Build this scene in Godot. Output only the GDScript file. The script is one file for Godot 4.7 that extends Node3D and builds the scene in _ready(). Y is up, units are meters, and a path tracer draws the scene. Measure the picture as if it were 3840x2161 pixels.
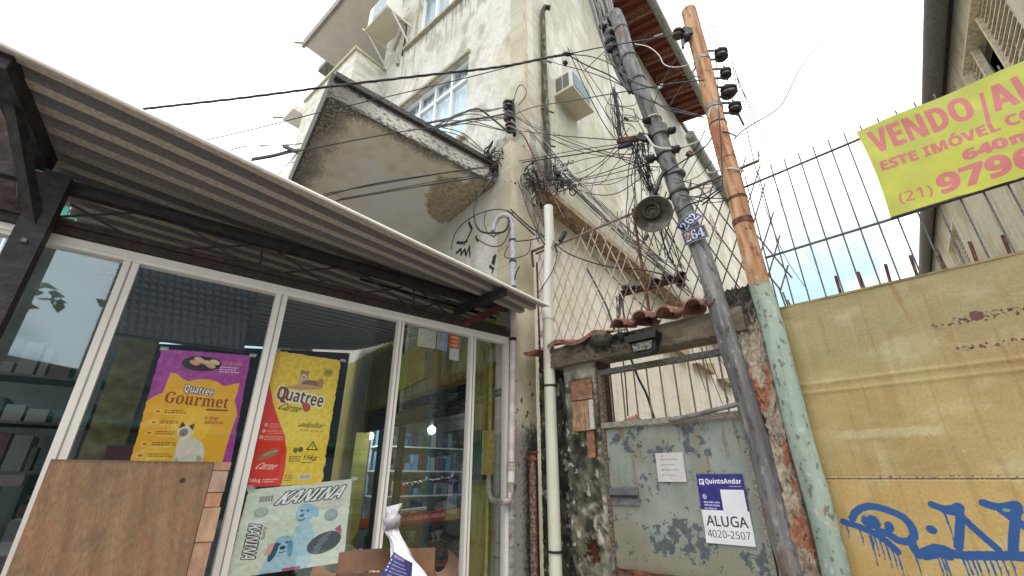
extends Node3D
# A side street corner: glazed shop porch under a metal canopy, stained cream building, gate with poles and a thicket of cables.

const PL := {"P": [-0.05, -4.0, 51.9], "F": [-0.02, -4.05, -38.0], "G": [1.43, -2.918, -47.0], "Y": [1.69, -2.6, -44.0], "U": [0.17, -4.6, -50.0], "R": [0.17, -4.6, 38.7], "B": [8.165, -6.43, 40.0]}
var M := {}
var bases := {}
var counts := {}
var noises := {}
var unit_rod: CylinderMesh
var unit_box: BoxMesh

func dirv(pl: String) -> Vector3:
	var a := deg_to_rad(PL[pl][2]); return Vector3(sin(a), 0, -cos(a))
func nrm(pl: String) -> Vector3:
	var d := dirv(pl); var n := Vector3(d.z, 0, -d.x)
	if n.dot(Vector3(-PL[pl][0], 0, -PL[pl][1])) < 0: n = -n
	return n
# a point u metres along a wall plane, v metres up, o metres proud of it
func at(pl: String, u: float, v: float, o := 0.0) -> Vector3:
	var d := dirv(pl); var n := nrm(pl)
	return Vector3(PL[pl][0], v, PL[pl][1]) + d * u + n * o

class MB:
	var v := PackedVector3Array()
	var n := PackedVector3Array()
	var t := PackedVector2Array()
	var c := PackedColorArray()
	var col := Color.WHITE
	var ua := 0.0
	var ub := 1.0
	var va := 0.0
	var vb := 1.0
	func area(a, b, cc, d) -> MB:
		ua = a; ub = b; va = cc; vb = d
		return self
	func m(u: float, w: float) -> Vector2:
		return Vector2((u - ua) / (ub - ua), (vb - w) / (vb - va))
	func tri(a: Vector3, b: Vector3, d: Vector3, na: Vector3, nb: Vector3, nd: Vector3, ta := Vector2.ZERO, tb := Vector2.ZERO, td := Vector2.ZERO) -> void:
		if (b - a).cross(d - a).dot(na + nb + nd) > 0:
			var x = b; b = d; d = x
			x = nb; nb = nd; nd = x
			x = tb; tb = td; td = x
		v.append(a); v.append(b); v.append(d)
		n.append(na); n.append(nb); n.append(nd)
		t.append(ta); t.append(tb); t.append(td)
		c.append(col); c.append(col); c.append(col)
	func quad(a: Vector3, b: Vector3, cc: Vector3, d: Vector3, hint: Vector3, ta := Vector2.ZERO, tb := Vector2.ZERO, tc := Vector2.ZERO, td := Vector2.ZERO) -> void:
		var k := (b - a).cross(cc - a)
		if k.length_squared() < 1e-16: k = (cc - a).cross(d - a)
		k = k.normalized()
		if k.dot(hint) < 0: k = -k
		tri(a, b, cc, k, k, k, ta, tb, tc)
		tri(a, cc, d, k, k, k, ta, tc, td)
	func box(o: Vector3, x: Vector3, y: Vector3, z: Vector3) -> MB:
		var mid := o + (x + y + z) * 0.5
		for q in [[o, x, y], [o + z, x, y], [o, x, z], [o + y, x, z], [o, y, z], [o + x, y, z]]:
			var a: Vector3 = q[0]
			quad(a, a + q[1], a + q[1] + q[2], a + q[2], a + (q[1] + q[2]) * 0.5 - mid, Vector2(0, 1), Vector2(1, 1), Vector2(1, 0), Vector2(0, 0))
		return self
	func bar(a: Vector3, b: Vector3, w: float, h: float, up := Vector3.UP) -> MB:
		var d := b - a
		var s := d.cross(up).normalized()
		if s.length() < 0.5: s = d.cross(Vector3.RIGHT).normalized()
		var k := s.cross(d).normalized()
		return box(a - s * w * 0.5 - k * h * 0.5, d, s * w, k * h)
	func tube(p: Array, r: float, sides := 8, caps := true, r2 := -1.0) -> MB:
		var last := Vector3.ZERO
		var rings := []
		for i in p.size():
			var d: Vector3 = (p[mini(i + 1, p.size() - 1)] - p[maxi(i - 1, 0)]).normalized()
			var s := last
			if i == 0:
				s = d.cross(Vector3.UP)
				if s.length() < 0.05: s = d.cross(Vector3.RIGHT)
			s = (s - d * s.dot(d)).normalized()
			last = s
			var k := d.cross(s)
			var rr := r if r2 < 0 else lerpf(r, r2, float(i) / maxi(1, p.size() - 1))
			var ring := []
			for j in sides:
				var a := TAU * j / sides
				ring.append([p[i] + (s * cos(a) + k * sin(a)) * rr, s * cos(a) + k * sin(a)])
			rings.append(ring)
		for i in p.size() - 1:
			for j in sides:
				var a = rings[i][j]; var b = rings[i][(j + 1) % sides]; var cc = rings[i + 1][(j + 1) % sides]; var d = rings[i + 1][j]
				var ta := Vector2(float(j) / sides, float(i) / p.size()); var tc := Vector2(float(j + 1) / sides, float(i + 1) / p.size())
				tri(a[0], b[0], cc[0], a[1], b[1], cc[1], ta, Vector2(tc.x, ta.y), tc)
				tri(a[0], cc[0], d[0], a[1], cc[1], d[1], ta, tc, Vector2(ta.x, tc.y))
		if caps:
			for e in [0, p.size() - 1]:
				var d: Vector3 = (p[0] - p[1]).normalized() if e == 0 else (p[e] - p[e - 1]).normalized()
				for j in sides: tri(p[e], rings[e][j][0], rings[e][(j + 1) % sides][0], d, d, d)
		return self
	func lathe(o: Vector3, axis: Vector3, prof: Array, sides := 16) -> MB:
		var d := axis.normalized()
		var s := d.cross(Vector3.UP)
		if s.length() < 0.05: s = d.cross(Vector3.RIGHT)
		s = s.normalized()
		var k := d.cross(s)
		for i in prof.size() - 1:
			var p: Array = prof[i]; var q: Array = prof[i + 1]
			var sl := Vector2(q[1] - p[1], -(q[0] - p[0])).normalized()
			for j in sides:
				var a := TAU * j / sides; var b := TAU * (j + 1) / sides
				var ea := s * cos(a) + k * sin(a); var eb := s * cos(b) + k * sin(b)
				var na := ea * sl.x + d * sl.y; var nb := eb * sl.x + d * sl.y
				var A: Vector3 = o + ea * p[0] + d * p[1]; var B: Vector3 = o + eb * p[0] + d * p[1]; var C: Vector3 = o + eb * q[0] + d * q[1]; var D: Vector3 = o + ea * q[0] + d * q[1]
				tri(A, B, C, na, nb, nb); tri(A, C, D, na, nb, na)
		return self
	# smooth sheet: f(s, t) gives the point, s and t from 0 to 1
	func sheet(ns: int, nt: int, f: Callable, hint: Vector3, uvf = null) -> MB:
		var p := []
		for i in ns + 1:
			var row := PackedVector3Array()
			for j in nt + 1: row.append(f.call(float(i) / ns, float(j) / nt))
			p.append(row)
		var nn := []
		for i in ns + 1:
			var row := PackedVector3Array()
			for j in nt + 1:
				var k: Vector3 = (p[mini(i + 1, ns)][j] - p[maxi(i - 1, 0)][j]).cross(p[i][mini(j + 1, nt)] - p[i][maxi(j - 1, 0)]).normalized()
				row.append(k if k.dot(hint) >= 0 else -k)
			nn.append(row)
		for i in ns:
			for j in nt:
				var q := [Vector2(float(i) / ns, float(j) / nt), Vector2(float(i + 1) / ns, float(j) / nt), Vector2(float(i + 1) / ns, float(j + 1) / nt), Vector2(float(i) / ns, float(j + 1) / nt)]
				if uvf != null:
					for k in 4: q[k] = uvf.call(q[k].x, q[k].y)
				tri(p[i][j], p[i + 1][j], p[i + 1][j + 1], nn[i][j], nn[i + 1][j], nn[i + 1][j + 1], q[0], q[1], q[2])
				tri(p[i][j], p[i + 1][j + 1], p[i][j + 1], nn[i][j], nn[i + 1][j + 1], nn[i][j + 1], q[0], q[2], q[3])
		return self
	func blob(o: Vector3, r: Vector3, lumps: FastNoiseLite, amount := 0.3, k := 10) -> MB:
		var f := func(s: float, t: float) -> Vector3:
			var d := Vector3(sin(PI * t) * cos(TAU * s), cos(PI * t), sin(PI * t) * sin(TAU * s))
			return o + d * r * (1.0 + amount * lumps.get_noise_3dv((o + d * r) * 40.0))
		for i in k * 2:
			for j in k:
				var a: Vector3 = f.call(i / (k * 2.0), float(j) / k); var b: Vector3 = f.call((i + 1) / (k * 2.0), float(j) / k)
				var cc: Vector3 = f.call((i + 1) / (k * 2.0), (j + 1.0) / k); var d: Vector3 = f.call(i / (k * 2.0), (j + 1.0) / k)
				tri(a, b, cc, (a - o).normalized(), (b - o).normalized(), (cc - o).normalized()); tri(a, cc, d, (a - o).normalized(), (cc - o).normalized(), (d - o).normalized())
		return self
	func mesh(shift := Vector3.ZERO, colors := false) -> ArrayMesh:
		var arr := []
		arr.resize(Mesh.ARRAY_MAX)
		if shift != Vector3.ZERO:
			for i in v.size(): v[i] -= shift
		arr[Mesh.ARRAY_VERTEX] = v; arr[Mesh.ARRAY_NORMAL] = n; arr[Mesh.ARRAY_TEX_UV] = t
		if colors: arr[Mesh.ARRAY_COLOR] = c
		var am := ArrayMesh.new()
		am.add_surface_from_arrays(Mesh.PRIMITIVE_TRIANGLES, arr)
		return am

# a box on a wall plane
func pb(mb: MB, pl: String, u0: float, u1: float, v0: float, v1: float, o0: float, o1: float) -> MB:
	var d := dirv(pl); var n := nrm(pl)
	var p := func(u: float, v: float, o: float) -> Vector3: return at(pl, u, v, o)
	mb.quad(p.call(u0, v0, o1), p.call(u1, v0, o1), p.call(u1, v1, o1), p.call(u0, v1, o1), n, mb.m(u0, v0), mb.m(u1, v0), mb.m(u1, v1), mb.m(u0, v1))
	mb.quad(p.call(u0, v0, o0), p.call(u1, v0, o0), p.call(u1, v1, o0), p.call(u0, v1, o0), -n, mb.m(u0, v0), mb.m(u1, v0), mb.m(u1, v1), mb.m(u0, v1))
	for e in [[u0, d * -1.0], [u1, d]]:
		mb.quad(p.call(e[0], v0, o0), p.call(e[0], v0, o1), p.call(e[0], v1, o1), p.call(e[0], v1, o0), e[1], mb.m(e[0], v0), mb.m(e[0], v0), mb.m(e[0], v1), mb.m(e[0], v1))
	for e in [[v0, Vector3.DOWN], [v1, Vector3.UP]]:
		mb.quad(p.call(u0, e[0], o0), p.call(u0, e[0], o1), p.call(u1, e[0], o1), p.call(u1, e[0], o0), e[1], mb.m(u0, e[0]), mb.m(u0, e[0]), mb.m(u1, e[0]), mb.m(u1, e[0]))
	return mb
# a wall with rectangular holes [u0, u1, v0, v1]
func pwall(mb: MB, pl: String, u0: float, u1: float, v0: float, v1: float, o0: float, o1: float, holes: Array) -> MB:
	var us := [u0, u1]; var vs := [v0, v1]
	for h in holes:
		us.append(h[0]); us.append(h[1]); vs.append(h[2]); vs.append(h[3])
	us.sort(); vs.sort()
	var n := nrm(pl)
	for i in us.size() - 1:
		for j in vs.size() - 1:
			var a: float = us[i]; var b: float = us[i + 1]; var c: float = vs[j]; var d: float = vs[j + 1]
			if b - a < 1e-4 or d - c < 1e-4: continue
			var hole := false
			for h in holes:
				if a > h[0] - 1e-4 and b < h[1] + 1e-4 and c > h[2] - 1e-4 and d < h[3] + 1e-4: hole = true
			if hole: continue
			for o in [[o1, n], [o0, -n]]:
				mb.quad(at(pl, a, c, o[0]), at(pl, b, c, o[0]), at(pl, b, d, o[0]), at(pl, a, d, o[0]), o[1], mb.m(a, c), mb.m(b, c), mb.m(b, d), mb.m(a, d))
	for h in holes + [[u0, u1, v0, v1]]:
		for e in [[h[0], h[2], h[0], h[3]], [h[1], h[2], h[1], h[3]], [h[0], h[2], h[1], h[2]], [h[0], h[3], h[1], h[3]]]:
			mb.quad(at(pl, e[0], e[1], o0), at(pl, e[0], e[1], o1), at(pl, e[2], e[3], o1), at(pl, e[2], e[3], o0), Vector3(0.01, 0.02, 0.03), mb.m(e[0], e[1]), mb.m(e[0], e[1]), mb.m(e[2], e[3]), mb.m(e[2], e[3]))
	return mb
# an outline on a wall plane, given thickness
func pprism(mb: MB, pl: String, poly: Array, o0: float, o1: float) -> MB:
	var pv := PackedVector2Array(poly)
	var idx := Geometry2D.triangulate_polygon(pv)
	var n := nrm(pl)
	for o in [[o1, n], [o0, -n]]:
		for i in range(0, idx.size(), 3):
			var q := [pv[idx[i]], pv[idx[i + 1]], pv[idx[i + 2]]]
			mb.tri(at(pl, q[0].x, q[0].y, o[0]), at(pl, q[1].x, q[1].y, o[0]), at(pl, q[2].x, q[2].y, o[0]), o[1], o[1], o[1], mb.m(q[0].x, q[0].y), mb.m(q[1].x, q[1].y), mb.m(q[2].x, q[2].y))
	var mid := Vector2.ZERO
	for q in pv: mid += q / pv.size()
	for i in pv.size():
		var a := pv[i]; var b := pv[(i + 1) % pv.size()]
		var h := (a + b) * 0.5 - mid
		mb.quad(at(pl, a.x, a.y, o0), at(pl, a.x, a.y, o1), at(pl, b.x, b.y, o1), at(pl, b.x, b.y, o0), dirv(pl) * h.x + Vector3.UP * h.y, mb.m(a.x, a.y), mb.m(a.x, a.y), mb.m(b.x, b.y), mb.m(b.x, b.y))
	return mb

func numbered(parent: Node, called: String) -> String:
	var key := str(parent.get_instance_id()) + called
	var k: int = counts.get(key, 0)
	counts[key] = k + 1
	return called if k == 0 else "%s_%03d" % [called, k]
func tag(o: Node, label: String, category := "", group := "") -> Node:
	if label: o.set_meta("label", label)
	if category: o.set_meta("category", category)
	if group: o.set_meta("group", group)
	return o
func thing(called: String, label: String, category: String, where: Vector3, group := "") -> Node3D:
	var o := Node3D.new()
	o.name = numbered(self, called)
	o.position = where
	bases[o] = where
	add_child(o, true)
	return tag(o, label, category, group)
func put(parent: Node, called: String, mesh: Mesh, mat: Material, xf := Transform3D()) -> MeshInstance3D:
	var o := MeshInstance3D.new()
	o.name = numbered(parent, called)
	o.mesh = mesh
	o.material_override = null
	o.set_surface_override_material(0, mat)
	var off: Vector3 = bases.get(parent, Vector3.ZERO)
	o.transform = Transform3D(xf.basis, xf.origin - off)
	bases[o] = off + o.position if xf == Transform3D() else Vector3.INF
	parent.add_child(o, true)
	return o
func part(parent: Node, called: String, mb: MB, mat: Material, colors := false) -> MeshInstance3D:
	return put(parent, called, mb.mesh(Vector3.ZERO, colors), mat)
# a thing that is one mesh
func solo(called: String, mb: MB, mat: Material, label: String, category: String, group := "", colors := false) -> MeshInstance3D:
	var lo := mb.v[0]; var hi := mb.v[0]
	for p in mb.v:
		lo = lo.min(p); hi = hi.max(p)
	var base := Vector3((lo.x + hi.x) / 2, lo.y, (lo.z + hi.z) / 2)
	var o := MeshInstance3D.new()
	o.name = numbered(self, called)
	o.mesh = mb.mesh(base, colors)
	o.set_surface_override_material(0, mat)
	o.position = base
	add_child(o, true)
	tag(o, label, category, group)
	return o
func struct(called: String, mb: MB, mat: Material, colors := false) -> MeshInstance3D:
	var o := solo(called, mb, mat, "", "", "", colors)
	o.set_meta("kind", "structure")
	return o
# a round bar between two points, sharing one mesh
func rod(parent: Node, called: String, a: Vector3, b: Vector3, r: float, mat: Material) -> MeshInstance3D:
	var d := b - a
	var y := d.normalized()
	var x := y.cross(Vector3.UP)
	if x.length() < 0.01: x = Vector3.RIGHT
	x = x.normalized()
	return put(parent, called, unit_rod, mat, Transform3D(Basis(x * r, d, x.cross(y).normalized() * r), (a + b) * 0.5))
func curve(p: Array, steps := 6) -> Array:
	var out := []
	for i in p.size() - 1:
		var a: Vector3 = p[maxi(i - 1, 0)]; var b: Vector3 = p[i]; var c: Vector3 = p[i + 1]; var d: Vector3 = p[mini(i + 2, p.size() - 1)]
		for k in steps: out.append(b.cubic_interpolate(c, a, d, float(k) / steps))
	out.append(p[-1])
	return out

func noise(key: int, freq := 1.0, oct := 4) -> FastNoiseLite:
	var id := "%d/%f/%d" % [key, freq, oct]
	if not noises.has(id):
		var f := FastNoiseLite.new()
		f.seed = key; f.frequency = freq; f.fractal_octaves = oct; f.noise_type = FastNoiseLite.TYPE_SIMPLEX_SMOOTH
		noises[id] = f
	return noises[id]
func mat(c: Color, rough := 0.8, metal := 0.0) -> StandardMaterial3D:
	var m := StandardMaterial3D.new()
	m.albedo_color = c; m.roughness = rough; m.metallic = metal
	return m
func hexm(h: String, rough := 0.8, metal := 0.0) -> StandardMaterial3D: return mat(Color(h), rough, metal)
# paint(u, v) -> Color over a rectangle of a wall plane
func paint(w: int, h: int, ua: float, ub: float, va: float, vb: float, f: Callable) -> Image:
	var im := Image.create(w, h, false, Image.FORMAT_RGB8)
	for j in h:
		var v := vb - (vb - va) * (j + 0.5) / h
		for i in w: im.set_pixel(i, j, f.call(ua + (ub - ua) * (i + 0.5) / w, v))
	return im
func painted(im: Image, rough := 0.85, metal := 0.0) -> StandardMaterial3D:
	var m := mat(Color.WHITE, rough, metal)
	m.albedo_texture = ImageTexture.create_from_image(im)
	m.texture_repeat = false
	return m
# fine relief from noise, in triplanar projection
func relief(m: StandardMaterial3D, key: int, freq: float, depth: float, scale := 1.0) -> StandardMaterial3D:
	var tx: NoiseTexture2D
	if M.has("rel%d" % key): tx = M["rel%d" % key]
	else:
		tx = NoiseTexture2D.new()
		tx.width = 512; tx.height = 512; tx.seamless = true; tx.as_normal_map = true; tx.bump_strength = depth
		var f := FastNoiseLite.new()
		f.seed = key; f.frequency = freq; f.fractal_octaves = 5
		tx.noise = f
		M["rel%d" % key] = tx
	m.normal_enabled = true; m.normal_texture = tx; m.normal_scale = 0.22 if m.uv1_triplanar == false else 0.35
	if m.albedo_texture == null:
		m.uv1_triplanar = true; m.uv1_world_triplanar = true; m.uv1_scale = Vector3.ONE * scale
	else: m.uv1_scale = Vector3.ONE
	return m
# a mottled colour in triplanar projection
func mottled(a: String, b: String, c: String, key: int, freq: float, rough := 0.85, scale := 1.0, metal := 0.0, stretch := Vector3.ONE) -> StandardMaterial3D:
	# a few shared grey noises; the colour is the lightest tone, the noise darkens it
	var ca := Color(a); var cc := Color(c)
	var ratio := snappedf(clampf(ca.get_luminance() / maxf(cc.get_luminance(), 0.01), 0.25, 0.9), 0.16)
	var fq := 0.008 if freq < 0.015 else (0.025 if freq < 0.04 else 0.06)
	var id := "mot%.2f/%.3f/%d" % [ratio, fq, key % 2]
	if not M.has(id):
		var tx := NoiseTexture2D.new()
		tx.width = 512; tx.height = 512; tx.seamless = true
		var f := FastNoiseLite.new()
		f.seed = 7 + key % 2; f.frequency = fq; f.fractal_octaves = 5; f.fractal_gain = 0.62
		tx.noise = f
		var g := Gradient.new()
		g.offsets = PackedFloat32Array([0.24, 0.5, 0.76]); g.colors = PackedColorArray([Color(ratio, ratio, ratio), Color(0.5 + ratio / 2, 0.5 + ratio / 2, 0.5 + ratio / 2), Color.WHITE])
		tx.color_ramp = g
		M[id] = tx
	var low := Color(ca.r / ratio, ca.g / ratio, ca.b / ratio)
	var m := mat(cc.lerp(low, 0.4).lerp(Color(b).lightened((1.0 - ratio) * 0.3), 0.3), rough, metal)
	m.albedo_texture = M[id]
	m.uv1_triplanar = true; m.uv1_world_triplanar = true; m.uv1_scale = stretch * scale
	return m

# flat print: drawing into a picture with shapes and lettering; s and t run from 0 to 1 across and down
class Print:
	var im: Image
	var w: int
	var h: int
	func _init(width: int, height: int, c: Color) -> void:
		w = width; h = height
		im = Image.create(w, h, false, Image.FORMAT_RGB8)
		im.fill(c)
	func tri(a: Vector2, b: Vector2, d: Vector2, c: Color) -> void:
		var lo := int(floor(minf(a.y, minf(b.y, d.y)))); var hi := int(ceil(maxf(a.y, maxf(b.y, d.y))))
		for y in range(maxi(lo, 0), mini(hi, h - 1) + 1):
			var yy := y + 0.5
			var x0 := 1e9; var x1 := -1e9
			for e in [[a, b], [b, d], [d, a]]:
				var p: Vector2 = e[0]; var q: Vector2 = e[1]
				if (p.y <= yy) == (q.y <= yy): continue
				var x := p.x + (q.x - p.x) * (yy - p.y) / (q.y - p.y)
				x0 = minf(x0, x); x1 = maxf(x1, x)
			if x1 > x0:
				var k := int(round(x0)); var l := int(round(x1))
				if l > k: im.fill_rect(Rect2i(k, y, l - k, 1), c)
	func poly(p: Array, c: Color) -> void:
		var q := PackedVector2Array()
		for e in p: q.append(Vector2(e.x * w, e.y * h))
		var id := Geometry2D.triangulate_polygon(q)
		for i in range(0, id.size(), 3): tri(q[id[i]], q[id[i + 1]], q[id[i + 2]], c)
	func rect(s0: float, t0: float, s1: float, t1: float, c: Color) -> void:
		im.fill_rect(Rect2i(int(s0 * w), int(t0 * h), maxi(1, int((s1 - s0) * w)), maxi(1, int((t1 - t0) * h))), c)
	func oval(s: float, t: float, rs: float, rt: float, c: Color, turn := 0.0) -> void:
		var p := []
		for i in 28:
			var a := TAU * i / 28
			p.append(Vector2(s, t) + Vector2(Vector2(cos(a) * rs * w, sin(a) * rt * h).rotated(turn) / Vector2(w, h)))
		poly(p, c)
	func stroke(p: Array, r: float, c: Color, r2 := -1.0) -> void:
		for i in p.size():
			var rr := r if r2 < 0 else lerpf(r, r2, float(i) / maxi(1, p.size() - 1))
			oval(p[i].x, p[i].y, rr, rr * w / h, c)
			if i > 0:
				var a := Vector2(p[i - 1].x * w, p[i - 1].y * h); var b := Vector2(p[i].x * w, p[i].y * h)
				var k := (b - a).orthogonal().normalized() * rr * w
				tri(a + k, b + k, b - k, c); tri(a + k, b - k, a - k, c)
	# lettering that fills the box from (s, t) by (ds, dt); turn is in radians, lean shears it
	func text(what: String, s: float, t: float, ds: float, dt: float, c: Color, font := "Droid Sans", bold := true, turn := 0.0, lean := 0.0, fat := 0.0) -> void:
		var tm := TextMesh.new()
		var f := SystemFont.new()
		f.font_names = PackedStringArray([font]); f.font_weight = 700 if bold else 400
		tm.font = f; tm.text = what; tm.font_size = 64; tm.depth = 0.0; tm.curve_step = 1.0
		var arr := tm.get_mesh_arrays()
		if arr.is_empty(): return
		var v: PackedVector3Array = arr[Mesh.ARRAY_VERTEX]
		var id: PackedInt32Array = arr[Mesh.ARRAY_INDEX]
		var lo := Vector2(1e9, 1e9); var hi := -lo
		for p in v:
			lo = lo.min(Vector2(p.x, p.y)); hi = hi.max(Vector2(p.x, p.y))
		var size := hi - lo
		var q := PackedVector2Array()
		for p in v:
			var a := (Vector2(p.x, p.y) - lo) / size
			var px := Vector2((a.x + lean * (a.y - 0.5)) * ds * w, (1.0 - a.y) * dt * h)
			q.append(Vector2(s * w, t * h) + px.rotated(turn))
		var offs := [Vector2.ZERO]
		if fat > 0:
			for i in 8: offs.append(Vector2.from_angle(TAU * i / 8) * fat * w)
		for o in offs:
			for i in range(0, id.size(), 3): tri(q[id[i]] + o, q[id[i + 1]] + o, q[id[i + 2]] + o, c)
	func lines(s0: float, t0: float, s1: float, rows: int, gap: float, thick: float, c: Color, key := 1) -> void:
		var rng := RandomNumberGenerator.new(); rng.seed = key
		for r in rows:
			var s := s0
			var end := s1 - rng.randf() * (s1 - s0) * 0.3
			while s < end:
				var l := rng.randf_range(0.01, 0.035)
				rect(s, t0 + r * gap, minf(s + l, end), t0 + r * gap + thick, c)
				s += l + 0.008

func _ready() -> void:
	# camera, sky, sun, exposure
	var cam := Camera3D.new()
	cam.name = "camera"
	cam.position = Vector3(0, 1.55, 0)
	cam.rotation_degrees = Vector3(23.4, 0, 0)
	cam.fov = 66.44; cam.near = 0.05; cam.far = 300.0
	add_child(cam)
	var env := Environment.new()
	env.background_mode = Environment.BG_SKY
	env.tonemap_mode = Environment.TONE_MAPPER_LINEAR
	env.tonemap_exposure = 1.2
	env.sdfgi_enabled = true; env.ssao_enabled = true; env.ssil_enabled = true
	env.background_energy_multiplier = 2.1
	var sky := Sky.new()
	var sm := PanoramaSkyMaterial.new()
	sm.panorama = ImageTexture.create_from_image(cloud_sky())
	sky.sky_material = sm
	env.sky = sky
	var we := WorldEnvironment.new()
	we.name = "environment"; we.environment = env
	add_child(we)
	var sun := DirectionalLight3D.new()
	sun.name = "sun"
	sun.light_energy = 0.5; sun.light_angular_distance = 25.0; sun.light_color = Color(1.0, 0.97, 0.92)
	sun.rotation_degrees = Vector3(-62, 28, 0); sun.shadow_enabled = true
	add_child(sun)
	unit_rod = CylinderMesh.new()
	unit_rod.top_radius = 1.0; unit_rod.bottom_radius = 1.0; unit_rod.height = 1.0; unit_rod.radial_segments = 8; unit_rod.rings = 0
	unit_box = BoxMesh.new()
	materials()
	ground()
	main_building()
	right_building()
	far_side()
	porch()
	shop_inside()
	canopy()
	stuck_bags()
	front_things()
	gate_front()
	steel_wall()
	poles()
	cables()

# an even overcast with thin patches that let a little blue through low down
func cloud_sky() -> Image:
	var im := Image.create(512, 256, false, Image.FORMAT_RGBF)
	var a := noise(265, 1.5, 5)
	for j in 256:
		var e := PI * (0.5 - (j + 0.5) / 256)
		for i in 512:
			var z := TAU * ((i + 0.5) / 512 - 0.5)
			var d := Vector3(cos(e) * sin(z), sin(e) * 2.2, -cos(e) * cos(z))
			var k := a.get_noise_3dv(d)
			var thin := smoothstep(0.04, 0.2, k) * (1.0 - smoothstep(0.3, 0.7, e)) * 0.85
			var c := Color(1.0, 1.0, 1.0) * (0.97 + 0.1 * a.get_noise_3dv(d * 2.0 + Vector3(5, 0, 0)))
			im.set_pixel(i, j, c.lerp(Color(0.14, 0.27, 0.33), thin))
	return im

func materials() -> void:
	M.alu = mottled("cfccc6", "dbd8d3", "e6e3de", 11, 0.02, 0.5, 0.4, 0.05, Vector3(1, 0.3, 1))
	M.steel_dark = relief(mottled("17161c", "24222a", "3a332f", 13, 0.03, 0.6, 1.2), 14, 0.08, 3.0, 1.5)
	M.rust = relief(mottled("3a1f16", "5b3326", "8a5a44", 15, 0.03, 0.85, 1.5), 14, 0.08, 3.0, 1.5)
	M.rust_red = mottled("3c1512", "52201c", "6e3a30", 16, 0.02, 0.8, 1.5)
	M.dark_rust = mottled("1e1513", "2c201d", "44332e", 16, 0.02, 0.8, 1.5)
	M.bar = mottled("5a4a42", "7d6c62", "9a8e84", 17, 0.05, 0.75, 3.0)
	M.bar_pale = mottled("a08a78", "c4b5a2", "d8cdbd", 18, 0.05, 0.75, 3.0)
	M.black = mat(Color("15151a"), 0.55)
	M.cable = mat(Color("1b1b20"), 0.5)
	M.cable_grey = mat(Color("46464a"), 0.55)
	M.cable_pale = mat(Color("b9b8b4"), 0.5)
	M.cable_red = mat(Color("5a1f24"), 0.5)
	M.porcelain = mat(Color("231d1c"), 0.3)
	M.galv = relief(mottled("55565a", "74757a", "96979b", 19, 0.02, 0.5, 0.8, 0.3), 12, 0.05, 2.0, 0.8)
	M.white_paint = mat(Color("e8e8e6"), 0.5)
	M.plastic_white = mat(Color("d3d2ca"), 0.4)
	M.dark_room = mat(Color("26282a"), 0.9)
	M.terracotta = relief(mottled("5e3a30", "8f584a", "b08672", 21, 0.03, 0.85, 2.0), 22, 0.06, 4.0, 2.0)
	M.terracotta_dark = mottled("4a2019", "78362a", "95503f", 25, 0.03, 0.85, 2.0)
	M.clay = relief(mottled("7d5844", "a27256", "b88c70", 23, 0.02, 0.9, 1.6, 0.0, Vector3(1, 0.35, 1)), 22, 0.06, 4.0, 2.0)
	M.clay_light = mottled("94705a", "b0866a", "c2a288", 27, 0.02, 0.9, 1.6, 0.0, Vector3(1, 0.35, 1))
	M.clay_red = relief(mottled("7e3a2a", "a8583f", "c98468", 28, 0.03, 0.9, 2.0), 22, 0.06, 4.0, 2.0)
	M.galv_dark = mottled("3d3d42", "57575c", "747478", 29, 0.05, 0.6, 2.0)
	M.concrete = relief(mottled("55534e", "8b8880", "b5b2a8", 24, 0.02, 0.9, 1.0), 22, 0.06, 4.0, 1.0)
	M.straw = mottled("3a2c1c", "5c4a32", "857052", 26, 0.08, 0.95, 6.0)
	M.straw_pale = mat(Color("b5a684"), 0.8)
	var cbm := mat(Color(0.85, 0.87, 0.88, 0.35), 0.3)
	cbm.transparency = BaseMaterial3D.TRANSPARENCY_ALPHA
	M.clear_bag = cbm
	var pane := ORMMaterial3D.new()
	pane.albedo_color = Color(0.80, 0.88, 0.92, 0.10)
	pane.transparency = BaseMaterial3D.TRANSPARENCY_ALPHA
	var im := Image.create(8, 8, false, Image.FORMAT_RGB8)
	im.fill(Color(1, 0.02, 1.0))
	pane.orm_texture = ImageTexture.create_from_image(im)
	M.pane = pane

func ground() -> void:
	var mb := MB.new()
	mb.quad(Vector3(-120, 0, -120), Vector3(120, 0, -120), Vector3(120, 0, 120), Vector3(-120, 0, 120), Vector3.UP)
	struct("ground", mb, mottled("6a6862", "7d7a74", "8d8a83", 31, 0.01, 0.95, 0.3))
	mb = MB.new()
	mb.quad(Vector3(-60, 0.004, 1.6), Vector3(60, 0.004, 1.6), Vector3(60, 0.004, 7.5), Vector3(-60, 0.004, 7.5), Vector3.UP)
	struct("road", mb, mottled("55555a", "626266", "707074", 32, 0.02, 0.9, 0.5))
	mb = MB.new()
	mb.box(Vector3(-60, 0.0, 7.5), Vector3(120, 0, 0), Vector3(0, 0.13, 0), Vector3(0, 0, 2.4))
	mb.box(Vector3(-60, 0.0, -14), Vector3(120, 0, 0), Vector3(0, 0.12, 0), Vector3(0, 0, 15.6))
	struct("pavement", mb, mottled("a5a198", "b8b4aa", "c6c2b8", 33, 0.02, 0.95, 0.5))

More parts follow.
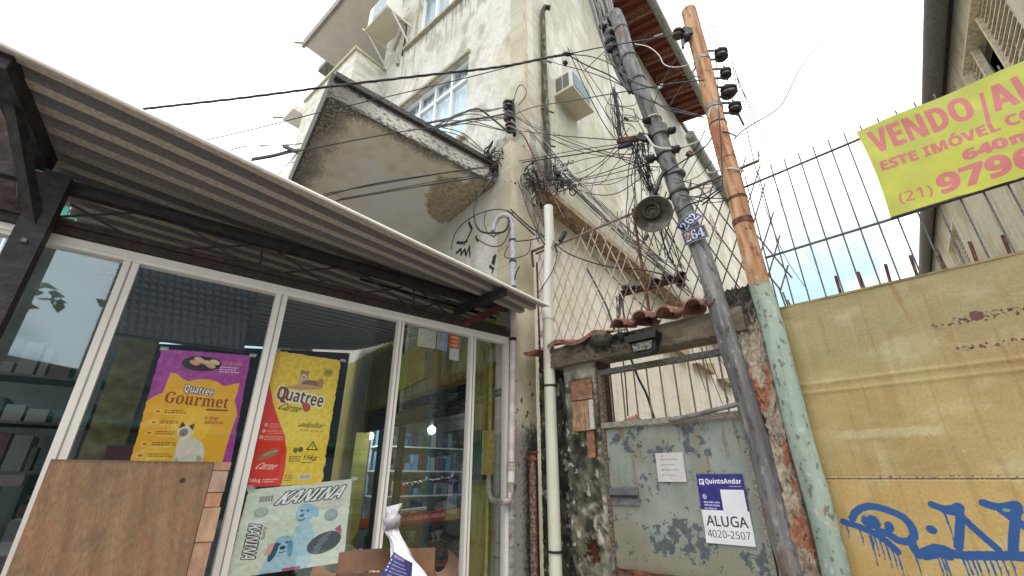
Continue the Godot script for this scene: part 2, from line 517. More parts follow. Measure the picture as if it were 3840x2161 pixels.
func window_at(wall: Node, pl: String, u0: float, u1: float, v0: float, v1: float, columns: int, transom: float, group_key: int) -> void:
	var fm := M.white_paint as Material
	var w := part(wall, "window", pb(pb(pb(pb(MB.new(), pl, u0, u0 + 0.05, v0, v1, -0.14, -0.08), pl, u1 - 0.05, u1, v0, v1, -0.14, -0.08), pl, u0 + 0.05, u1 - 0.05, v0, v0 + 0.05, -0.14, -0.08), pl, u0 + 0.05, u1 - 0.05, v1 - 0.05, v1, -0.14, -0.08), fm)
	part(w, "transom", pb(MB.new(), pl, u0 + 0.05, u1 - 0.05, transom - 0.025, transom + 0.025, -0.14, -0.075), fm)
	var step := (u1 - u0 - 0.1) / columns
	for k in columns:
		var a := u0 + 0.05 + step * k
		if k > 0: part(w, "mullion", pb(MB.new(), pl, a - 0.022, a + 0.022, v0 + 0.05, v1 - 0.05, -0.138, -0.077), fm)
		for q in [[v0 + 0.05, transom - 0.025], [transom + 0.025, v1 - 0.05]]:
			part(w, "pane", pb(MB.new(), pl, a + 0.02, a + step - 0.02, q[0], q[1], -0.118, -0.114), M.window_glass)
	# the pale curtain close behind the glass, hanging in folds
	var cm := MB.new()
	cm.sheet(120, 2, func(s, t): return at(pl, lerpf(u0, u1, s), lerpf(v0, v1, t), -0.2 + 0.022 * sin(s * 74.0 + group_key) + 0.012 * sin(s * 31.0)), nrm(pl))
	part(w, "curtain", cm, M.curtain)

func main_building() -> void:
	var n1 := noise(101, 0.9, 5); var n2 := noise(102, 3.0, 4); var n3 := noise(103, 1.0, 5); var fine := noise(104, 14.0, 3)
	M.window_glass = M.pane
	M.curtain = mat(Color("cfdde6"), 0.9)
	var b := thing("cream_building", "tall cream plastered building with stained walls, white framed windows and a tiled eave", "building", at("U", 2.0, 0, -3.0))
	# street face
	var street := paint(448, 640, -0.05, 4.1, 4.9, 13.1, func(u, v):
		var c := Color("d2d1cb")
		var k: float = n1.get_noise_2d(u * 1.3, v * 0.9)
		c = c.lerp(Color("bdbaad"), clampf(k * 1.3, 0, 0.8))
		c = c.lerp(Color("dcdcd8"), clampf(-k * 1.5, 0, 0.8))
		var st: float = n2.get_noise_2d(u * 2.2 + v * 0.5, v * 0.35)
		c = c.lerp(Color("b3afa2"), clampf(st * 0.8 - 0.12, 0, 0.5))
		c = c.lerp(Color("c9b996"), clampf(n3.get_noise_2d(u * 0.8 + 9, v * 0.8) - 0.15, 0, 0.4) * (1.0 - smoothstep(0.0, 1.5, u)))
		# dribbles under the sills, grime in the upper corner and below the slab line
		for q in [[1.19, 3.07, 6.4], [1.0, 3.2, 9.95]]:
			if u > q[0] - 0.1 and u < q[1] + 0.1 and v < q[2]:
				c = c.lerp(Color("7d7a70"), smoothstep(1.3, 0.0, q[2] - v) * clampf(n2.get_noise_2d(u * 3.2 + 20, v * 0.18) * 2.0 - 0.1, 0, 0.75))
		c = c.lerp(Color("8f8c82"), clampf(n3.get_noise_2d(u * 1.7 + 3, v * 1.2 + 50) * 1.5 - 0.18, 0, 0.5)) * Color(0.96, 0.955, 0.94)
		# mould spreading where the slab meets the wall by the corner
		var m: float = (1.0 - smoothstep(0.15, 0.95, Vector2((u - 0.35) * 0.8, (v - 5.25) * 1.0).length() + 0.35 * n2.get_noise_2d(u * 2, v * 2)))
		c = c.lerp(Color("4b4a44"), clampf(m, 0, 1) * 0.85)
		# cracks
		var cr: float = absf(n3.get_noise_2d(u * 1.1 + 40, v * 1.1))
		if cr < 0.006 and n1.get_noise_2d(u + 7, v) > 0.1: c = c.darkened(0.25)
		return c * (0.985 + 0.03 * fine.get_noise_2d(u * 3, v * 3)))
	var mu := relief(painted(street, 0.9), 22, 0.06, 4.0)
	var wins := [[1.19, 3.07, 6.45, 8.28], [1.0, 2.86, 10.02, 11.8]]
	part(b, "street_wall", pwall(MB.new().area(-0.05, 4.1, 4.9, 13.1), "U", 0.0, 4.04, 5.0, 13.0, -0.25, 0.0, wins), mu)
	for k in 2:
		var q: Array = wins[k]
		window_at(b, "U", q[0], q[1], q[2], q[3], 4, q[2] + (q[3] - q[2]) * 0.77, k * 2)
		part(b, "window_trim", pb(pb(pb(MB.new(), "U", q[0] - 0.03, q[1] + 0.03, q[3], q[3] + 0.07, 0.002, 0.05), "U", q[0] - 0.05, q[1] + 0.35, q[2] - 0.06, q[2], 0.002, 0.08), "U", q[1], q[1] + 0.05, q[2], q[3], 0.002, 0.03), mottled("8f8874", "a8a08a", "bcb49e", 41, 0.02, 0.9))
	# alley face, streaked green and grey
	var alley := paint(900, 500, -0.05, 14.0, 5.2, 12.8, func(u, v):
		var c := Color("bfbdb0")
		var k: float = n1.get_noise_2d(u * 0.9 + 20, v * 0.6)
		c = c.lerp(Color("b0ad98"), clampf(k * 1.4, 0, 0.8))
		c = c.lerp(Color("d8d7d0"), clampf(-k * 1.6, 0, 0.85))
		var st: float = n2.get_noise_2d(u * 2.0 - v * 0.25, v * 0.22)
		c = c.lerp(Color("96947f"), clampf(st * 0.9 - 0.1, 0, 0.4))
		c = c.lerp(Color("a3a08a"), clampf(n3.get_noise_2d(u * 1.6 + v * 0.8, v * 1.1) * 1.1 - 0.1, 0, 0.5))
		c = c.lerp(Color("b39a74"), (1.0 - smoothstep(0.0, 0.3, absf(u - 0.08))) * 0.35 * (0.6 + n3.get_noise_2d(u, v)))
		# dark dribbles beside the old conduit
		c = c.lerp(Color("57554a"), (1.0 - smoothstep(0.0, 0.22, absf(u - 0.52))) * clampf(0.45 + n2.get_noise_2d(u * 5, v * 0.8), 0, 0.8) * (1.0 - smoothstep(7.0, 9.2, v)))
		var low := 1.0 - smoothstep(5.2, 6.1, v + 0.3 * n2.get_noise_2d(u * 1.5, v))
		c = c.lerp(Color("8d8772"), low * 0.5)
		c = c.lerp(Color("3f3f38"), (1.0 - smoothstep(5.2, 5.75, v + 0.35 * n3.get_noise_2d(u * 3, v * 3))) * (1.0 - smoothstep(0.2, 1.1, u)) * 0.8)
		return c * (0.985 + 0.035 * fine.get_noise_2d(u * 2, v * 2)))
	part(b, "alley_wall", pb(MB.new().area(-0.05, 14.0, 5.2, 12.8), "R", 0.0, 20.0, 5.24, 12.62, -0.25, 0.0), relief(painted(alley, 0.9), 22, 0.06, 4.0))
	part(b, "corner_trim", pb(MB.new(), "R", 0.0, 0.09, 5.3, 12.6, 0.002, 0.012), mottled("a8987c", "c2b498", "d0c6b0", 42, 0.02, 0.9, 1.0, 0.0, Vector3(1, 0.3, 1)))
	# the upper floors jut out over the alley wall: brown soffit and the paler wall below
	part(b, "soffit", pb(MB.new(), "R", -0.1, 20.0, 5.16, 5.236, -0.5, -0.002), mottled("7d6a52", "9a8468", "ab9678", 43, 0.02, 0.9, 0.5))
	var ground_wall := paint(700, 420, -0.2, 12.0, 0.0, 5.2, func(u, v):
		var c := Color("d8d3c6")
		c = c.lerp(Color("c9bfa4"), clampf(n1.get_noise_2d(u * 0.8 + 60, v * 0.8) * 1.5, 0, 0.8))
		c = c.lerp(Color("e2dfd8"), clampf(-n3.get_noise_2d(u * 0.7, v * 0.5 + 30) * 1.6, 0, 0.8))
		c = c.lerp(Color("9c927c"), clampf(n2.get_noise_2d(u * 1.6, v * 0.3) - 0.2, 0, 0.4))
		return c * (0.97 + 0.07 * fine.get_noise_2d(u * 2, v * 2)))
	part(b, "lower_alley_wall", pb(MB.new().area(-0.2, 12.0, 0.0, 5.2), "R", 0.0, 20.0, 0.0, 5.16, -0.55, -0.3), relief(painted(ground_wall, 0.9), 22, 0.06, 4.0))
	# little blind ledges further along the alley wall
	for k in 3:
		part(b, "ledge", pprism(MB.new(), "R", [Vector2(4.9 + k * 1.9, 4.05 - k * 0.05), Vector2(6.3 + k * 1.9, 4.02 - k * 0.05), Vector2(6.3 + k * 1.9, 4.3 - k * 0.05)], -0.298, -0.16), mottled("8d7a5e", "a58f6e", "b6a284", 44, 0.02, 0.9))
	# roof and its tiled eave over the alley
	part(b, "roof_slab", MB.new().box(at("U", 0.0, 13.0, 0.0), at("U", 8.0, 13.0, 0.0) - at("U", 0.0, 13.0, 0.0), Vector3(0, 0.2, 0), dirv("R") * 20.0), M.concrete)
	part(b, "rear_wall", MB.new().box(at("R", 20.0, 0.0, 0.0), nrm("R") * -8.0, Vector3(0, 13.0, 0), dirv("R") * -0.2), M.concrete)
	part(b, "party_wall", MB.new().box(at("U", 8.0, 0.0, -0.3), dirv("R") * 18.0, Vector3(0, 13.0, 0), dirv("U") * -0.2), M.concrete)
	part(b, "upper_floor", MB.new().box(at("U", 0.05, 5.24, -0.25), at("U", 8.0, 5.24, -0.25) - at("U", 0.05, 5.24, -0.25), Vector3(0, 0.1, 0), dirv("R") * 19.0), M.dark_room)
	part(b, "middle_floor", MB.new().box(at("U", 0.05, 9.0, -0.3), at("U", 8.0, 9.0, -0.3) - at("U", 0.05, 9.0, -0.3), Vector3(0, 0.1, 0), dirv("R") * 19.0), M.dark_room)
	var under := part(b, "eave", MB.new().bar(at("R", -0.6, 12.78, 0.02), at("R", 8.9, 12.78, 0.02), 0.1, 0.12), M.rust_red)
	# one mesh for a course of tiles seen from below, laid again and again along the eave
	var tile := MB.new()
	for k in 3:
		var a := at("R", 0.0, 12.66, 0.02) + nrm("R") * (0.27 * k) + Vector3(0, -0.04 * k, 0)
		tile.sheet(8, 1, func(s, t):
			var an: float = PI * s
			return a + dirv("R") * (0.11 - 0.105 * cos(an)) + Vector3.UP * (0.08 * sin(an) - 0.05 * t) + nrm("R") * (0.33 * t), Vector3.DOWN)
		tile.sheet(6, 1, func(s, t):
			var an: float = PI * s
			return a + dirv("R") * (0.22 - 0.05 * cos(an)) + Vector3.UP * (0.0 - 0.045 * sin(an) - 0.05 * t) + nrm("R") * (0.33 * t), Vector3.DOWN)
	var tm := tile.mesh(at("R", 0, 0))
	for k in 36: put(under, "roof_tile", tm, M.terracotta_dark if k % 3 else M.terracotta, Transform3D(Basis(), at("R", -0.5 + 0.26 * k, 0)))
	part(b, "gutter", MB.new().tube([at("R", -0.9, 12.5, 0.95), at("R", 9.0, 12.5, 0.95)], 0.1, 10), mottled("6d6f66", "8a8d83", "a3a69b", 45, 0.02, 0.7))
	part(b, "eave_gutter", MB.new().tube([at("R", 9.3, 12.4, 0.16), at("R", 19.0, 12.55, 0.16)], 0.15, 10), mottled("6d7468", "8a9386", "a3a69b", 46, 0.02, 0.7))
	# balcony end of the street face
	var pale := relief(mottled("bdb9ac", "d2cfc4", "dddbd2", 47, 0.012, 0.9, 0.35), 22, 0.06, 3.0, 0.6)
	part(b, "balcony_parapet", pb(MB.new(), "U", 3.93, 6.15, 4.6, 9.92, -0.6, 0.72), pale)
	part(b, "parapet_cap", pb(MB.new(), "U", 3.9, 6.2, 9.92, 9.99, -0.6, 0.77), mottled("a29a80", "b9b196", "c9c2aa", 48, 0.02, 0.9))
	var grey_soffit := mottled("d6d3cc", "dedbd4", "e6e3dc", 49, 0.008, 0.9, 0.4)
	var top := part(b, "balcony_roof", pb(MB.new(), "U", 3.0, 7.1, 12.6, 12.8, -4.0, 0.76), grey_soffit)
	part(top, "drip_edge", pb(MB.new(), "U", 3.0, 7.16, 12.56, 12.84, 0.762, 0.84), mottled("7a776f", "9a978e", "aeaba2", 50, 0.02, 0.9))
	part(b, "balcony_slab", pb(MB.new(), "U", 6.15, 6.72, 9.55, 9.7, -0.6, 0.95), grey_soffit)
	part(b, "side_slab", pb(MB.new(), "U", 6.2, 7.4, 7.2, 7.3, -0.6, 0.5), grey_soffit)
	# two rods that stick out of the slab corners
	rod(b, "rod", Vector3(-5.73, 12.7, -8.555), Vector3(-6.065, 12.7, -8.538), 0.025, M.bar)
	rod(b, "rod", Vector3(-5.57, 9.62, -8.179), Vector3(-5.838, 9.62, -8.196), 0.02, M.bar)
	marquee(b)
	conduit(b)
	aircons()

func marquee(b: Node) -> void:
	# concrete slab above the shop, its underside stained and shedding plaster
	var A := Vector3(-1.66, 4.74, -2.99); var C := Vector3(0.3, 4.74, -4.72)
	var back := Vector3(sin(deg_to_rad(-36)), 0, -cos(deg_to_rad(-36)))
	var n1 := noise(111, 1.2, 5); var n2 := noise(112, 4.0, 4)
	var side := C - A
	var im := Image.create(512, 640, false, Image.FORMAT_RGB8)
	for j in 640:
		for i in 512:
			# s along the side from the outer corner to the building, t back along the front edge
			var s := (i + 0.5) / 512.0; var t := (j + 0.5) / 640.0 * 3.2
			var m := s * 2.61
			var c := Color("ebeae6")
			var w := 0.22 * n1.get_noise_2d(m * 1.5, t * 1.5)
			c = c.lerp(Color("e2d8c0"), smoothstep(0.65, 0.2, t + w) * 0.7)
			c = c.lerp(Color("e2d8c0"), smoothstep(0.7, 0.3, m + w * 1.5) * 0.7)
			c = c.lerp(Color("c6baa0"), clampf(n2.get_noise_2d(m, t) * 1.3, 0, 1) * smoothstep(1.0, 0.3, minf(t, m) + w) * 0.7)
			c = c.lerp(Color("e2dece"), clampf(n1.get_noise_2d(m * 2 + 9, t * 2) * 1.2, 0, 0.6))
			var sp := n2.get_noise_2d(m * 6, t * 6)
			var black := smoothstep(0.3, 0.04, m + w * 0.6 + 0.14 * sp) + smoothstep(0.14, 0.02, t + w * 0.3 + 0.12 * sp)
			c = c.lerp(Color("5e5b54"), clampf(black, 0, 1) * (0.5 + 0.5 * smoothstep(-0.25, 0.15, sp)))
			# bare brown patch where the plaster has come off by the building corner
			var bp := 0.9 * smoothstep(0.09, 0.0, Vector2((m - 2.25) * 0.75, (t - 0.55)).length() - 0.62 + w * 1.2)
			c = c.lerp(Color("b8aa90").lerp(Color("8d7e66"), clampf(n2.get_noise_2d(m * 3, t * 3) + 0.3, 0, 1)), bp)
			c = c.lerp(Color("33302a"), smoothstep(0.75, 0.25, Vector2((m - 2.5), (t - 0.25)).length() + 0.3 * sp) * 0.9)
			im.set_pixel(i, j, c)
	var slab := part(b, "marquee_slab", MB.new().box(A, side, Vector3(0, 0.2, 0), back * 3.2), M.concrete)
	var mb := MB.new()
	var o := Vector3(0, -0.003, 0)
	mb.sheet(24, 24, func(s, t): return A + o + side * s + back * 3.2 * t + Vector3(0, 0.004 * n2.get_noise_2d(s * 8, t * 8) - 0.004, 0), Vector3.DOWN)
	part(slab, "underside", mb, relief(painted(im, 0.95), 22, 0.06, 4.0))
	# the side fascia: dark coping over a grey-white band
	var f := Image.create(512, 64, false, Image.FORMAT_RGB8)
	for j in 64:
		for i in 512:
			var m := i / 512.0 * 2.6; var t := j / 64.0
			var k := n2.get_noise_2d(m * 3, t * 1.5) + 0.6 * n2.get_noise_2d(m * 11, t * 5)
			var c := Color("c4c1b9").lerp(Color("75726b"), smoothstep(0.0, 0.5, k))
			c = c.lerp(Color("2f2e2b"), clampf(smoothstep(0.3, 0.05, t + 0.2 * k) * 0.85 + smoothstep(0.5, 0.1, m + 0.3 * k) * 0.5, 0, 1))
			c = c.lerp(Color("35332f"), smoothstep(0.75, 1.0, t + 0.25 * k) * 0.7)
			f.set_pixel(i, j, c)
	var sm := relief(painted(f, 0.95), 22, 0.06, 4.0)
	var nside := side.cross(Vector3.UP).normalized()
	if nside.dot(-A) < 0: nside = -nside
	mb = MB.new()
	mb.sheet(60, 6, func(s, t): return A + side * s + Vector3(0, 0.24 - 0.24 * t, 0) + nside * (0.004 + 0.006 * n2.get_noise_2d(s * 20, t * 3)), nside)
	part(slab, "fascia", mb, sm)
	part(slab, "coping", MB.new().box(A + Vector3(0, 0.24, 0) + nside * 0.035, side, Vector3(0, 0.06, 0), -nside * 0.12), mottled("2e2d2a", "4b4944", "7c7970", 51, 0.04, 0.95, 1.5))
	part(slab, "front_edge", MB.new().box(A + Vector3(0, -0.01, 0) - side.normalized() * 0.03, back * 3.2, Vector3(0, 0.3, 0), side.normalized() * 0.028), mottled("2e2d2a", "55534d", "8c897f", 52, 0.04, 0.95, 1.5))

func conduit(b: Node) -> void:
	var o := part(b, "old_conduit", MB.new().tube([at("R", 0.48, 5.3, 0.06), at("R", 0.47, 7.0, 0.055), at("R", 0.48, 8.76, 0.06)], 0.042, 10), mottled("34332d", "5c5a4c", "8a8670", 53, 0.03, 0.9, 1.2, 0.0, Vector3(1, 0.25, 1)))
	part(o, "cap", MB.new().tube([at("R", 0.48, 8.74, 0.06), at("R", 0.5, 8.85, 0.1), at("R", 0.56, 8.84, 0.16)], 0.046, 8), M.black)
	for v in [5.9, 6.55, 7.6]: rod(o, "clip", at("R", 0.4, v, 0.02), at("R", 0.62, v + 0.05, 0.09), 0.012, M.rust)

func aircons() -> void:
	# the box in the alley wall, seen from below
	var a := thing("air_conditioner", "white window air conditioner jutting from the streaked alley wall beside a dark conduit", "air conditioner", at("R", 1.1, 7.2, 0.15))
	var w := mat(Color("dbdad3"), 0.5)
	part(a, "casing", pb(MB.new(), "R", 0.83, 1.42, 7.18, 7.56, -0.1, 0.32), w)
	part(a, "front_grille", pb(MB.new(), "R", 0.86, 1.39, 7.21, 7.53, 0.322, 0.332), mat(Color("8496a8"), 0.4))
	for k in 8: part(a, "fin", pb(MB.new(), "R", 0.87, 1.38, 7.225 + 0.037 * k, 7.237 + 0.037 * k, 0.332, 0.343), mat(Color("a9b9c6"), 0.4))
	for k in 2: part(a, "side_louvre", pb(MB.new(), "R", 0.822, 0.828, 7.23, 7.5, 0.03 + 0.13 * k, 0.14 + 0.13 * k), mat(Color("6e6d66"), 0.6))
	part(a, "base_tray", pb(MB.new(), "R", 0.81, 1.5, 7.15, 7.176, 0.0, 0.34), mat(Color("c8bfaa"), 0.8))
	# the condenser on its bracket by the upper window
	var c := thing("condenser_unit", "white outdoor condenser on a metal bracket beside the upper street window", "air conditioner", at("U", 3.55, 10.6, 0.4))
	part(c, "casing", pb(MB.new(), "U", 3.2, 3.95, 10.75, 11.35, 0.25, 0.58), w)
	part(c, "fan_grille", pb(MB.new(), "U", 3.28, 3.75, 10.82, 11.28, 0.582, 0.592), mat(Color("9aa5ac"), 0.5))
	part(c, "tray", pb(MB.new(), "U", 3.12, 4.0, 10.66, 10.69, 0.1, 0.62), mat(Color("c2c1aa"), 0.8))
	for u in [3.12, 3.98]:
		part(c, "bracket", MB.new().bar(at("U", u, 10.67, 0.0), at("U", u, 10.67, 0.66), 0.03, 0.04), M.alu)
		part(c, "brace", MB.new().bar(at("U", u, 10.15, 0.01), at("U", u, 10.65, 0.5), 0.025, 0.025), M.alu)
	part(c, "hose", MB.new().tube(curve([at("U", 3.3, 10.9, 0.24), at("U", 3.2, 10.5, 0.2), at("U", 3.35, 10.25, 0.16), at("U", 3.5, 10.1, 0.12), at("U", 3.45, 9.95, 0.08), at("U", 3.4, 9.7, 0.03)]), 0.045, 8), mottled("8b857a", "aaa498", "c4bfb4", 57, 0.05, 0.9, 2.0))
	part(c, "cable", MB.new().tube(curve([at("U", 3.3, 10.95, 0.22), at("U", 3.15, 10.7, 0.12), at("U", 3.2, 10.3, 0.06), at("U", 3.3, 9.9, 0.02)]), 0.018, 6), M.black)

func right_building() -> void:
	var n1 := noise(121, 1.0, 5); var n2 := noise(122, 3.0, 4)
	var b := thing("beige_building", "beige plastered house at the right edge with louvred windows and a dark gutter", "house", at("B", 4.0, 0, -2.0))
	var im := paint(512, 384, -6.0, 12.0, 2.0, 8.8, func(u, v):
		var c := Color("cac4b2")
		var k: float = n1.get_noise_2d(u * 0.8, v * 0.8)
		c = c.lerp(Color("a89f80"), clampf(k * 1.4, 0, 0.8)).lerp(Color("cdc8b6"), clampf(-k * 1.4, 0, 0.8))
		c = c.lerp(Color("8d8670"), clampf(n2.get_noise_2d(u * 1.4, v * 0.35) - 0.1, 0, 0.5))
		return c * (0.97 + 0.09 * n2.get_noise_2d(u * 6, v * 6)))
	var holes := [[-4.2, -2.1, 5.4, 7.16], [2.6, 4.3, 5.3, 6.8]]
	part(b, "alley_wall", pwall(MB.new().area(-6.0, 12.0, 2.0, 8.8), "B", -7.0, 14.0, 0.0, 8.6, -0.3, 0.0, holes), painted(im, 0.9))
	part(b, "room", MB.new().box(at("B", -7.0, 0.0, -0.5), at("B", 14.0, 0.0, -0.5) - at("B", -7.0, 0.0, -0.5), Vector3(0, 8.6, 0), nrm("B") * -4.0), mat(Color("0e0e10"), 0.9))  # near-black box: the shade of the rooms is put into its colour
	part(b, "roof", MB.new().box(at("B", -7.0, 8.61, -5.0), at("B", 14.0, 8.61, -5.0) - at("B", -7.0, 8.61, -5.0), Vector3(0, 0.08, 0), nrm("B") * 5.01), M.concrete)
	part(b, "fascia", MB.new().box(at("B", -7.0, 7.66, 0.002), dirv("B") * 21.0, Vector3(0, 0.25, 0), nrm("B") * 0.1), mottled("3a3634", "4b4643", "5b5552", 58, 0.02, 0.9))
	part(b, "gutter", MB.new().tube(curve([at("B", -7.0, 7.55, 0.21), at("B", -2.0, 7.56, 0.22), at("B", 3.0, 7.55, 0.21), at("B", 14.0, 7.55, 0.21)], 8), 0.13, 12), mottled("565354", "656161", "757070", 59, 0.02, 0.7, 1.0))
	var cream := mottled("cbbfa0", "ddd2b6", "e8dfc8", 60, 0.02, 0.7, 1.0)
	for h in holes:
		var w := part(b, "louvred_window", pb(pb(MB.new(), "B", h[0], h[1], h[3] - 0.05, h[3], -0.2, 0.02), "B", h[1] - 0.05, h[1], h[2], h[3] - 0.05, -0.2, 0.02), cream)
		var span: float = h[1] - h[0]
		for q in [[h[0], h[0] + span * 0.46], [h[1] - span * 0.26, h[1] - 0.06]]:
			part(w, "stile", pb(MB.new(), "B", q[0], q[0] + 0.05, h[2], h[3] - 0.05, -0.12, -0.04), cream)
			part(w, "stile", pb(MB.new(), "B", q[1] - 0.05, q[1], h[2], h[3] - 0.05, -0.12, -0.04), cream)
			for k in 18:
				var v: float = h[3] - 0.1 - 0.1 * k
				if v > h[2]: part(w, "slat", MB.new().bar(at("B", q[0] + 0.05, v, -0.09), at("B", q[1] - 0.05, v, -0.09), 0.03, 0.02), cream)
		part(w, "inner_bar", MB.new().bar(at("B", h[1] - span * 0.5, h[3] - 0.6, -0.3), at("B", h[1] - span * 0.3, h[2] + 0.2, -0.25), 0.08, 0.1), M.alu)

func far_side() -> void:
	# the other side of the street, seen only in the shop's glass
	var n := 0
	for q in [[-9.0, 7.0, 5.3, "4b5a50"], [-2.0, 10.7, 4.4, "3e4f4a"], [8.8, 42.0, 15.0, "4c5054"], [-19.0, 10.0, 6.0, "5f5b52"], [-32.0, 12.5, 5.0, "565a52"]]:
		var h := thing("shop_house", ["dark green low shop house across the road, second from the left end", "teal grey low shop house straight across the road behind the viewer", "tall dark grey building across the road to the right", "brown tall shop house at the left end across the road", "grey green shop house farthest left across the road"][n], "house", Vector3(q[0] + q[1] / 2, 0, 11.0))
		var m := mottled(q[3], q[3], Color(q[3]).lightened(0.12).to_html(false), 61 + n, 0.02, 0.9, 0.4)
		part(h, "wall", MB.new().box(Vector3(q[0], 0, 9.9), Vector3(q[1] - 0.05, 0, 0), Vector3(0, q[2], 0), Vector3(0, 0, 6)), m)
		for k in 3:
			var x: float = q[0] + q[1] * (0.12 + 0.3 * k)
			part(h, "shutter", MB.new().box(Vector3(x, 0.13, 9.84), Vector3(q[1] * 0.22, 0, 0), Vector3(0, 2.4, 0), Vector3(0, 0, 0.055)), M.galv)
		part(h, "awning", MB.new().box(Vector3(q[0] + 0.3, 2.9, 8.9), Vector3(q[1] - 0.6, 0, 0), Vector3(0, 0.08, 0), Vector3(0, 0.3, 0.95)), mat(Color("1f5a50"), 0.7))
		n += 1
	var rng := RandomNumberGenerator.new(); rng.seed = 5
	var t := thing("street_tree", "broad leaved street tree on the far kerb behind the viewer", "tree", Vector3(-0.6, 0, 7.7))
	part(t, "trunk", MB.new().tube(curve([Vector3(-0.6, 0, 7.7), Vector3(-0.6, 2.0, 7.6), Vector3(-0.4, 3.4, 6.6), Vector3(0.2, 4.1, 5.0), Vector3(0.45, 4.2, 4.2)]), 0.12, 10, true, 0.02), mottled("3a3028", "54463a", "6a5a4c", 66, 0.03, 0.95, 1.0))
	var lf := MB.new()
	for k in 90:
		var p := Vector3(0.42, 4.22, 4.1) + Vector3(rng.randfn() * 0.3, rng.randfn() * 0.22, rng.randfn() * 0.4)
		if k > 50: p = Vector3(-0.3, 4.6, 6.2) + Vector3(rng.randfn() * 0.9, rng.randfn() * 0.4, rng.randfn() * 0.8)
		var d := Vector3(rng.randfn(), rng.randfn() * 0.5, rng.randfn()).normalized() * 0.13
		var s := d.cross(Vector3(rng.randfn(), rng.randfn(), rng.randfn())).normalized() * 0.075
		lf.quad(p - d, p - d * 0.2 + s, p + d, p - d * 0.2 - s, Vector3.UP)
	part(t, "foliage", lf, mat(Color("3b5a2c"), 0.7)).set_meta("kind", "stuff")

func porch() -> void:
	# glazed side of the shop porch
	var g := thing("glazed_porch", "aluminium framed glass front of the pet shop porch under the metal canopy", "shop front", at("P", -1.5, 0, 0))
	var us := [-4.0, -2.755, -1.95, -1.07, -0.385]
	var r := part(g, "top_rail", pb(MB.new(), "P", -4.6, 0.0, 2.70, 2.762, -0.03, 0.035), M.alu)
	part(r, "bead", pb(MB.new(), "P", -4.6, 0.0, 2.722, 2.734, 0.035, 0.041), M.alu)
	part(g, "bottom_rail", pb(MB.new(), "P", -4.6, 0.0, 0.05, 0.13, -0.03, 0.03), M.alu)
	part(g, "dark_head", pb(MB.new(), "P", -4.6, 0.0, 2.766, 2.815, -0.02, 0.05), M.dark_rust)
	for k in us.size():
		var u: float = us[k]
		var w := 0.036 if k < 3 else 0.024
		var m := part(g, "mullion", pb(MB.new(), "P", u - w, u + w, 0.13, 2.70, -0.03, 0.03), M.alu)
		part(m, "groove", pb(MB.new(), "P", u - 0.004, u + 0.004, 0.13, 2.70, 0.03, 0.032), mat(Color("8c8a86"), 0.6))
		var nx: float = us[k + 1] - 0.034 if k + 1 < us.size() else -0.03
		part(g, "pane", pb(MB.new(), "P", u + w, nx, 0.13, 2.70, -0.004, 0.002), M.pane)
	part(g, "end_post", pb(MB.new(), "P", -0.03, 0.004, 0.05, 2.70, -0.03, 0.03), M.alu)
	part(g, "low_wall", pb(MB.new(), "P", -4.6, 0.0, 0.0, 0.05, -0.06, 0.06), M.concrete)
	# dark steel post that carries the canopy, and the round brown post behind it
	var s := thing("canopy_post", "dark painted steel post standing before the leftmost pane", "post", at("P", -3.15, 0, 0.1))
	part(s, "post", pb(MB.new(), "P", -3.215, -3.105, 0.0, 3.06, 0.06, 0.16), M.steel_dark)
	part(s, "bolt", pb(MB.new(), "P", -3.17, -3.15, 2.63, 2.65, 0.16, 0.175), M.galv)
	var b := thing("timber_post", "thick round brown timber post tied with wire at the far left", "post", Vector3(-3.045, 3.208, -2.25))
	part(b, "trunk", MB.new().tube([Vector3(-3.064, 3.561, -1.955), Vector3(-2.911, 3.191, -2.074), Vector3(-2.79, 2.898, -2.169)], 0.085, 12), mottled("241c1a", "3a2c28", "52423a", 67, 0.02, 0.9, 1.0))
	part(b, "wire_tie", MB.new().tube(curve([Vector3(-2.914, 2.968, -2.18), Vector3(-2.794, 2.901, -2.16), Vector3(-2.766, 2.968, -2.18), Vector3(-2.8, 3.094, -2.2)]), 0.008, 6), M.cable_pale)
	var e := thing("corner_frame", "stub of white aluminium frame at the far left below the timber post", "frame", Vector3(-2.859, 2.802, -2.2))
	part(e, "upright", MB.new().bar(Vector3(-2.941, 2.903, -2.25), Vector3(-2.848, 2.535, -2.2), 0.05, 0.05), M.alu)
	part(e, "crosspiece", MB.new().bar(Vector3(-3.054, 2.896, -2.3), Vector3(-2.934, 2.914, -2.3), 0.05, 0.06), M.alu)
	var tq := thing("green_sheeting", "sea green ribbed sheeting inside the porch, past the timber post at the left edge", "sheeting", at("P", -4.0, 2.5, -1.5))
	for k in 14: part(tq, "sheet", pb(MB.new(), "P", -4.7 + 0.1 * k, -4.61 + 0.1 * k, 3.33, 4.5, -1.52 + 0.012 * (k % 2), -1.5 + 0.012 * (k % 2)), mat(Color("3fa08c"), 0.6))
	for v in [3.48, 3.66, 3.9]: part(tq, "batten", pb(MB.new(), "P", -4.7, -3.35, v, v + 0.02, -1.485, -1.46), M.steel_dark)

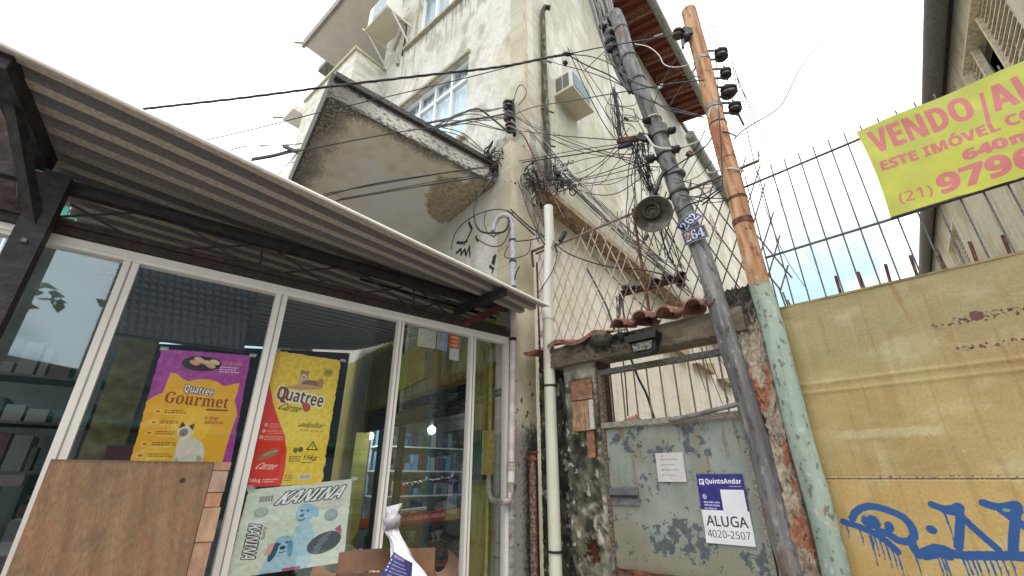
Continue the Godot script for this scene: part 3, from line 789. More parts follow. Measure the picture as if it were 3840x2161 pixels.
func shop_inside() -> void:
	var n1 := noise(131, 1.2, 5); var n2 := noise(132, 5.0, 4)
	# the shop's own street wall, olive yellow below the slab, white with scrawls above the canopy
	var f := thing("shop_facade", "ground floor shop wall, olive yellow inside the porch and white with scrawls above the canopy", "wall", at("F", 2.0, 0, -0.1))
	var im := paint(640, 640, -0.3, 4.9, 0.0, 5.2, func(u, v):
		var c: Color
		if v < 3.42 + 0.03 * n2.get_noise_1d(u * 3):
			c = Color("8f8738").lerp(Color("a09a52"), clampf(0.5 + n1.get_noise_2d(u * 1.2, v * 0.8), 0, 1))
			c = c.lerp(Color("5f5a2c"), clampf(n2.get_noise_2d(u * 2.5, v * 0.35) - 0.05, 0, 0.6))
		else:
			c = Color("cfccc0").lerp(Color("b9b49f"), clampf(n1.get_noise_2d(u + 8, v) * 1.3, 0, 0.8))
			c = c.lerp(Color("dedcd6"), clampf(-n1.get_noise_2d(u + 8, v * 1.5) * 1.3, 0, 0.8))
			c = c.lerp(Color("7a6a50"), (1.0 - smoothstep(0.02, 0.1, absf(u - 0.72 - 0.02 * n2.get_noise_1d(v * 4)))) * (1.0 - smoothstep(3.6, 4.3, v)) * 0.35)
		return c * (0.97 + 0.08 * n2.get_noise_2d(u * 4, v * 4)))
	var pr := Print.new(8, 8, Color.WHITE)
	pr.im = im; pr.w = 640; pr.h = 640
	var ink := Color("2a2a2e")
	var q := func(pts: Array) -> Array:
		var o := []
		for p in pts: o.append(Vector2((p.x + 0.3) / 5.2, (5.2 - p.y) / 5.2))
		return o
	for st in [[Vector2(0.843, 4.48), Vector2(0.762, 4.345), Vector2(0.846, 4.272), Vector2(0.932, 4.205)], [Vector2(1.099, 4.309), Vector2(0.966, 4.243), Vector2(0.861, 4.222)], [Vector2(1.105, 4.165), Vector2(1.004, 4.172), Vector2(0.984, 4.089), Vector2(0.914, 4.13), Vector2(0.87, 4.031), Vector2(0.806, 4.124), Vector2(0.784, 3.981)], [Vector2(0.299, 3.762), Vector2(0.26, 3.772), Vector2(0.287, 3.686), Vector2(0.318, 3.714), Vector2(0.299, 3.762)], [Vector2(0.161, 3.684), Vector2(0.123, 3.637), Vector2(0.159, 3.557), Vector2(0.206, 3.559)], [Vector2(0.357, 3.68), Vector2(0.295, 3.625), Vector2(0.314, 3.593)], [Vector2(0.665, 4.189), Vector2(0.621, 4.115)]]:
		pr.stroke(q.call(st), 0.0042, ink, 0.003)
	var facade := relief(painted(im, 0.9), 22, 0.06, 4.0)
	part(f, "wall", pwall(MB.new().area(-0.3, 4.9, 0.0, 5.2), "F", 0.0, 7.5, 0.0, 5.0, -0.22, 0.0, [[0.74, 3.85, 0.0, 2.52]]), facade)
	part(f, "roller_shutter", MB.new().sheet(2, 60, func(s, t): return at("F", lerpf(0.74, 3.85, s), lerpf(2.2, 2.52, t), -0.15 + 0.006 * sin(t * 60.0)), nrm("F")), mottled("1b1d22", "25282e", "33363c", 68, 0.02, 0.6, 1.0))
	for u in [2.53, 3.2]: part(f, "door_frame", pb(MB.new(), "F", u, u + 0.06, 0.0, 2.2, -0.2, -0.12), M.steel_dark)
	# room behind the doorway, with its own shell
	var room := thing("shop_room", "dim shop interior with shelving seen through the porch glass and open doorway", "room", at("F", 2.0, 0, -3.5))
	var wall := mottled("7b8283", "90989a", "a6adae", 69, 0.01, 0.9, 0.4)
	var slope := func(v: float, h: float, m: Material, called: String) -> void:
		var mb := MB.new()
		for y in [v, v + h]: mb.quad(at("F", 0.62, y, -0.22), at("F", 7.4, y, -0.22), at("F", 7.4, y, -5.2), at("F", 1.85, y, -5.2), Vector3.DOWN if y == v else Vector3.UP)
		part(room, called, mb, m)
	slope.call(2.83, 0.05, mottled("8c9293", "9fa6a7", "b4babb", 70, 0.01, 0.9, 0.4), "ceiling")
	slope.call(0.121, 0.02, mottled("4b4a48", "605e5a", "75726c", 72, 0.02, 0.6, 0.4), "floor")
	part(room, "back_wall", pb(MB.new(), "F", 1.85, 7.4, 0.14, 2.83, -5.2, -5.0), wall)
	part(room, "right_wall", MB.new().box(at("F", 0.64, 0.14, -0.23), at("F", 1.8, 0.14, -5.0) - at("F", 0.64, 0.14, -0.23), Vector3(0, 2.69, 0), dirv("F") * 0.06), wall)
	part(room, "left_wall", pb(MB.new(), "F", 7.2, 7.4, 0.14, 2.83, -5.0, -0.22), wall)
	part(room, "ceiling_beam", pb(MB.new(), "F", 1.6, 7.2, 2.6, 2.825, -3.4, -3.2), wall)
	part(room, "wall_panel", pb(MB.new(), "F", 3.6, 5.6, 1.7, 2.5, -4.99, -4.94), mat(Color("a9b4b8"), 0.8))
	# lit bulbs
	for k in 2:
		var p: Vector3 = [Vector3(-2.511, 2.3, -8.192), Vector3(-1.248, 2.3, -7.152)][k]
		var l := thing("ceiling_bulb", ["lit white bulb hanging in the shop, left and smaller of the two", "lit white bulb hanging in the shop, right and brighter of the two"][k], "lamp", p, "bulbs in the shop")
		var lm := mat(Color.WHITE, 0.5)
		lm.emission_enabled = true; lm.emission = Color(0.9, 0.97, 1.0); lm.emission_energy_multiplier = 20.0
		part(l, "bulb", MB.new().lathe(p, Vector3.DOWN, [[0.0, 0.0], [0.03, 0.006], [0.052, 0.03], [0.06, 0.06], [0.052, 0.09], [0.03, 0.113], [0.0, 0.12]], 14), lm)
		part(l, "socket", MB.new().tube([p + Vector3(0, 0.02, 0), p + Vector3(0, 0.12, 0)], 0.02, 8), M.black)
		rod(l, "cord", p + Vector3(0, 0.12, 0), p + Vector3(0, 0.52, 0), 0.006, M.black)
		var o := OmniLight3D.new()
		o.name = "bulb_light"
		o.light_color = Color(0.9, 0.97, 1.0); o.light_energy = 1.4; o.omni_range = 14.0; o.omni_attenuation = 2.0; o.light_size = 0.08; o.shadow_enabled = true
		o.position = p + Vector3(0, -0.08, 0)
		add_child(o)
	# shelving along the back, full of goods
	var rng := RandomNumberGenerator.new(); rng.seed = 21
	var cols := ["243848", "31506a", "4a6a80", "1f2c38", "5b6468", "5a2624", "24402c", "7a7a74", "39404a", "4a3e4a"]
	for sidx in 2:
		var x0: float = [0.9, 2.75][sidx]; var x1: float = [2.7, 4.4][sidx]
		var sh := thing("shelf_unit", ["nearer shelving of bluish and mixed goods seen through the shop doorway", "farther shelving of bluish and mixed goods deep in the shop"][sidx], "shelf", at("P", (x0 + x1) / 2, 0.14, -5.1), "shelves in the shop")
		for k in 5: part(sh, "shelf", pb(MB.new(), "P", x0, x1, 0.4 + 0.42 * k, 0.425 + 0.42 * k, -5.4, -4.95), mat(Color("9ca0a2"), 0.6))
		for u in [x0, x1 - 0.04]: part(sh, "upright", pb(MB.new(), "P", u, u + 0.04, 0.14, 2.35, -5.44, -5.4), M.galv)
		for k in 5:
			var g := MB.new()
			var u := x0 + 0.05
			while u < x1 - 0.25:
				var w := rng.randf_range(0.03, 0.14); var hh := rng.randf_range(0.08, 0.33)
				g.col = Color(cols[rng.randi() % cols.size()]).srgb_to_linear()
				pb(g, "P", u, u + w, 0.426 + 0.42 * k, 0.426 + 0.42 * k + hh, -5.3, -4.97)
				u += w + 0.015
			var gm := mat(Color.WHITE, 0.4); gm.vertex_color_use_as_albedo = true
			part(sh, "goods", g, gm, true).set_meta("kind", "stuff")
	# display stand with a red header just inside the door
	var st := thing("display_stand", "shop display stand with a red header strip and a yellow end tag", "shelf", at("F", 2.0, 0.14, -0.5))
	var red := mat(Color("a8332c"), 0.5)
	var hd := Print.new(512, 48, Color("c03a32"))
	hd.rect(0, 0, 0.42, 1, Color("cc5038"))
	hd.text("TUDO PRA BICHO EM FAMILIA", 0.55, 0.3, 0.34, 0.42, Color("e8dcd6"))
	hd.oval(0.5, 0.5, 0.016, 0.3, Color("e8dcd6")); hd.oval(0.5, 0.5, 0.009, 0.17, Color("a52f2a"))
	var hm := painted(hd.im, 0.5)
	var hmb := MB.new()
	var ha := Vector3(-2.636, 0.877, -7.885); var hb := Vector3(-0.518, 1.222, -5.175)
	var hw := (hb - ha)
	hmb.quad(ha + Vector3(0, -0.07, 0), hb + Vector3(0, -0.05, 0), hb + Vector3(0, 0.05, 0), ha + Vector3(0, 0.06, 0), nrm("F"), Vector2(0, 1), Vector2(1, 1), Vector2(1, 0), Vector2(0, 0))
	part(st, "header", hmb, hm)
	part(st, "header_back", MB.new().box(ha + Vector3(0, -0.07, 0) - nrm("F") * 0.03, hw, Vector3(0, 0.11, 0), nrm("F") * 0.025), red)
	part(st, "end_tag", MB.new().box(hb + Vector3(0, -0.06, 0) - hw * 0.1 + nrm("F") * 0.004, hw * 0.085, Vector3(0, 0.1, 0), nrm("F") * 0.006), mat(Color("b3a044"), 0.6))
	part(st, "shelf", MB.new().box(ha + Vector3(0, -0.5, 0) - nrm("F") * 0.4, hw, Vector3(0, 0.03, 0), nrm("F") * 0.38), red)
	part(st, "shelf", MB.new().box(ha + Vector3(0, -0.09, 0) - nrm("F") * 0.4, hw, Vector3(0, 0.02, 0), nrm("F") * 0.36), mat(Color("40444a"), 0.6))
	part(st, "back_panel", MB.new().box(ha + Vector3(0, -1.05, 0) - nrm("F") * 0.45, hw, Vector3(0, 1.0, 0), nrm("F") * 0.03), mat(Color("33373a"), 0.8))
	part(st, "roll", MB.new().tube([ha + hw * 0.58 + Vector3(0, 0.085, 0), ha + hw * 0.76 + Vector3(0, 0.085, 0)], 0.018, 8), mat(Color("c9c4b4"), 0.8))
	# clear bags of straw nests standing on the stand
	var lumps := noise(133, 1.5, 3)
	for k in 6:
		var p := ha + hw * (0.42 + 0.095 * k + 0.01 * (k % 2)) + Vector3(0, -0.37 + 0.012 * (k % 3), 0) - nrm("F") * (0.12 + 0.1 * (k % 2))
		var bg := thing("straw_bag", "knotted clear bag of straw under the red header, one of six", "bag", p + Vector3(0, -0.1, 0), "bags of straw on the display stand")
		part(bg, "straw", MB.new().blob(p, Vector3(0.1, 0.1, 0.09), lumps, 0.35, 8), M.straw)
		var fb := MB.new()
		for i in 60:
			var d := Vector3(rng.randfn(), rng.randfn(), rng.randfn()).normalized()
			var e := d.cross(Vector3(rng.randfn(), rng.randfn(), rng.randfn())).normalized()
			fb.tube([p + d * 0.105 - e * 0.04, p + d * 0.113, p + d * 0.105 + e * 0.04], 0.0022, 3, false)
		part(bg, "fibre", fb, M.straw_pale).set_meta("kind", "stuff")
		part(bg, "knot", MB.new().lathe(p + Vector3(0, 0.1, 0), Vector3.UP, [[0.03, -0.02], [0.012, 0.02], [0.012, 0.035], [0.05, 0.1]], 9), M.clear_bag)
	# price strip scrawled in white across the doorway glass
	var sc := MB.new()
	var s0 := Vector3(-1.332, 1.498, -5.892); var s1 := Vector3(-0.592, 1.566, -4.945)
	for k in 17:
		var x := s0.lerp(s1, k / 17.0 + 0.004)
		sc.bar(x, x + (s1 - s0) * (0.02 + 0.018 * rng.randf()) + Vector3(0, rng.randf_range(-0.03, 0.045), 0), 0.004, 0.016 + 0.012 * rng.randf(), nrm("F"))
	solo("white_lettering", sc, mat(Color("e8eaea"), 0.6), "strip of ragged white lettering hanging in the shop doorway", "sign")
	# things on the yellow wall inside the right-hand pane
	var mbx := thing("meter_box", "dark green meter box on the olive wall behind the right-hand pane", "box", at("F", 0.46, 1.54, 0.06))
	part(mbx, "case", pb(MB.new(), "F", 0.34, 0.58, 1.54, 1.96, 0.003, 0.1), mottled("142a20", "1d3a2b", "2a4c38", 73, 0.03, 0.6, 1.5))
	part(mbx, "lid", pb(MB.new(), "F", 0.35, 0.57, 1.66, 1.95, 0.101, 0.112), mat(Color("1a4a2c"), 0.4))
	var cb := thing("conduit_box", "yellow painted conduit box and pipe beside the dark green meter box", "box", at("F", 0.24, 1.5, 0.05))
	var yl := mottled("8f8838", "a59d45", "b5ae5e", 74, 0.03, 0.7, 1.5)
	part(cb, "cover", pb(MB.new(), "F", 0.18, 0.31, 1.58, 1.95, 0.003, 0.08), yl)
	part(cb, "pipe", MB.new().tube([at("F", 0.245, 1.95, 0.04), at("F", 0.25, 2.9, 0.04)], 0.02, 8), yl)
	part(cb, "pipe", MB.new().tube(curve([at("F", 0.24, 1.58, 0.04), at("F", 0.24, 1.45, 0.04), at("F", 0.19, 1.38, 0.04), at("F", 0.07, 1.37, 0.04), at("F", 0.0, 1.38, 0.04)]), 0.026, 8), mottled("8a877a", "a19d8e", "b4b0a2", 75, 0.03, 0.7, 1.5))
	part(cb, "pipe", MB.new().tube([at("F", 0.27, 1.4, 0.03), at("F", 0.28, 0.14, 0.03)], 0.015, 8), yl)
	# embossed panel and olive pillar added in place of reflections in the glass; dark rear
	var pan := MB.new()
	pan.sheet(126, 66, func(s, t):
		var u: float = lerpf(-2.77, -2.07, s); var v: float = lerpf(2.36, 2.8, t)
		var a: float = s * 16.0 + t * 2.0; var b2: float = t * 10.0
		return at("P", u, v, -0.3 + 0.02 * pow(absf(sin(a * PI)) * absf(sin(b2 * PI)), 0.7)), nrm("P"))
	solo("reflection_panel", pan, mat(Color("50585e"), 0.35), "grey quilted panel standing in for a bumpy facade reflected in the second pane", "panel")
	solo("reflection_panel_back", pb(MB.new(), "P", -2.78, -2.06, 2.35, 2.81, -0.34, -0.31), mat(Color("3d4347"), 0.8), "dark backing board added behind the grey quilted panel", "board")
	solo("reflection_pillar", pb(MB.new(), "P", -2.76, -2.55, 0.12, 2.85, -1.25, -1.0), mottled("5c5838", "75704a", "8a8560", 76, 0.02, 0.9, 0.6), "olive square pillar standing in for a reflection in the second pane", "pillar")
	var rear := thing("porch_rear_wall", "dark rear wall of the porch behind the glass", "wall", at("P", -2.5, 0, -4.3))
	part(rear, "wall", pprism(MB.new(), "P", [Vector2(-5.4, 0), Vector2(-0.1, 0), Vector2(-0.1, 3.5), Vector2(-2.8, 3.19), Vector2(-2.8, 4.8), Vector2(-5.4, 4.8)], -4.45, -4.25), mottled("202726", "2b3332", "384140", 77, 0.01, 0.9, 0.4))
	part(rear, "end_wall", MB.new().box(at("P", -4.65, 0, -4.24), dirv("P") * 0.05, Vector3(0, 2.5, 0), nrm("P") * 4.2), mottled("202726", "2b3332", "384140", 78, 0.01, 0.9, 0.4))
	for k in 3:
		var v: float = 0.9 + 0.45 * k
		part(rear, "shelf", pb(MB.new(), "P", -4.4, -2.9, v, v + 0.03, -4.248, -3.8), M.steel_dark)
	var pr2 := RandomNumberGenerator.new(); pr2.seed = 44
	var pk := thing("reflection_rack", "tall rack of mixed goods added behind the left panes for reflected clutter", "shelf", at("P", -2.6, 0.12, -2.2))  # rack added to stand in for clutter reflected in the panes
	for k in 6: part(pk, "shelf", pb(MB.new(), "P", -4.3, -1.5, 0.5 + 0.36 * k, 0.52 + 0.36 * k, -2.4, -2.0), M.steel_dark)
	for u in [-4.3, -2.9, -1.54]: part(pk, "upright", pb(MB.new(), "P", u, u + 0.04, 0.12, 2.5, -2.0, -1.96), M.galv_dark)
	for k in 6:
		var g := MB.new()
		var u := -4.25
		while u < -1.75:
			var w := pr2.randf_range(0.03, 0.13)
			if pr2.randf() < 0.75:
				g.col = Color(["1d2426", "2a3436", "3a2a26", "4a4d4c", "4b4e4c", "20343a", "3a1c1e", "5d5f5c", "2a3a2a"][pr2.randi() % 9]).srgb_to_linear()
				pb(g, "P", u, u + w, 0.521 + 0.36 * k, 0.521 + 0.36 * k + pr2.randf_range(0.08, 0.28), -2.35, -2.03)
			u += w + 0.02
		var gm := mat(Color.WHITE, 0.35); gm.vertex_color_use_as_albedo = true
		part(pk, "goods", g, gm, true).set_meta("kind", "stuff")
	# dim goods stacked in the porch
	var names := ["maroon sack standing in the porch behind the plywood board", "grey sack lying on the porch shelf behind the leftmost pane", "grey carton on the porch rack by the left mullion", "dark crate under the porch shelf"]
	var spec := [[-2.45, 1.2, 1.75, -0.9, "4a1420", 0.18], [-3.6, 1.38, 1.62, -3.9, "5b5a58", 0.25], [-2.9, 1.1, 1.3, -1.3, "55585a", 0.1], [-3.3, 0.93, 1.2, -3.9, "2a2622", 0.3]]
	for k in 4:
		var e: Array = spec[k]
		solo(["sack", "sack", "carton", "crate"][k], pb(MB.new(), "P", e[0] - e[5], e[0] + e[5], e[1], e[2], e[3] - 0.25, e[3]), mat(Color(e[4]), 0.7), names[k], ["sack", "sack", "box", "crate"][k])

func canopy() -> void:
	var c := thing("metal_canopy", "corrugated metal canopy on a welded truss along the shop porch", "canopy", at("P", -1.6, 2.8, 0.3))
	var er := Vector3(0.323, 2.954, -3.66); var el := Vector3(-2.254, 3.3, -1.353)
	var e0 := el + (el - er) * 0.015
	var i1 := at("P", -0.03, 3.55, -4.25); var i0 := at("P", -2.9, 3.2, -4.25)
	var surf := func(s: float, t: float) -> Vector3:
		var p: Vector3 = e0.lerp(er, s).lerp(i0.lerp(i1, s), t)
		return p
	var sheet := MB.new()
	var ribs := MB.new()
	# crisp trapezoid ribs: low flat, web, high flat, web
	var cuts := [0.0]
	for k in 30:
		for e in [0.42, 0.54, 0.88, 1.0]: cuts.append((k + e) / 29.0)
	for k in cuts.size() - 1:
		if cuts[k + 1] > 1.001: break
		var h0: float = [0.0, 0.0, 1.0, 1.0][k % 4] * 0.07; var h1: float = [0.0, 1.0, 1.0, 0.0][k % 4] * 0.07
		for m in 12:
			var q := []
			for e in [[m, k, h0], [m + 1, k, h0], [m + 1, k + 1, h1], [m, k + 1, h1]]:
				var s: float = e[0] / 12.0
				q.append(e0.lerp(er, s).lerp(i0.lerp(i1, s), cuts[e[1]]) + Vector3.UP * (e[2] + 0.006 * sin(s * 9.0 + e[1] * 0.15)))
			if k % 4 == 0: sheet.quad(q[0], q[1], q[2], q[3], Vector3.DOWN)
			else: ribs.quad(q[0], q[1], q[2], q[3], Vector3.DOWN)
	# dusty tan on the low pans; rib grey darkened to carry the recess shade
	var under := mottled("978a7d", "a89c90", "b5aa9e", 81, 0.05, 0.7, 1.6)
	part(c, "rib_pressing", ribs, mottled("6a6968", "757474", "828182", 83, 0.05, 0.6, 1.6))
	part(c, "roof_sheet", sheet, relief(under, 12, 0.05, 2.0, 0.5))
	part(c, "edge_trim", MB.new().sheet(2, 6, func(s, t): return e0.lerp(er, s) + Vector3(0, 0.014 * cos(PI * t) + 0.002, 0) + (e0 - i0).normalized() * (0.006 + 0.014 * sin(PI * t)), Vector3(0.6, 0.3, 0.8)), mat(Color("dcd9d4"), 0.5))
	# truss along the glass
	var ch := part(c, "top_chord", pb(MB.new(), "P", -4.6, -0.05, 3.0, 3.05, 0.03, 0.09), M.steel_dark)
	part(c, "purlin", pb(MB.new(), "P", -4.6, -0.05, 3.052, 3.085, -0.05, 0.06), M.steel_dark)
	part(c, "bottom_chord", pb(MB.new(), "P", -4.6, -0.05, 2.817, 2.85, 0.0, 0.06), M.dark_rust)
	for q in [[Vector2(-3.088, 2.948), Vector2(-2.808, 2.786)], [Vector2(-3.144, 2.817), Vector2(-2.794, 3.011)], [Vector2(-2.581, 3.002), Vector2(-2.192, 2.784)], [Vector2(-2.563, 2.793), Vector2(-2.192, 2.993)], [Vector2(-2.138, 2.981), Vector2(-2.123, 2.785)], [Vector2(-2.04, 2.992), Vector2(-1.676, 2.786)], [Vector2(-2.004, 2.789), Vector2(-1.623, 2.999)], [Vector2(-1.439, 2.993), Vector2(-1.061, 2.784)], [Vector2(-1.421, 2.787), Vector2(-1.105, 2.977)], [Vector2(-1.008, 2.984), Vector2(-0.996, 2.787)], [Vector2(-0.957, 2.985), Vector2(-0.67, 2.813)], [Vector2(-0.933, 2.802), Vector2(-0.654, 2.969)], [Vector2(-0.475, 2.97), Vector2(-0.556, 2.777)]]:
		var a: Vector2 = q[0]; var b: Vector2 = q[1]
		rod(c, "truss_rod", at("P", a.x, clampf(a.y, 2.84, 3.02), 0.05), at("P", b.x, clampf(b.y, 2.84, 3.02), 0.05), 0.007, M.steel_dark)
	for k in 2:
		part(c, "tie_bar", MB.new().bar(Vector3(-1.275, 3.082, -3.357), Vector3(-0.082, 3.035, -4.292) + Vector3(0, 0.02 * k, 0), 0.012, 0.012), M.steel_dark)
	# rafters under the sheet
	for s in [0.012, 0.86]:
		var a: Vector3 = surf.call(s, 0.008) + Vector3(0, -0.035, 0); var b: Vector3 = surf.call(s, 0.165) + Vector3(0, -0.07, 0)
		part(c, "rafter", MB.new().bar(a, b, 0.06 if s > 0.5 else 0.09, 0.06 if s > 0.5 else 0.1), M.steel_dark)
	part(c, "knee_brace", MB.new().bar(at("P", -3.16, 2.75, 0.13), surf.call(0.012, 0.06) + Vector3(0, -0.07, 0), 0.05, 0.05), M.steel_dark)
	rod(c, "rod", Vector3(-2.628, 3.486, -1.7), Vector3(-2.672, 2.945, -2), 0.012, M.steel_dark)
	part(c, "wall_bracket", MB.new().bar(Vector3(-0.038, 3.072, -3.882), Vector3(-0.433, 2.779, -3.674), 0.06, 0.06), M.rust_red)
	part(c, "corner_post", pb(MB.new(), "P", -4.6, -4.5, 0.0, 3.05, -0.02, 0.08), M.steel_dark)

func stuck_bags() -> void:
	var wr := noise(141, 6.0, 4)
	# each bag is printed film taped to the inside of the glass
	var film := func(o: Node, corners: Array, im: Image, key: int, cut: float) -> void:
		var a: Vector3 = corners[0]; var b: Vector3 = corners[1]; var cc: Vector3 = corners[2]; var d: Vector3 = corners[3]
		var n := nrm("P")
		var mb := MB.new()
		mb.sheet(36, 44, func(s, t):
			var p: Vector3 = a.lerp(b, s).lerp(d.lerp(cc, s), t)
			var edge: float = minf(minf(s, 1 - s), minf(t, 1 - t))
			var e := 0.002 * cut * (1.0 - smoothstep(0.0, 0.03, edge)) * wr.get_noise_2d(s * 9 + key, t * 9)
			var crease: float = absf(wr.get_noise_2d(s * 3.0 + key, t * 1.6)) * 0.007
			return p + n * (0.003 * wr.get_noise_2d(s * 2.0 + key, t * 2.0) + crease - 0.006) + (b - a).normalized() * e * 2.0 + Vector3.UP * e, n)
		var m := painted(im, 0.3)
		m.clearcoat_enabled = true; m.clearcoat = 0.4; m.clearcoat_roughness = 0.25
		part(o, "printed_film", mb, m)
		for k in 3:
			var q: Vector3 = [a, b, d][k]
			part(o, "tape", MB.new().box(q + n * 0.007 + Vector3(-0.01, -0.01, 0), (b - a).normalized() * 0.04, Vector3(0, 0.02, 0), n * 0.001), M.clear_bag)
	# purple and yellow cat food bag
	var b1 := thing("pet_food_bag", "purple and yellow cat food bag printed with a pale cat, taped behind the glass", "bag", at("P", -2.26, 1.6, -0.02))
	var p := Print.new(384, 520, Color("8c2f86"))
	for j in 520:
		for i in range(0, 384, 2):
			var k := wr.get_noise_2d(i * 0.004, j * 0.004)
			p.im.fill_rect(Rect2i(i, j, 2, 1), Color("9a3692").lerp(Color("b052a8"), clampf(0.4 + k, 0, 1)))
	var yel := Color("e6b02a")
	p.poly([Vector2(-0.02, 0.48), Vector2(0.06, 0.42), Vector2(0.13, 0.39), Vector2(0.14, 0.3), Vector2(0.16, 0.21), Vector2(0.22, 0.215), Vector2(0.3, 0.26), Vector2(0.36, 0.275), Vector2(0.46, 0.255), Vector2(0.58, 0.25), Vector2(0.68, 0.27), Vector2(0.76, 0.305), Vector2(0.88, 0.275), Vector2(0.93, 0.27), Vector2(0.925, 0.36), Vector2(0.91, 0.43), Vector2(0.95, 0.5), Vector2(0.97, 0.56), Vector2(0.93, 0.75), Vector2(0.9, 1.02), Vector2(-0.02, 1.02)], yel)
	p.oval(0.5, 0.66, 0.2, 0.16, Color("ecc23c"))
	p.oval(0.33, 0.92, 0.3, 0.1, Color("ecc23c"))
	p.oval(0.46, 0.11, 0.22, 0.068, Color("231a20"))
	for e in [[0.38, 0.105, "d9a07e"], [0.45, 0.09, "c97a66"], [0.52, 0.1, "e2c2a0"], [0.56, 0.125, "cdb08a"], [0.42, 0.075, "e0b9a0"], [0.6, 0.09, "d8c8a0"]]: p.oval(e[0], e[1], 0.06, 0.022, Color(e[2]), 0.3)
	p.text("Mix de Carnes", 0.69, 0.07, 0.24, 0.035, Color("d98a5a"), "Droid Serif")
	p.lines(0.67, 0.125, 0.92, 3, 0.022, 0.01, Color("e6d2e4"), 3)
	p.text("Quatree", 0.345, 0.305, 0.32, 0.08, Color("2a2046"), "Droid Sans", true, 0.12, 0.0, 0.008)
	p.text("Quatree", 0.345, 0.305, 0.32, 0.08, Color("f2eee6"), "Droid Sans", true, 0.12)
	p.text("Gourmet", 0.17, 0.375, 0.68, 0.1, Color("8a4324"), "Droid Serif", true, 0.06)
	p.rect(0.62, 0.515, 0.86, 0.53, Color("5a3a20"))
	p.text("Gatos", 0.62, 0.575, 0.15, 0.03, Color("8a3a30"), "Droid Serif")
	p.text("Adultos", 0.62, 0.61, 0.21, 0.033, Color("8a3a30"), "Droid Serif")
	for k in 5:
		p.oval(0.13 - 0.014 * k, 0.55 + 0.09 * k, 0.045, 0.022, Color("ecc35a")); p.oval(0.13 - 0.014 * k, 0.55 + 0.09 * k, 0.02, 0.01, Color("a8741c"))
		p.lines(0.2 - 0.014 * k, 0.535 + 0.09 * k, 0.42, 2, 0.017, 0.008, Color("7a4a1c"), 5 + k)
		p.lines(0.2 - 0.014 * k, 0.57 + 0.09 * k, 0.38, 1, 0.02, 0.006, Color("f4e2a0"), 15 + k)
	# the printed cat
	var fur := Color("d9d6c8"); var shade := Color("b4ac9a"); var dark := Color("57493f")
	p.poly([Vector2(0.42, 0.76), Vector2(0.56, 0.76), Vector2(0.66, 0.81), Vector2(0.7, 0.9), Vector2(0.69, 1.02), Vector2(0.62, 1.02), Vector2(0.6, 0.95), Vector2(0.52, 0.96), Vector2(0.5, 1.02), Vector2(0.44, 1.02), Vector2(0.44, 0.98), Vector2(0.38, 1.02), Vector2(0.4, 0.9), Vector2(0.39, 0.82)], fur)
	p.poly([Vector2(0.62, 0.9), Vector2(0.68, 0.93), Vector2(0.68, 1.02), Vector2(0.63, 1.02)], shade)
	p.poly([Vector2(0.42, 0.92), Vector2(0.46, 0.95), Vector2(0.42, 1.02), Vector2(0.38, 1.02)], shade)
	p.oval(0.45, 0.71, 0.085, 0.055, fur)
	p.poly([Vector2(0.375, 0.69), Vector2(0.4, 0.625), Vector2(0.44, 0.665)], dark); p.poly([Vector2(0.47, 0.665), Vector2(0.53, 0.64), Vector2(0.525, 0.7)], dark)
	p.oval(0.435, 0.72, 0.045, 0.035, Color("9a8a7a")); p.oval(0.415, 0.705, 0.012, 0.006, Color("4a6a80")); p.oval(0.46, 0.708, 0.012, 0.006, Color("4a6a80")); p.oval(0.432, 0.732, 0.012, 0.007, dark)
	p.stroke([Vector2(0.69, 0.99), Vector2(0.76, 1.0), Vector2(0.84, 0.97)], 0.016, dark)
	film.call(b1, [Vector3(-2.028, 2.239, -2.475), Vector3(-1.672, 2.272, -2.754), Vector3(-1.647, 1.611, -2.773), Vector3(-2.01, 1.605, -2.489)], p.im, 1, 1.5)
	# yellow and red dog food bag
	var b2 := thing("pet_food_bag", "yellow dog food bag with a red flank and a lying dog, taped beside the mullion", "bag", at("P", -1.69, 1.5, -0.02))
	p = Print.new(384, 640, Color("e0bd24"))
	for j in 640:
		for i in range(0, 384, 2):
			var k := wr.get_noise_2d(i * 0.005 + 7, j * 0.005)
			var pale := exp(-Vector2((i / 384.0 - 0.55) * 2.2, (j / 640.0 - 0.5) * 3.2).length_squared())
			p.im.fill_rect(Rect2i(i, j, 2, 1), Color("e4bc28").lerp(Color("ecda60"), clampf(0.3 + k * 0.8 + pale * 0.7, 0, 1)))
	p.poly([Vector2(-0.02, 0.2), Vector2(0.05, 0.3), Vector2(0.13, 0.42), Vector2(0.24, 0.53), Vector2(0.36, 0.64), Vector2(0.43, 0.76), Vector2(0.45, 0.88), Vector2(0.44, 1.02), Vector2(-0.02, 1.02)], Color("d83c2a"))
	p.poly([Vector2(0.76, 0.085), Vector2(0.9, 0.095), Vector2(0.9, 0.14), Vector2(0.83, 0.16), Vector2(0.76, 0.14)], Color("b0a02e"))
	p.rect(0.79, 0.115, 0.88, 0.125, Color("6a6420"))
	for e in [[0.5, 0.22, 0.09, 0.05, "c9b490"], [0.62, 0.235, 0.16, 0.034, "8a6a48"], [0.56, 0.26, 0.22, 0.02, "c2a67c"], [0.43, 0.275, 0.16, 0.012, "b89a6c"], [0.48, 0.165, 0.06, 0.034, "b08a5c"], [0.48, 0.178, 0.035, 0.018, "e0d4bc"], [0.74, 0.21, 0.05, 0.032, "a88a60"]]: p.oval(e[0], e[1], e[2], e[3], Color(e[4]))
	p.poly([Vector2(0.42, 0.155), Vector2(0.43, 0.12), Vector2(0.47, 0.14)], Color("8a6a48")); p.poly([Vector2(0.5, 0.14), Vector2(0.54, 0.12), Vector2(0.54, 0.155)], Color("8a6a48"))
	p.oval(0.48, 0.182, 0.014, 0.007, Color("2a2018"))
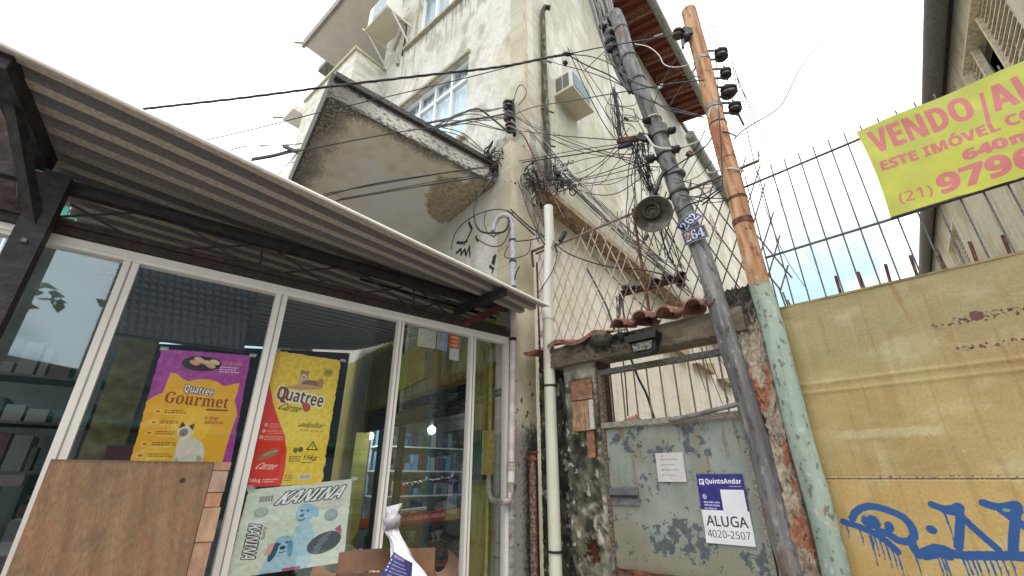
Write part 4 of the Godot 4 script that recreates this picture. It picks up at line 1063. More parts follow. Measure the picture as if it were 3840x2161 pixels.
	p.text("Quatree", 0.16, 0.27, 0.68, 0.125, Color("f0ead8"), "Droid Sans", true, 0.1, 0.0, 0.02)
	p.text("Quatree", 0.16, 0.27, 0.68, 0.125, Color("4a4038"), "Droid Sans", true, 0.1)
	p.text("Q", 0.16, 0.27, 0.16, 0.125, Color("8a4a38"), "Droid Sans", true, 0.1)
	p.oval(0.6, 0.425, 0.055, 0.034, Color("b5523c"), 0.6); p.oval(0.575, 0.405, 0.05, 0.02, Color("b5523c"))
	p.text("Carne", 0.24, 0.4, 0.29, 0.052, Color("2c2820"), "Droid Serif", true, 0.1, 0.3)
	p.text("adultos", 0.56, 0.535, 0.34, 0.04, Color("2c2820"), "Droid Serif", true, 0.03, 0.3)
	p.text("todas as raças", 0.56, 0.59, 0.34, 0.02, Color("6a5e28"), "Droid Sans", false, 0.03)
	p.poly([Vector2(0.78, 0.68), Vector2(0.87, 0.75), Vector2(0.69, 0.748)], Color("2a2a20")); p.poly([Vector2(0.78, 0.695), Vector2(0.845, 0.743), Vector2(0.715, 0.741)], Color("e8cf4a"))
	p.text("T", 0.765, 0.71, 0.03, 0.028, Color("2a2a20"))
	p.text("15kg", 0.67, 0.785, 0.21, 0.042, Color("1e1c16"), "Droid Sans", true, 0.04, 0.2)
	p.rect(0.67, 0.84, 0.82, 0.845, Color("1e1c16"))
	p.oval(0.55, 0.75, 0.035, 0.02, Color("7a6a40")); p.oval(0.62, 0.745, 0.035, 0.02, Color("6a5c38"))
	p.lines(0.48, 0.795, 0.66, 3, 0.015, 0.009, Color("4a4020"), 31)
	p.rect(0.66, 0.925, 0.84, 0.965, Color("dcd8c0"))
	for k in 18: p.rect(0.675 + 0.0085 * k, 0.93, 0.675 + 0.0085 * k + (0.005 if k % 3 else 0.002), 0.96, Color("2a2a2a"))
	p.lines(0.47, 0.93, 0.6, 3, 0.016, 0.008, Color("5a4c20"), 33)
	for k in 3: p.lines(0.14 - 0.02 * k, 0.56 + 0.045 * k, 0.38 + 0.015 * k, 3, 0.012, 0.006, Color("eab9ac"), 35 + k)
	for k in 3: p.oval(0.09 - 0.015 * k, 0.57 + 0.045 * k, 0.026, 0.014, Color("e6b0a2"))
	p.poly([Vector2(0.06, 0.81), Vector2(0.16, 0.76), Vector2(0.28, 0.735), Vector2(0.33, 0.75), Vector2(0.28, 0.79), Vector2(0.18, 0.81), Vector2(0.09, 0.82)], Color("9c7a5c"))
	p.stroke([Vector2(0.14, 0.79), Vector2(0.22, 0.765), Vector2(0.3, 0.755)], 0.008, Color("c9a98a"))
	p.text("Carne", 0.09, 0.835, 0.25, 0.045, Color("f2e4dc"), "Droid Serif", true, 0.06, 0.3)
	p.text("15kg", 0.01, 0.945, 0.15, 0.03, Color("f2e4dc"), "Droid Sans", true)
	p.lines(0.19, 0.95, 0.4, 2, 0.016, 0.009, Color("f0d4cc"), 39)
	film.call(b2, [Vector3(-1.57, 2.328, -2.836), Vector3(-1.226, 2.328, -3.106), Vector3(-1.229, 1.518, -3.104), Vector3(-1.563, 1.502, -2.842)], p.im, 5, 3.0)
	# pale green dog food bag
	var b3 := thing("pet_food_bag", "pale mint dog food bag with two blue dogs, lowest of three on the glass", "bag", at("P", -1.6, 1.0, -0.02))
	p = Print.new(448, 480, Color("c3d2c4"))
	for j in 480:
		for i in range(0, 448, 2):
			var k := wr.get_noise_2d(i * 0.004 + 17, j * 0.004)
			p.im.fill_rect(Rect2i(i, j, 2, 1), Color("cadcd0").lerp(Color("dce2d0"), clampf(0.5 + k, 0, 1)))
	p.rect(0.72, 0.0, 0.94, 0.035, Color("d6dacb")); p.text("EXTRA", 0.8, 0.008, 0.12, 0.02, Color("a8b4a4"), "Droid Sans", false)
	p.text("KANINA", 0.31, 0.07, 0.62, 0.15, Color("24282c"), "Droid Sans", true, 0.0, 0.16, 0.014)
	p.text("KANINA", 0.31, 0.07, 0.62, 0.15, Color("eceeee"), "Droid Sans", true, 0.0, 0.16, 0.002)
	p.text("carne", 0.72, 0.235, 0.2, 0.05, Color("c69aa4"), "Droid Serif", false, 0.0, 0.2)
	p.text("&cereais", 0.65, 0.295, 0.27, 0.055, Color("c69aa4"), "Droid Serif", false, 0.0, 0.2)
	for k in 16: p.rect(0.115 + 0.008 * k, 0.1, 0.115 + 0.008 * k + (0.005 if k % 3 else 0.002), 0.17, Color("3a3f40"))
	p.oval(0.16, 0.29, 0.062, 0.06, Color("9db0ac")); p.oval(0.16, 0.28, 0.05, 0.045, Color("aebfba"))
	p.oval(0.82, 0.42, 0.07, 0.075, Color("8fa39f")); p.lines(0.77, 0.4, 0.88, 3, 0.022, 0.01, Color("bccac6"), 41)
	p.text("KANINA", 0.19, 0.43, 0.42, 0.1, Color("24282c"), "Droid Sans", true, 1.57, 0.1, 0.01)
	p.text("KANINA", 0.19, 0.43, 0.42, 0.1, Color("eceeee"), "Droid Sans", true, 1.57, 0.1)
	p.text("FILHOTES", 0.235, 0.47, 0.15, 0.024, Color("2c3438"), "Droid Sans", true, 1.57)
	# two dogs printed in blue tints
	var d1 := Color("8fbfd6"); var d2 := Color("a9cddd"); var d3 := Color("5f97b4"); var d4 := Color("2c5c78")
	p.poly([Vector2(0.5, 0.5), Vector2(0.62, 0.46), Vector2(0.68, 0.62), Vector2(0.7, 0.8), Vector2(0.66, 1.02), Vector2(0.46, 1.02), Vector2(0.45, 0.7)], d2)
	p.oval(0.56, 0.36, 0.085, 0.115, d1); p.oval(0.51, 0.33, 0.03, 0.07, d2); p.oval(0.655, 0.36, 0.035, 0.07, d1, -0.3); p.oval(0.54, 0.42, 0.05, 0.055, d2)
	p.oval(0.525, 0.325, 0.013, 0.013, d4); p.oval(0.585, 0.335, 0.013, 0.013, d4); p.oval(0.535, 0.385, 0.022, 0.02, Color("3f7390")); p.stroke([Vector2(0.51, 0.435), Vector2(0.54, 0.445), Vector2(0.57, 0.425)], 0.007, d4)
	p.poly([Vector2(0.28, 0.86), Vector2(0.36, 0.8), Vector2(0.46, 0.8), Vector2(0.5, 0.9), Vector2(0.5, 1.02), Vector2(0.24, 1.02)], d2)
	p.oval(0.405, 0.72, 0.085, 0.1, d2); p.oval(0.335, 0.77, 0.032, 0.11, d4, 0.2); p.oval(0.475, 0.75, 0.028, 0.1, d3, -0.1); p.oval(0.405, 0.64, 0.07, 0.04, d1)
	p.oval(0.375, 0.69, 0.015, 0.014, d4); p.oval(0.44, 0.68, 0.015, 0.014, d4); p.oval(0.41, 0.735, 0.026, 0.024, Color("24485c")); p.stroke([Vector2(0.385, 0.78), Vector2(0.41, 0.79), Vector2(0.44, 0.775)], 0.006, d4)
	p.poly([Vector2(0.28, 0.68), Vector2(0.34, 0.66), Vector2(0.31, 0.8), Vector2(0.26, 0.8)], Color("d8a7a4"))
	p.oval(0.79, 0.74, 0.17, 0.115, Color("3c444a"), -0.5)
	for k in 70:
		var g := Vector2(fmod(k * 0.618, 1.0) * 2 - 1, fmod(k * 0.377, 1.0) * 2 - 1)
		if g.length() < 0.95:
			var w := Vector2(g.x * 0.155 * 448, g.y * 0.1 * 480).rotated(-0.5) / Vector2(448, 480)
			p.oval(0.79 + w.x, 0.74 + w.y, 0.014, 0.012, Color("6f7a80") if k % 2 else Color("565f66"))
	p.poly([Vector2(0.93, 0.55), Vector2(0.95, 0.66), Vector2(0.87, 0.6)], Color("b5467e"))
	p.rect(0.44, 0.97, 0.6, 1.0, Color("b5467e"))
	film.call(b3, [Vector3(-1.553, 1.487, -2.852), Vector3(-1.073, 1.546, -3.228), Vector3(-1.063, 1.063, -3.236), Vector3(-1.566, 1.041, -2.842)], p.im, 9, 1.0)
	# cards stuck at the top of the third and fourth panes
	for k in 3:
		var e: Array = [[-0.90, -0.74, 2.535, 2.69, "a6a69c"], [-0.725, -0.625, 2.535, 2.69, "7f97a6"], [-0.615, -0.505, 2.575, 2.69, "b04a34"]][k]
		var cd := Print.new(96, 96, Color(e[4]))
		if k == 2:
			for i in 3: cd.oval(0.5, 0.2 + 0.3 * i, 0.36, 0.11, Color("d98a4a")); cd.lines(0.2, 0.14 + 0.3 * i, 0.8, 2, 0.07, 0.03, Color("f0d8c0"), 50 + i)
		else: cd.lines(0.12, 0.12, 0.8, 3, 0.1, 0.04, Color(e[4]).darkened(0.25), 60 + k)
		solo("card", pb(MB.new().area(e[0], e[1], e[2], e[3]), "P", e[0], e[1], e[2], e[3], -0.014, -0.01), painted(cd.im, 0.6), ["pale grey card stuck high on the glass, left of the blue card", "blue grey card stuck high on the glass between two other cards", "red and orange sticker stuck high on the glass"][k], "card")
	var tg := Print.new(64, 64, Color("b9bcc2"))
	tg.rect(0.25, 0.2, 0.75, 0.8, Color("c8bfc0")); tg.lines(0.35, 0.3, 0.7, 3, 0.15, 0.06, Color("8a5a5a"), 70)
	solo("card", pb(MB.new().area(-0.6, -0.51, 2.47, 2.57), "P", -0.6, -0.51, 2.47, 2.57, -0.013, -0.009), painted(tg.im, 0.6), "small pale label stuck just below the red and orange sticker", "card")

func front_things() -> void:
	# plywood board with a strip of offcuts down its right side
	var n := noise(151, 2.0, 5); var g2 := noise(152, 8.0, 3)
	var im := paint(320, 640, -2.76, -2.12, 0.2, 1.63, func(u, v):
		var gr: float = n.get_noise_2d(u * 9.0 + v * 1.2, v * 0.7)
		var c := Color("7c624a").lerp(Color("90745a"), clampf(0.5 + gr, 0, 1))
		c = c.lerp(Color("96654a"), clampf(n.get_noise_2d(u * 3.0 + v * 1.5 + 5, v * 0.6 + 3) * 1.4 - 0.2, 0, 0.4))
		c = c.lerp(Color("625243"), clampf(n.get_noise_2d(u * 2 + 30, v * 2) - 0.1, 0, 0.5))
		c = c.lerp(Color("54443a"), smoothstep(0.02, 0.0, 1.63 - v - 0.01 * g2.get_noise_1d(u * 9)) * 0.6)
		if Vector2(u + 2.24, (v - 1.54)).length() < 0.012: c = Color("3a2e28")
		return c * (0.95 + 0.14 * g2.get_noise_2d(u * 16.0, v * 2.5)))
	var b := thing("plywood_board", "weathered brown plywood board with offcuts down its right edge, leaning before the glass", "board", at("P", -2.4, 0.12, 0.2))
	part(b, "board", pb(MB.new().area(-2.76, -2.12, 0.2, 1.63), "P", -2.755, -2.122, 0.12, 1.63, 0.17, 0.2), relief(painted(im, 0.85), 22, 0.06, 3.0))
	var cuts := [1.63, 1.585, 1.48, 1.41, 1.25, 1.02, 0.8, 0.5, 0.12]
	var tones := [["8a6a55", "a07e66", "b08e76"], ["94796a", "a68a78", "b29886"], ["93684e", "a87a5c", "b88a6c"], ["9c7c62", "ad8d72", "ba9c82"], ["92705c", "a6806a", "b48e78"]]
	for k in cuts.size() - 1:
		var tn: Array = tones[[0, 1, 2, 3, 4, 1, 2, 0][k]]
		part(b, "offcut", pb(MB.new(), "P", -2.118, -2.04 - 0.004 * (k % 3), cuts[k + 1] + 0.004, cuts[k], 0.165, 0.196 + 0.003 * (k % 2)), mottled(tn[0], tn[1], tn[2], 90 + k % 5, 0.03, 0.85, 1.5, 0.0, Vector3(1, 0.3, 1)))
	# cardboard box on a stool, with a knotted carrier bag in it
	var cb := mottled("6e5140", "7f5f4a", "8d6c56", 96, 0.01, 0.9, 1.0)
	var cbi := mottled("614532", "6f523d", "7d5e48", 97, 0.01, 0.9, 1.0)
	var p0 := Vector3(-0.848, 1.119, -2.35); var p1 := Vector3(-0.582, 1.155, -2.55)
	var ex := Vector3(0.44, 0, -0.04); var ez := Vector3(0.1, 0, 0.34)
	var o := Vector3(-0.787, 1.204, -2.3) + Vector3(0, -0.34, 0)
	var s := thing("stool", "plain stool under the cardboard box, just below the view", "stool", Vector3(o.x + 0.2, 0.12, o.z + 0.15))
	part(s, "seat", MB.new().box(Vector3(o.x - 0.02, o.y - 0.04, o.z - 0.02), ex * 1.05, Vector3(0, 0.035, 0), ez * 1.05), M.clay)
	for q in [[0.05, 0.05], [0.95, 0.05], [0.05, 0.95], [0.95, 0.95]]:
		var lp: Vector3 = o + ex * q[0] + ez * q[1]
		part(s, "leg", MB.new().bar(Vector3(lp.x, 0.12, lp.z), Vector3(lp.x, o.y - 0.04, lp.z), 0.03, 0.03), M.clay)
	var box := thing("cardboard_box", "open brown cardboard box with its back flap up, in front of the glass", "box", o)
	part(box, "bottom", MB.new().box(o, ex, Vector3(0, 0.006, 0), ez), cb)
	part(box, "back_side", MB.new().box(o, ex, Vector3(0, 0.3, 0), ez * 0.015), cbi)
	part(box, "front_side", MB.new().box(o + ez * 0.985, ex, Vector3(0, 0.3, 0), ez * 0.015), cb)
	part(box, "left_side", MB.new().box(o + ez * 0.016, ex * 0.012, Vector3(0, 0.3, 0), ez * 0.968), cb)
	part(box, "right_side", MB.new().box(o + ex * 0.988 + ez * 0.016, ex * 0.012, Vector3(0, 0.3, 0), ez * 0.968), cb)
	part(box, "back_flap", MB.new().sheet(12, 4, func(a, t): return o + Vector3(0, 0.3, 0) + ex * (a * 0.98 + 0.01) + Vector3(0, t * (0.075 + 0.022 * a) + 0.006 * sin(a * 5.0), 0) - ez * 0.06 * t, Vector3(0, 0, 1)), cbi)
	part(box, "left_flap", MB.new().sheet(6, 3, func(a, t): return o + Vector3(0, 0.3, 0) + ez * (0.05 + 0.9 * a) - ex * (0.22 * t) + Vector3(0, 0.03 * t - 0.05 * t * a, 0), Vector3.UP), cb)
	part(box, "right_flap", MB.new().sheet(8, 6, func(a, t):
		var an: float = t * 2.2
		return o + Vector3(0, 0.3, 0) + ex + ez * (0.1 + 0.75 * a) + ex.normalized() * (0.05 * sin(an)) + Vector3(0, 0.1 * (1.0 - cos(an)) * 0.6, 0), Vector3(-1, 0, 0)), cb)
	var wr := noise(153, 2.2, 3)
	var k0 := Vector3(-0.55, 1.401, -2.3); var k1 := Vector3(-0.404, 1.132, -2.2)
	var bag := thing("carrier_bag", "white knotted plastic carrier bag with a violet label, standing in the cardboard box", "bag", Vector3(k1.x, o.y + 0.01, k1.z))
	var wm := mat(Color("d8d8de"), 0.35)
	wm.backlight_enabled = true; wm.backlight = Color(0.3, 0.3, 0.32)
	var spine := curve([Vector3(-0.563, 1.385, -2.3), Vector3(-0.559, 1.335, -2.3), Vector3(-0.521, 1.288, -2.29), Vector3(-0.492, 1.229, -2.27), Vector3(-0.447, 1.171, -2.25), Vector3(-0.409, 1.096, -2.24), Vector3(-0.401, 1.002, -2.24)], 8)
	var rad := [0.055, 0.05, 0.05, 0.075, 0.12, 0.165, 0.18]
	part(bag, "body", MB.new().sheet(32, 40, func(a, t):
		var f: float = t * (spine.size() - 1); var i := mini(int(f), spine.size() - 2)
		var p: Vector3 = spine[i].lerp(spine[i + 1], f - i)
		var rf: float = t * (rad.size() - 1); var j := mini(int(rf), rad.size() - 2)
		var r: float = lerpf(rad[j], rad[j + 1], rf - j) * 0.62
		var an: float = a * TAU
		r *= 1.0 + 0.28 * wr.get_noise_2d(cos(an) * 2.0 + 5, sin(an) * 2.0 + t * 1.4) + 0.1 * sin(an * 7.0 + t * 4.0) * (1.0 - t)
		return p + Vector3(cos(an) * r, 0.12 * r * sin(an * 3.0), sin(an) * r), Vector3(0.2, 0.2, 1)), wm)
	part(bag, "knot", MB.new().blob(Vector3(-0.554, 1.369, -2.29), Vector3(0.036, 0.042, 0.035), wr, 0.6, 8), mat(Color("a9a9ae"), 0.35))
	part(bag, "knot_tail", MB.new().sheet(8, 6, func(a, t): return Vector3(-0.552, 1.375, -2.28) + Vector3((a - 0.5) * 0.06 * (0.4 + t), 0.05 * t + 0.02 * a * t, 0.012 * sin(a * 9.0)), Vector3(0, 0, 1)), wm)
	var lab := Print.new(160, 128, Color("38356e"))
	lab.text("QUINTO", 0.1, 0.05, 0.5, 0.12, Color("b6b4d4")); lab.lines(0.2, 0.25, 0.85, 5, 0.13, 0.05, Color("a5a3c8"), 80)
	for k in 4: lab.rect(0.05, 0.25 + 0.13 * k, 0.11, 0.31 + 0.13 * k, Color("d8d8e8"))
	lab.oval(0.98, 0.9, 0.13, 0.16, Color("c8503c"))
	var la := Vector3(-0.494, 1.268, -2.13); var lb := Vector3(-0.41, 1.229, -2.12); var lc := Vector3(-0.409, 1.149, -2.11); var ld := Vector3(-0.544, 1.175, -2.12)
	var lm := MB.new()
	lm.sheet(8, 8, func(a, t):
		var p: Vector3 = la.lerp(lb, a).lerp(ld.lerp(lc, a), t)
		return p + Vector3(0, 0, 0.012 * sin(a * 3.0)), Vector3(0, 0, 1))
	part(bag, "label", lm, painted(lab.im, 0.4))

func gate_front() -> void:
	var n1 := noise(161, 1.6, 5); var n2 := noise(162, 6.0, 4); var n3 := noise(163, 2.6, 5)
	# pale pillar at the building's foot
	var pim := paint(96, 512, 0.0, 0.36, 0.0, 5.15, func(uu, v):
		var u: float = 1.92 - (0.36 - uu) * 0.72 if false else 1.66 + (0.36 - uu) * 0.72
		var c := Color("cbc3ae").lerp(Color("b3a88e"), clampf(0.4 + n1.get_noise_2d(u * 3, v) * 1.2, 0, 1))
		var low := smoothstep(2.05, 1.85, v + 0.12 * n2.get_noise_2d(u * 4, v * 2))
		c = c.lerp(Color("8d8b86").lerp(Color("35352f"), smoothstep(1.83, 1.72, u + 0.06 * n2.get_noise_2d(u * 5, v * 4))), low)
		var fl := n2.get_noise_2d(u * 3 + 3, v * 1.6)
		if fl > 0.44 and v < 2.4: c = Color("4a443c")
		return c * (0.95 + 0.1 * n2.get_noise_2d(u * 12, v * 12)))
	var pil := thing("pillar", "narrow beige plastered pillar with flaking paint between the shop front and the mossy gatepost", "pillar", at("P", 0.17, 0, -0.1))
	part(pil, "shaft", pb(MB.new().area(0.0, 0.36, 0.0, 5.15), "P", 0.02, 0.33, 0.0, 5.14, -0.2, 0.03), relief(painted(pim, 0.92), 22, 0.06, 5.0))
	# mossy gatepost with hollow clay bricks laid bare
	var cim := paint(384, 768, 0.95, 1.7, 0.0, 2.66, func(u, v):
		var k := n1.get_noise_2d(u * 2.2, v * 1.4)
		var c := Color("8f8b7c").lerp(Color("b5b1a2"), clampf(0.5 + k * 1.4, 0, 1))
		c = c.lerp(Color("6f6d62"), clampf(n3.get_noise_2d(u * 2, v * 1.2), 0, 0.6))
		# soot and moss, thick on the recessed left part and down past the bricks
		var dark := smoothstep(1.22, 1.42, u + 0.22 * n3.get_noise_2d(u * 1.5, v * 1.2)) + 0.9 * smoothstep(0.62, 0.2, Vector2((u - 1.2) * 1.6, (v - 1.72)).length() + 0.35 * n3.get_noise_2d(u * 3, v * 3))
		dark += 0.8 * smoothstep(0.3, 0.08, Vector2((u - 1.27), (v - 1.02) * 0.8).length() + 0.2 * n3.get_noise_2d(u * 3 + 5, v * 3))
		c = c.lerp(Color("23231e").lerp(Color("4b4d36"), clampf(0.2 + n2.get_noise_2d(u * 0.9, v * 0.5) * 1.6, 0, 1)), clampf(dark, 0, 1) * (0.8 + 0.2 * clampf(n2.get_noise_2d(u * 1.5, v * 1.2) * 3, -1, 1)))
		if v > 2.3: c = c.lerp(Color("b9b6aa"), smoothstep(2.3, 2.45, v) * smoothstep(1.4, 1.3, u) * 0.7)
		var sp := n2.get_noise_2d(u * 1.6 + 9, v * 1.1)
		c = c.lerp(Color("cfccc0"), smoothstep(0.3, 0.42, sp) * 0.7)
		# broken hole that shows red brick
		var h := Vector2((u - 1.16) * 1.4, (v - 1.06)).length() + 0.07 * n2.get_noise_2d(u * 5, v * 5)
		if h < 0.075: c = Color("5c3426")
		c = c.lerp(Color("3a241c"), smoothstep(0.05, 0.0, absf(u - 0.99 - 0.012 * n2.get_noise_1d(v * 6))) * smoothstep(1.6, 1.9, v) * 0.9)
		return c * (0.97 + 0.08 * n2.get_noise_2d(u * 6, v * 5)))
	var cm := relief(painted(cim, 0.95), 22, 0.06, 5.0)
	var post := thing("gatepost", "crumbling mossy gatepost with bare clay bricks, left of the gate", "gatepost", at("G", 1.3, 0, -0.1))
	var face := MB.new()
	face.sheet(70, 160, func(s, t):
		var u: float = lerpf(0.985, 1.69, s); var v: float = lerpf(0.0, 2.64, t)
		var o: float = -0.09 * smoothstep(1.33, 1.4, u + 0.015 * n2.get_noise_1d(v * 4)) + 0.012 * n2.get_noise_2d(u * 3, v * 3) + 0.005 * n3.get_noise_2d(u * 4, v * 4)
		var h: float = Vector2((u - 1.16) * 1.4, (v - 1.06)).length() + 0.07 * n2.get_noise_2d(u * 5, v * 5)
		o -= 0.05 * smoothstep(0.09, 0.06, h)
		o -= 0.035 * smoothstep(0.03, 0.0, absf(u - 1.075 - 0.03 * n2.get_noise_1d(v * 5))) * smoothstep(1.5, 1.42, v) * smoothstep(1.1, 1.25, v)
		o -= 0.05 * smoothstep(1.05, 1.07, u) * smoothstep(1.29, 1.27, u) * smoothstep(1.68, 1.72, v) * smoothstep(2.34, 2.3, v)
		return at("G", u, v, o), nrm("G"), func(s, t): return Vector2((lerpf(0.985, 1.69, s) - 0.95) / 0.75, (2.66 - lerpf(0.0, 2.64, t)) / 2.66))
	part(post, "plaster", face, cm)
	part(post, "core", pb(MB.new().area(0.95, 1.7, 0.0, 2.66), "G", 0.985, 1.69, 0.0, 2.62, -0.2, -0.16), cm)
	part(post, "side_return", pb(MB.new().area(0.95, 1.7, 0.0, 2.66), "G", 0.982, 0.984, 0.0, 2.45, -0.14, -0.01), cm)
	for q in [[1.063, 1.272, 2.15, 2.31, 0], [1.075, 1.28, 1.905, 2.143, 1], [1.085, 1.155, 1.7, 1.897, 2]]:
		var br := part(post, "brick", pb(MB.new(), "G", q[0], q[1], q[2], q[3], -0.12, -0.006 - 0.008 * q[4]), [M.clay, M.clay_light, M.clay][q[4]])
		for k in 4: part(br, "groove", pb(MB.new(), "G", lerpf(q[0], q[1], 0.18 + 0.2 * k), lerpf(q[0], q[1], 0.2 + 0.2 * k), q[2] + 0.004, q[3] - 0.004, -0.02 - 0.008 * q[4], -0.0045 - 0.008 * q[4]), M.clay)
	part(post, "mortar_smear", pb(MB.new(), "G", 1.06, 1.1, 1.91, 2.14, -0.1, 0.002), mottled("b9b5aa", "d3d0c8", "e0ded8", 171, 0.05, 0.95, 2.0))
	# the gate's lintel, with barrel tiles on it
	var lim := paint(384, 128, -0.2, 1.45, 2.4, 2.66, func(u, v):
		var k := n1.get_noise_2d(u * 2.0, v * 3.0)
		var c := Color("5c5446").lerp(Color("7c7262"), clampf(0.5 + k * 1.3, 0, 1))
		c = c.lerp(Color("57503f"), clampf(n3.get_noise_2d(u * 1.4, v * 6), 0, 0.7))
		c = c.lerp(Color("2b2a26"), smoothstep(0.35, 0.1, Vector2((u - 0.82) * 1.0, (v - 2.6) * 2.2).length() + 0.25 * n2.get_noise_2d(u * 3, v * 3)) * 0.9)
		return c * (0.95 + 0.12 * n2.get_noise_2d(u * 10, v * 10)))
	var lm := relief(painted(lim, 0.95), 22, 0.06, 5.0)
	var lin := thing("gate_lintel", "weathered concrete lintel over the gate carrying a row of red barrel tiles", "lintel", at("G", 0.5, 2.44, 0))
	part(lin, "beam", MB.new().area(-0.2, 1.45, 2.4, 2.66).sheet(120, 12, func(s, t):
		var u: float = lerpf(-0.2, 1.42, s); var v: float = lerpf(2.435, 2.6, t)
		return at("G", u, v + 0.012 * n2.get_noise_1d(u * 4) * (1 - t), 0.09 + 0.012 * n2.get_noise_2d(u * 4, v * 4)), nrm("G"), func(s, t): return Vector2((lerpf(-0.2, 1.42, s) + 0.2) / 1.65, (2.66 - lerpf(2.435, 2.6, t)) / 0.26)), lm)
	part(lin, "soffit", pb(MB.new().area(-0.2, 1.45, 2.4, 2.66), "G", -0.2, 1.42, 2.44, 2.58, -0.14, 0.085), lm)
	var dirt := mottled("26251f", "45433a", "6d6a5c", 172, 0.05, 0.95, 2.0)
	part(lin, "moss_lump", MB.new().blob(at("G", 0.84, 2.57, 0.13), Vector3(0.1, 0.05, 0.06), noise(173, 0.8, 3), 0.6, 9), dirt)
	part(lin, "moss_lump", MB.new().blob(at("G", 0.68, 2.565, 0.12), Vector3(0.05, 0.03, 0.05), noise(173, 0.8, 3), 0.6, 8), M.black)
	for k in 4:
		for up in 2:
			var u0: float = 0.66 - 0.195 * k - 0.098 * up
			var t := MB.new()
			for lay in 2:
				t.sheet(12, 6, func(s, t2):
					var an: float = PI * s
					var r: float = (0.066 - 0.008 * t2) if up == 0 else (0.05 + 0.01 * t2)
					r -= 0.011 * lay
					var sg: float = 1.0 if up == 0 else -0.75
					return at("G", u0 - r * cos(an), 2.625 + sg * r * sin(an) + (0.0 if up == 0 else 0.03) + 0.1 * t2 + 0.012 * sin(k * 2.3), 0.2 - 0.42 * t2 + 0.022 * ((k * 7) % 3) - 0.03 * up), Vector3.UP if lay == 0 else Vector3.DOWN)
			# the lip between the two skins
			t.sheet(12, 1, func(s, t2):
				var an: float = PI * s
				var r: float = (0.066 if up == 0 else 0.05) - 0.011 * t2
				var sg: float = 1.0 if up == 0 else -0.75
				return at("G", u0 - r * cos(an), 2.625 + sg * r * sin(an) + (0.0 if up == 0 else 0.03) + 0.012 * sin(k * 2.3), 0.2 + 0.022 * ((k * 7) % 3) - 0.03 * up), nrm("G"))
			part(lin, "tile", t, M.terracotta if up == 0 else M.terracotta_dark)
	for k in 3:
		part(lin, "tile", MB.new().sheet(10, 4, func(s, t2): return at("G", 1.4 - 0.2 * k - 0.2 * s, 2.63 + 0.03 * sin(PI * s) * (1 if k != 1 else -0.6) + 0.08 * t2, 0.14 - 0.35 * t2), Vector3.UP), M.terracotta)
		part(lin, "tile_edge", MB.new().sheet(10, 1, func(s, t2): return at("G", 1.4 - 0.2 * k - 0.2 * s, 2.63 - 0.035 * t2 + 0.03 * sin(PI * s) * (1 if k != 1 else -0.6), 0.141), nrm("G")), M.terracotta)
	var lone := thing("roof_tile", "single broken red barrel tile on the wall top left of the white pipe", "tile", at("G", 1.62, 2.63, 0.05))
	part(lone, "tile", MB.new().sheet(12, 5, func(s, t2): return at("G", 1.54 + 0.16 * s, 2.62 - 0.05 * sin(PI * s) + 0.05 * t2, 0.13 - 0.3 * t2), Vector3.UP), M.terracotta)
	part(lone, "tile_edge", MB.new().sheet(12, 1, func(s, t2): return at("G", 1.54 + 0.16 * s, 2.62 - (0.05 - 0.045 * t2) * sin(PI * s), 0.131), nrm("G")), M.terracotta)
	# bulkhead lamp, unlit, under the lintel
	var bl := thing("bulkhead_lamp", "unlit black bulkhead lamp with a glass front under the gate lintel", "lamp", at("G", 0.48, 2.4, 0.14))
	part(bl, "hood", pprism(MB.new(), "G", [Vector2(0.62, 2.53), Vector2(0.36, 2.53), Vector2(0.37, 2.48), Vector2(0.6, 2.48)], 0.1, 0.2), M.black)
	part(bl, "body", pprism(MB.new(), "G", [Vector2(0.6, 2.49), Vector2(0.38, 2.49), Vector2(0.4, 2.40), Vector2(0.43, 2.385), Vector2(0.55, 2.385), Vector2(0.58, 2.40)], 0.1, 0.16), M.black)
	part(bl, "glass", pprism(MB.new(), "G", [Vector2(0.57, 2.47), Vector2(0.41, 2.47), Vector2(0.42, 2.41), Vector2(0.56, 2.41)], 0.16, 0.175), mottled("3a3c38", "6d6e66", "a9a89c", 174, 0.02, 0.15, 3.0))
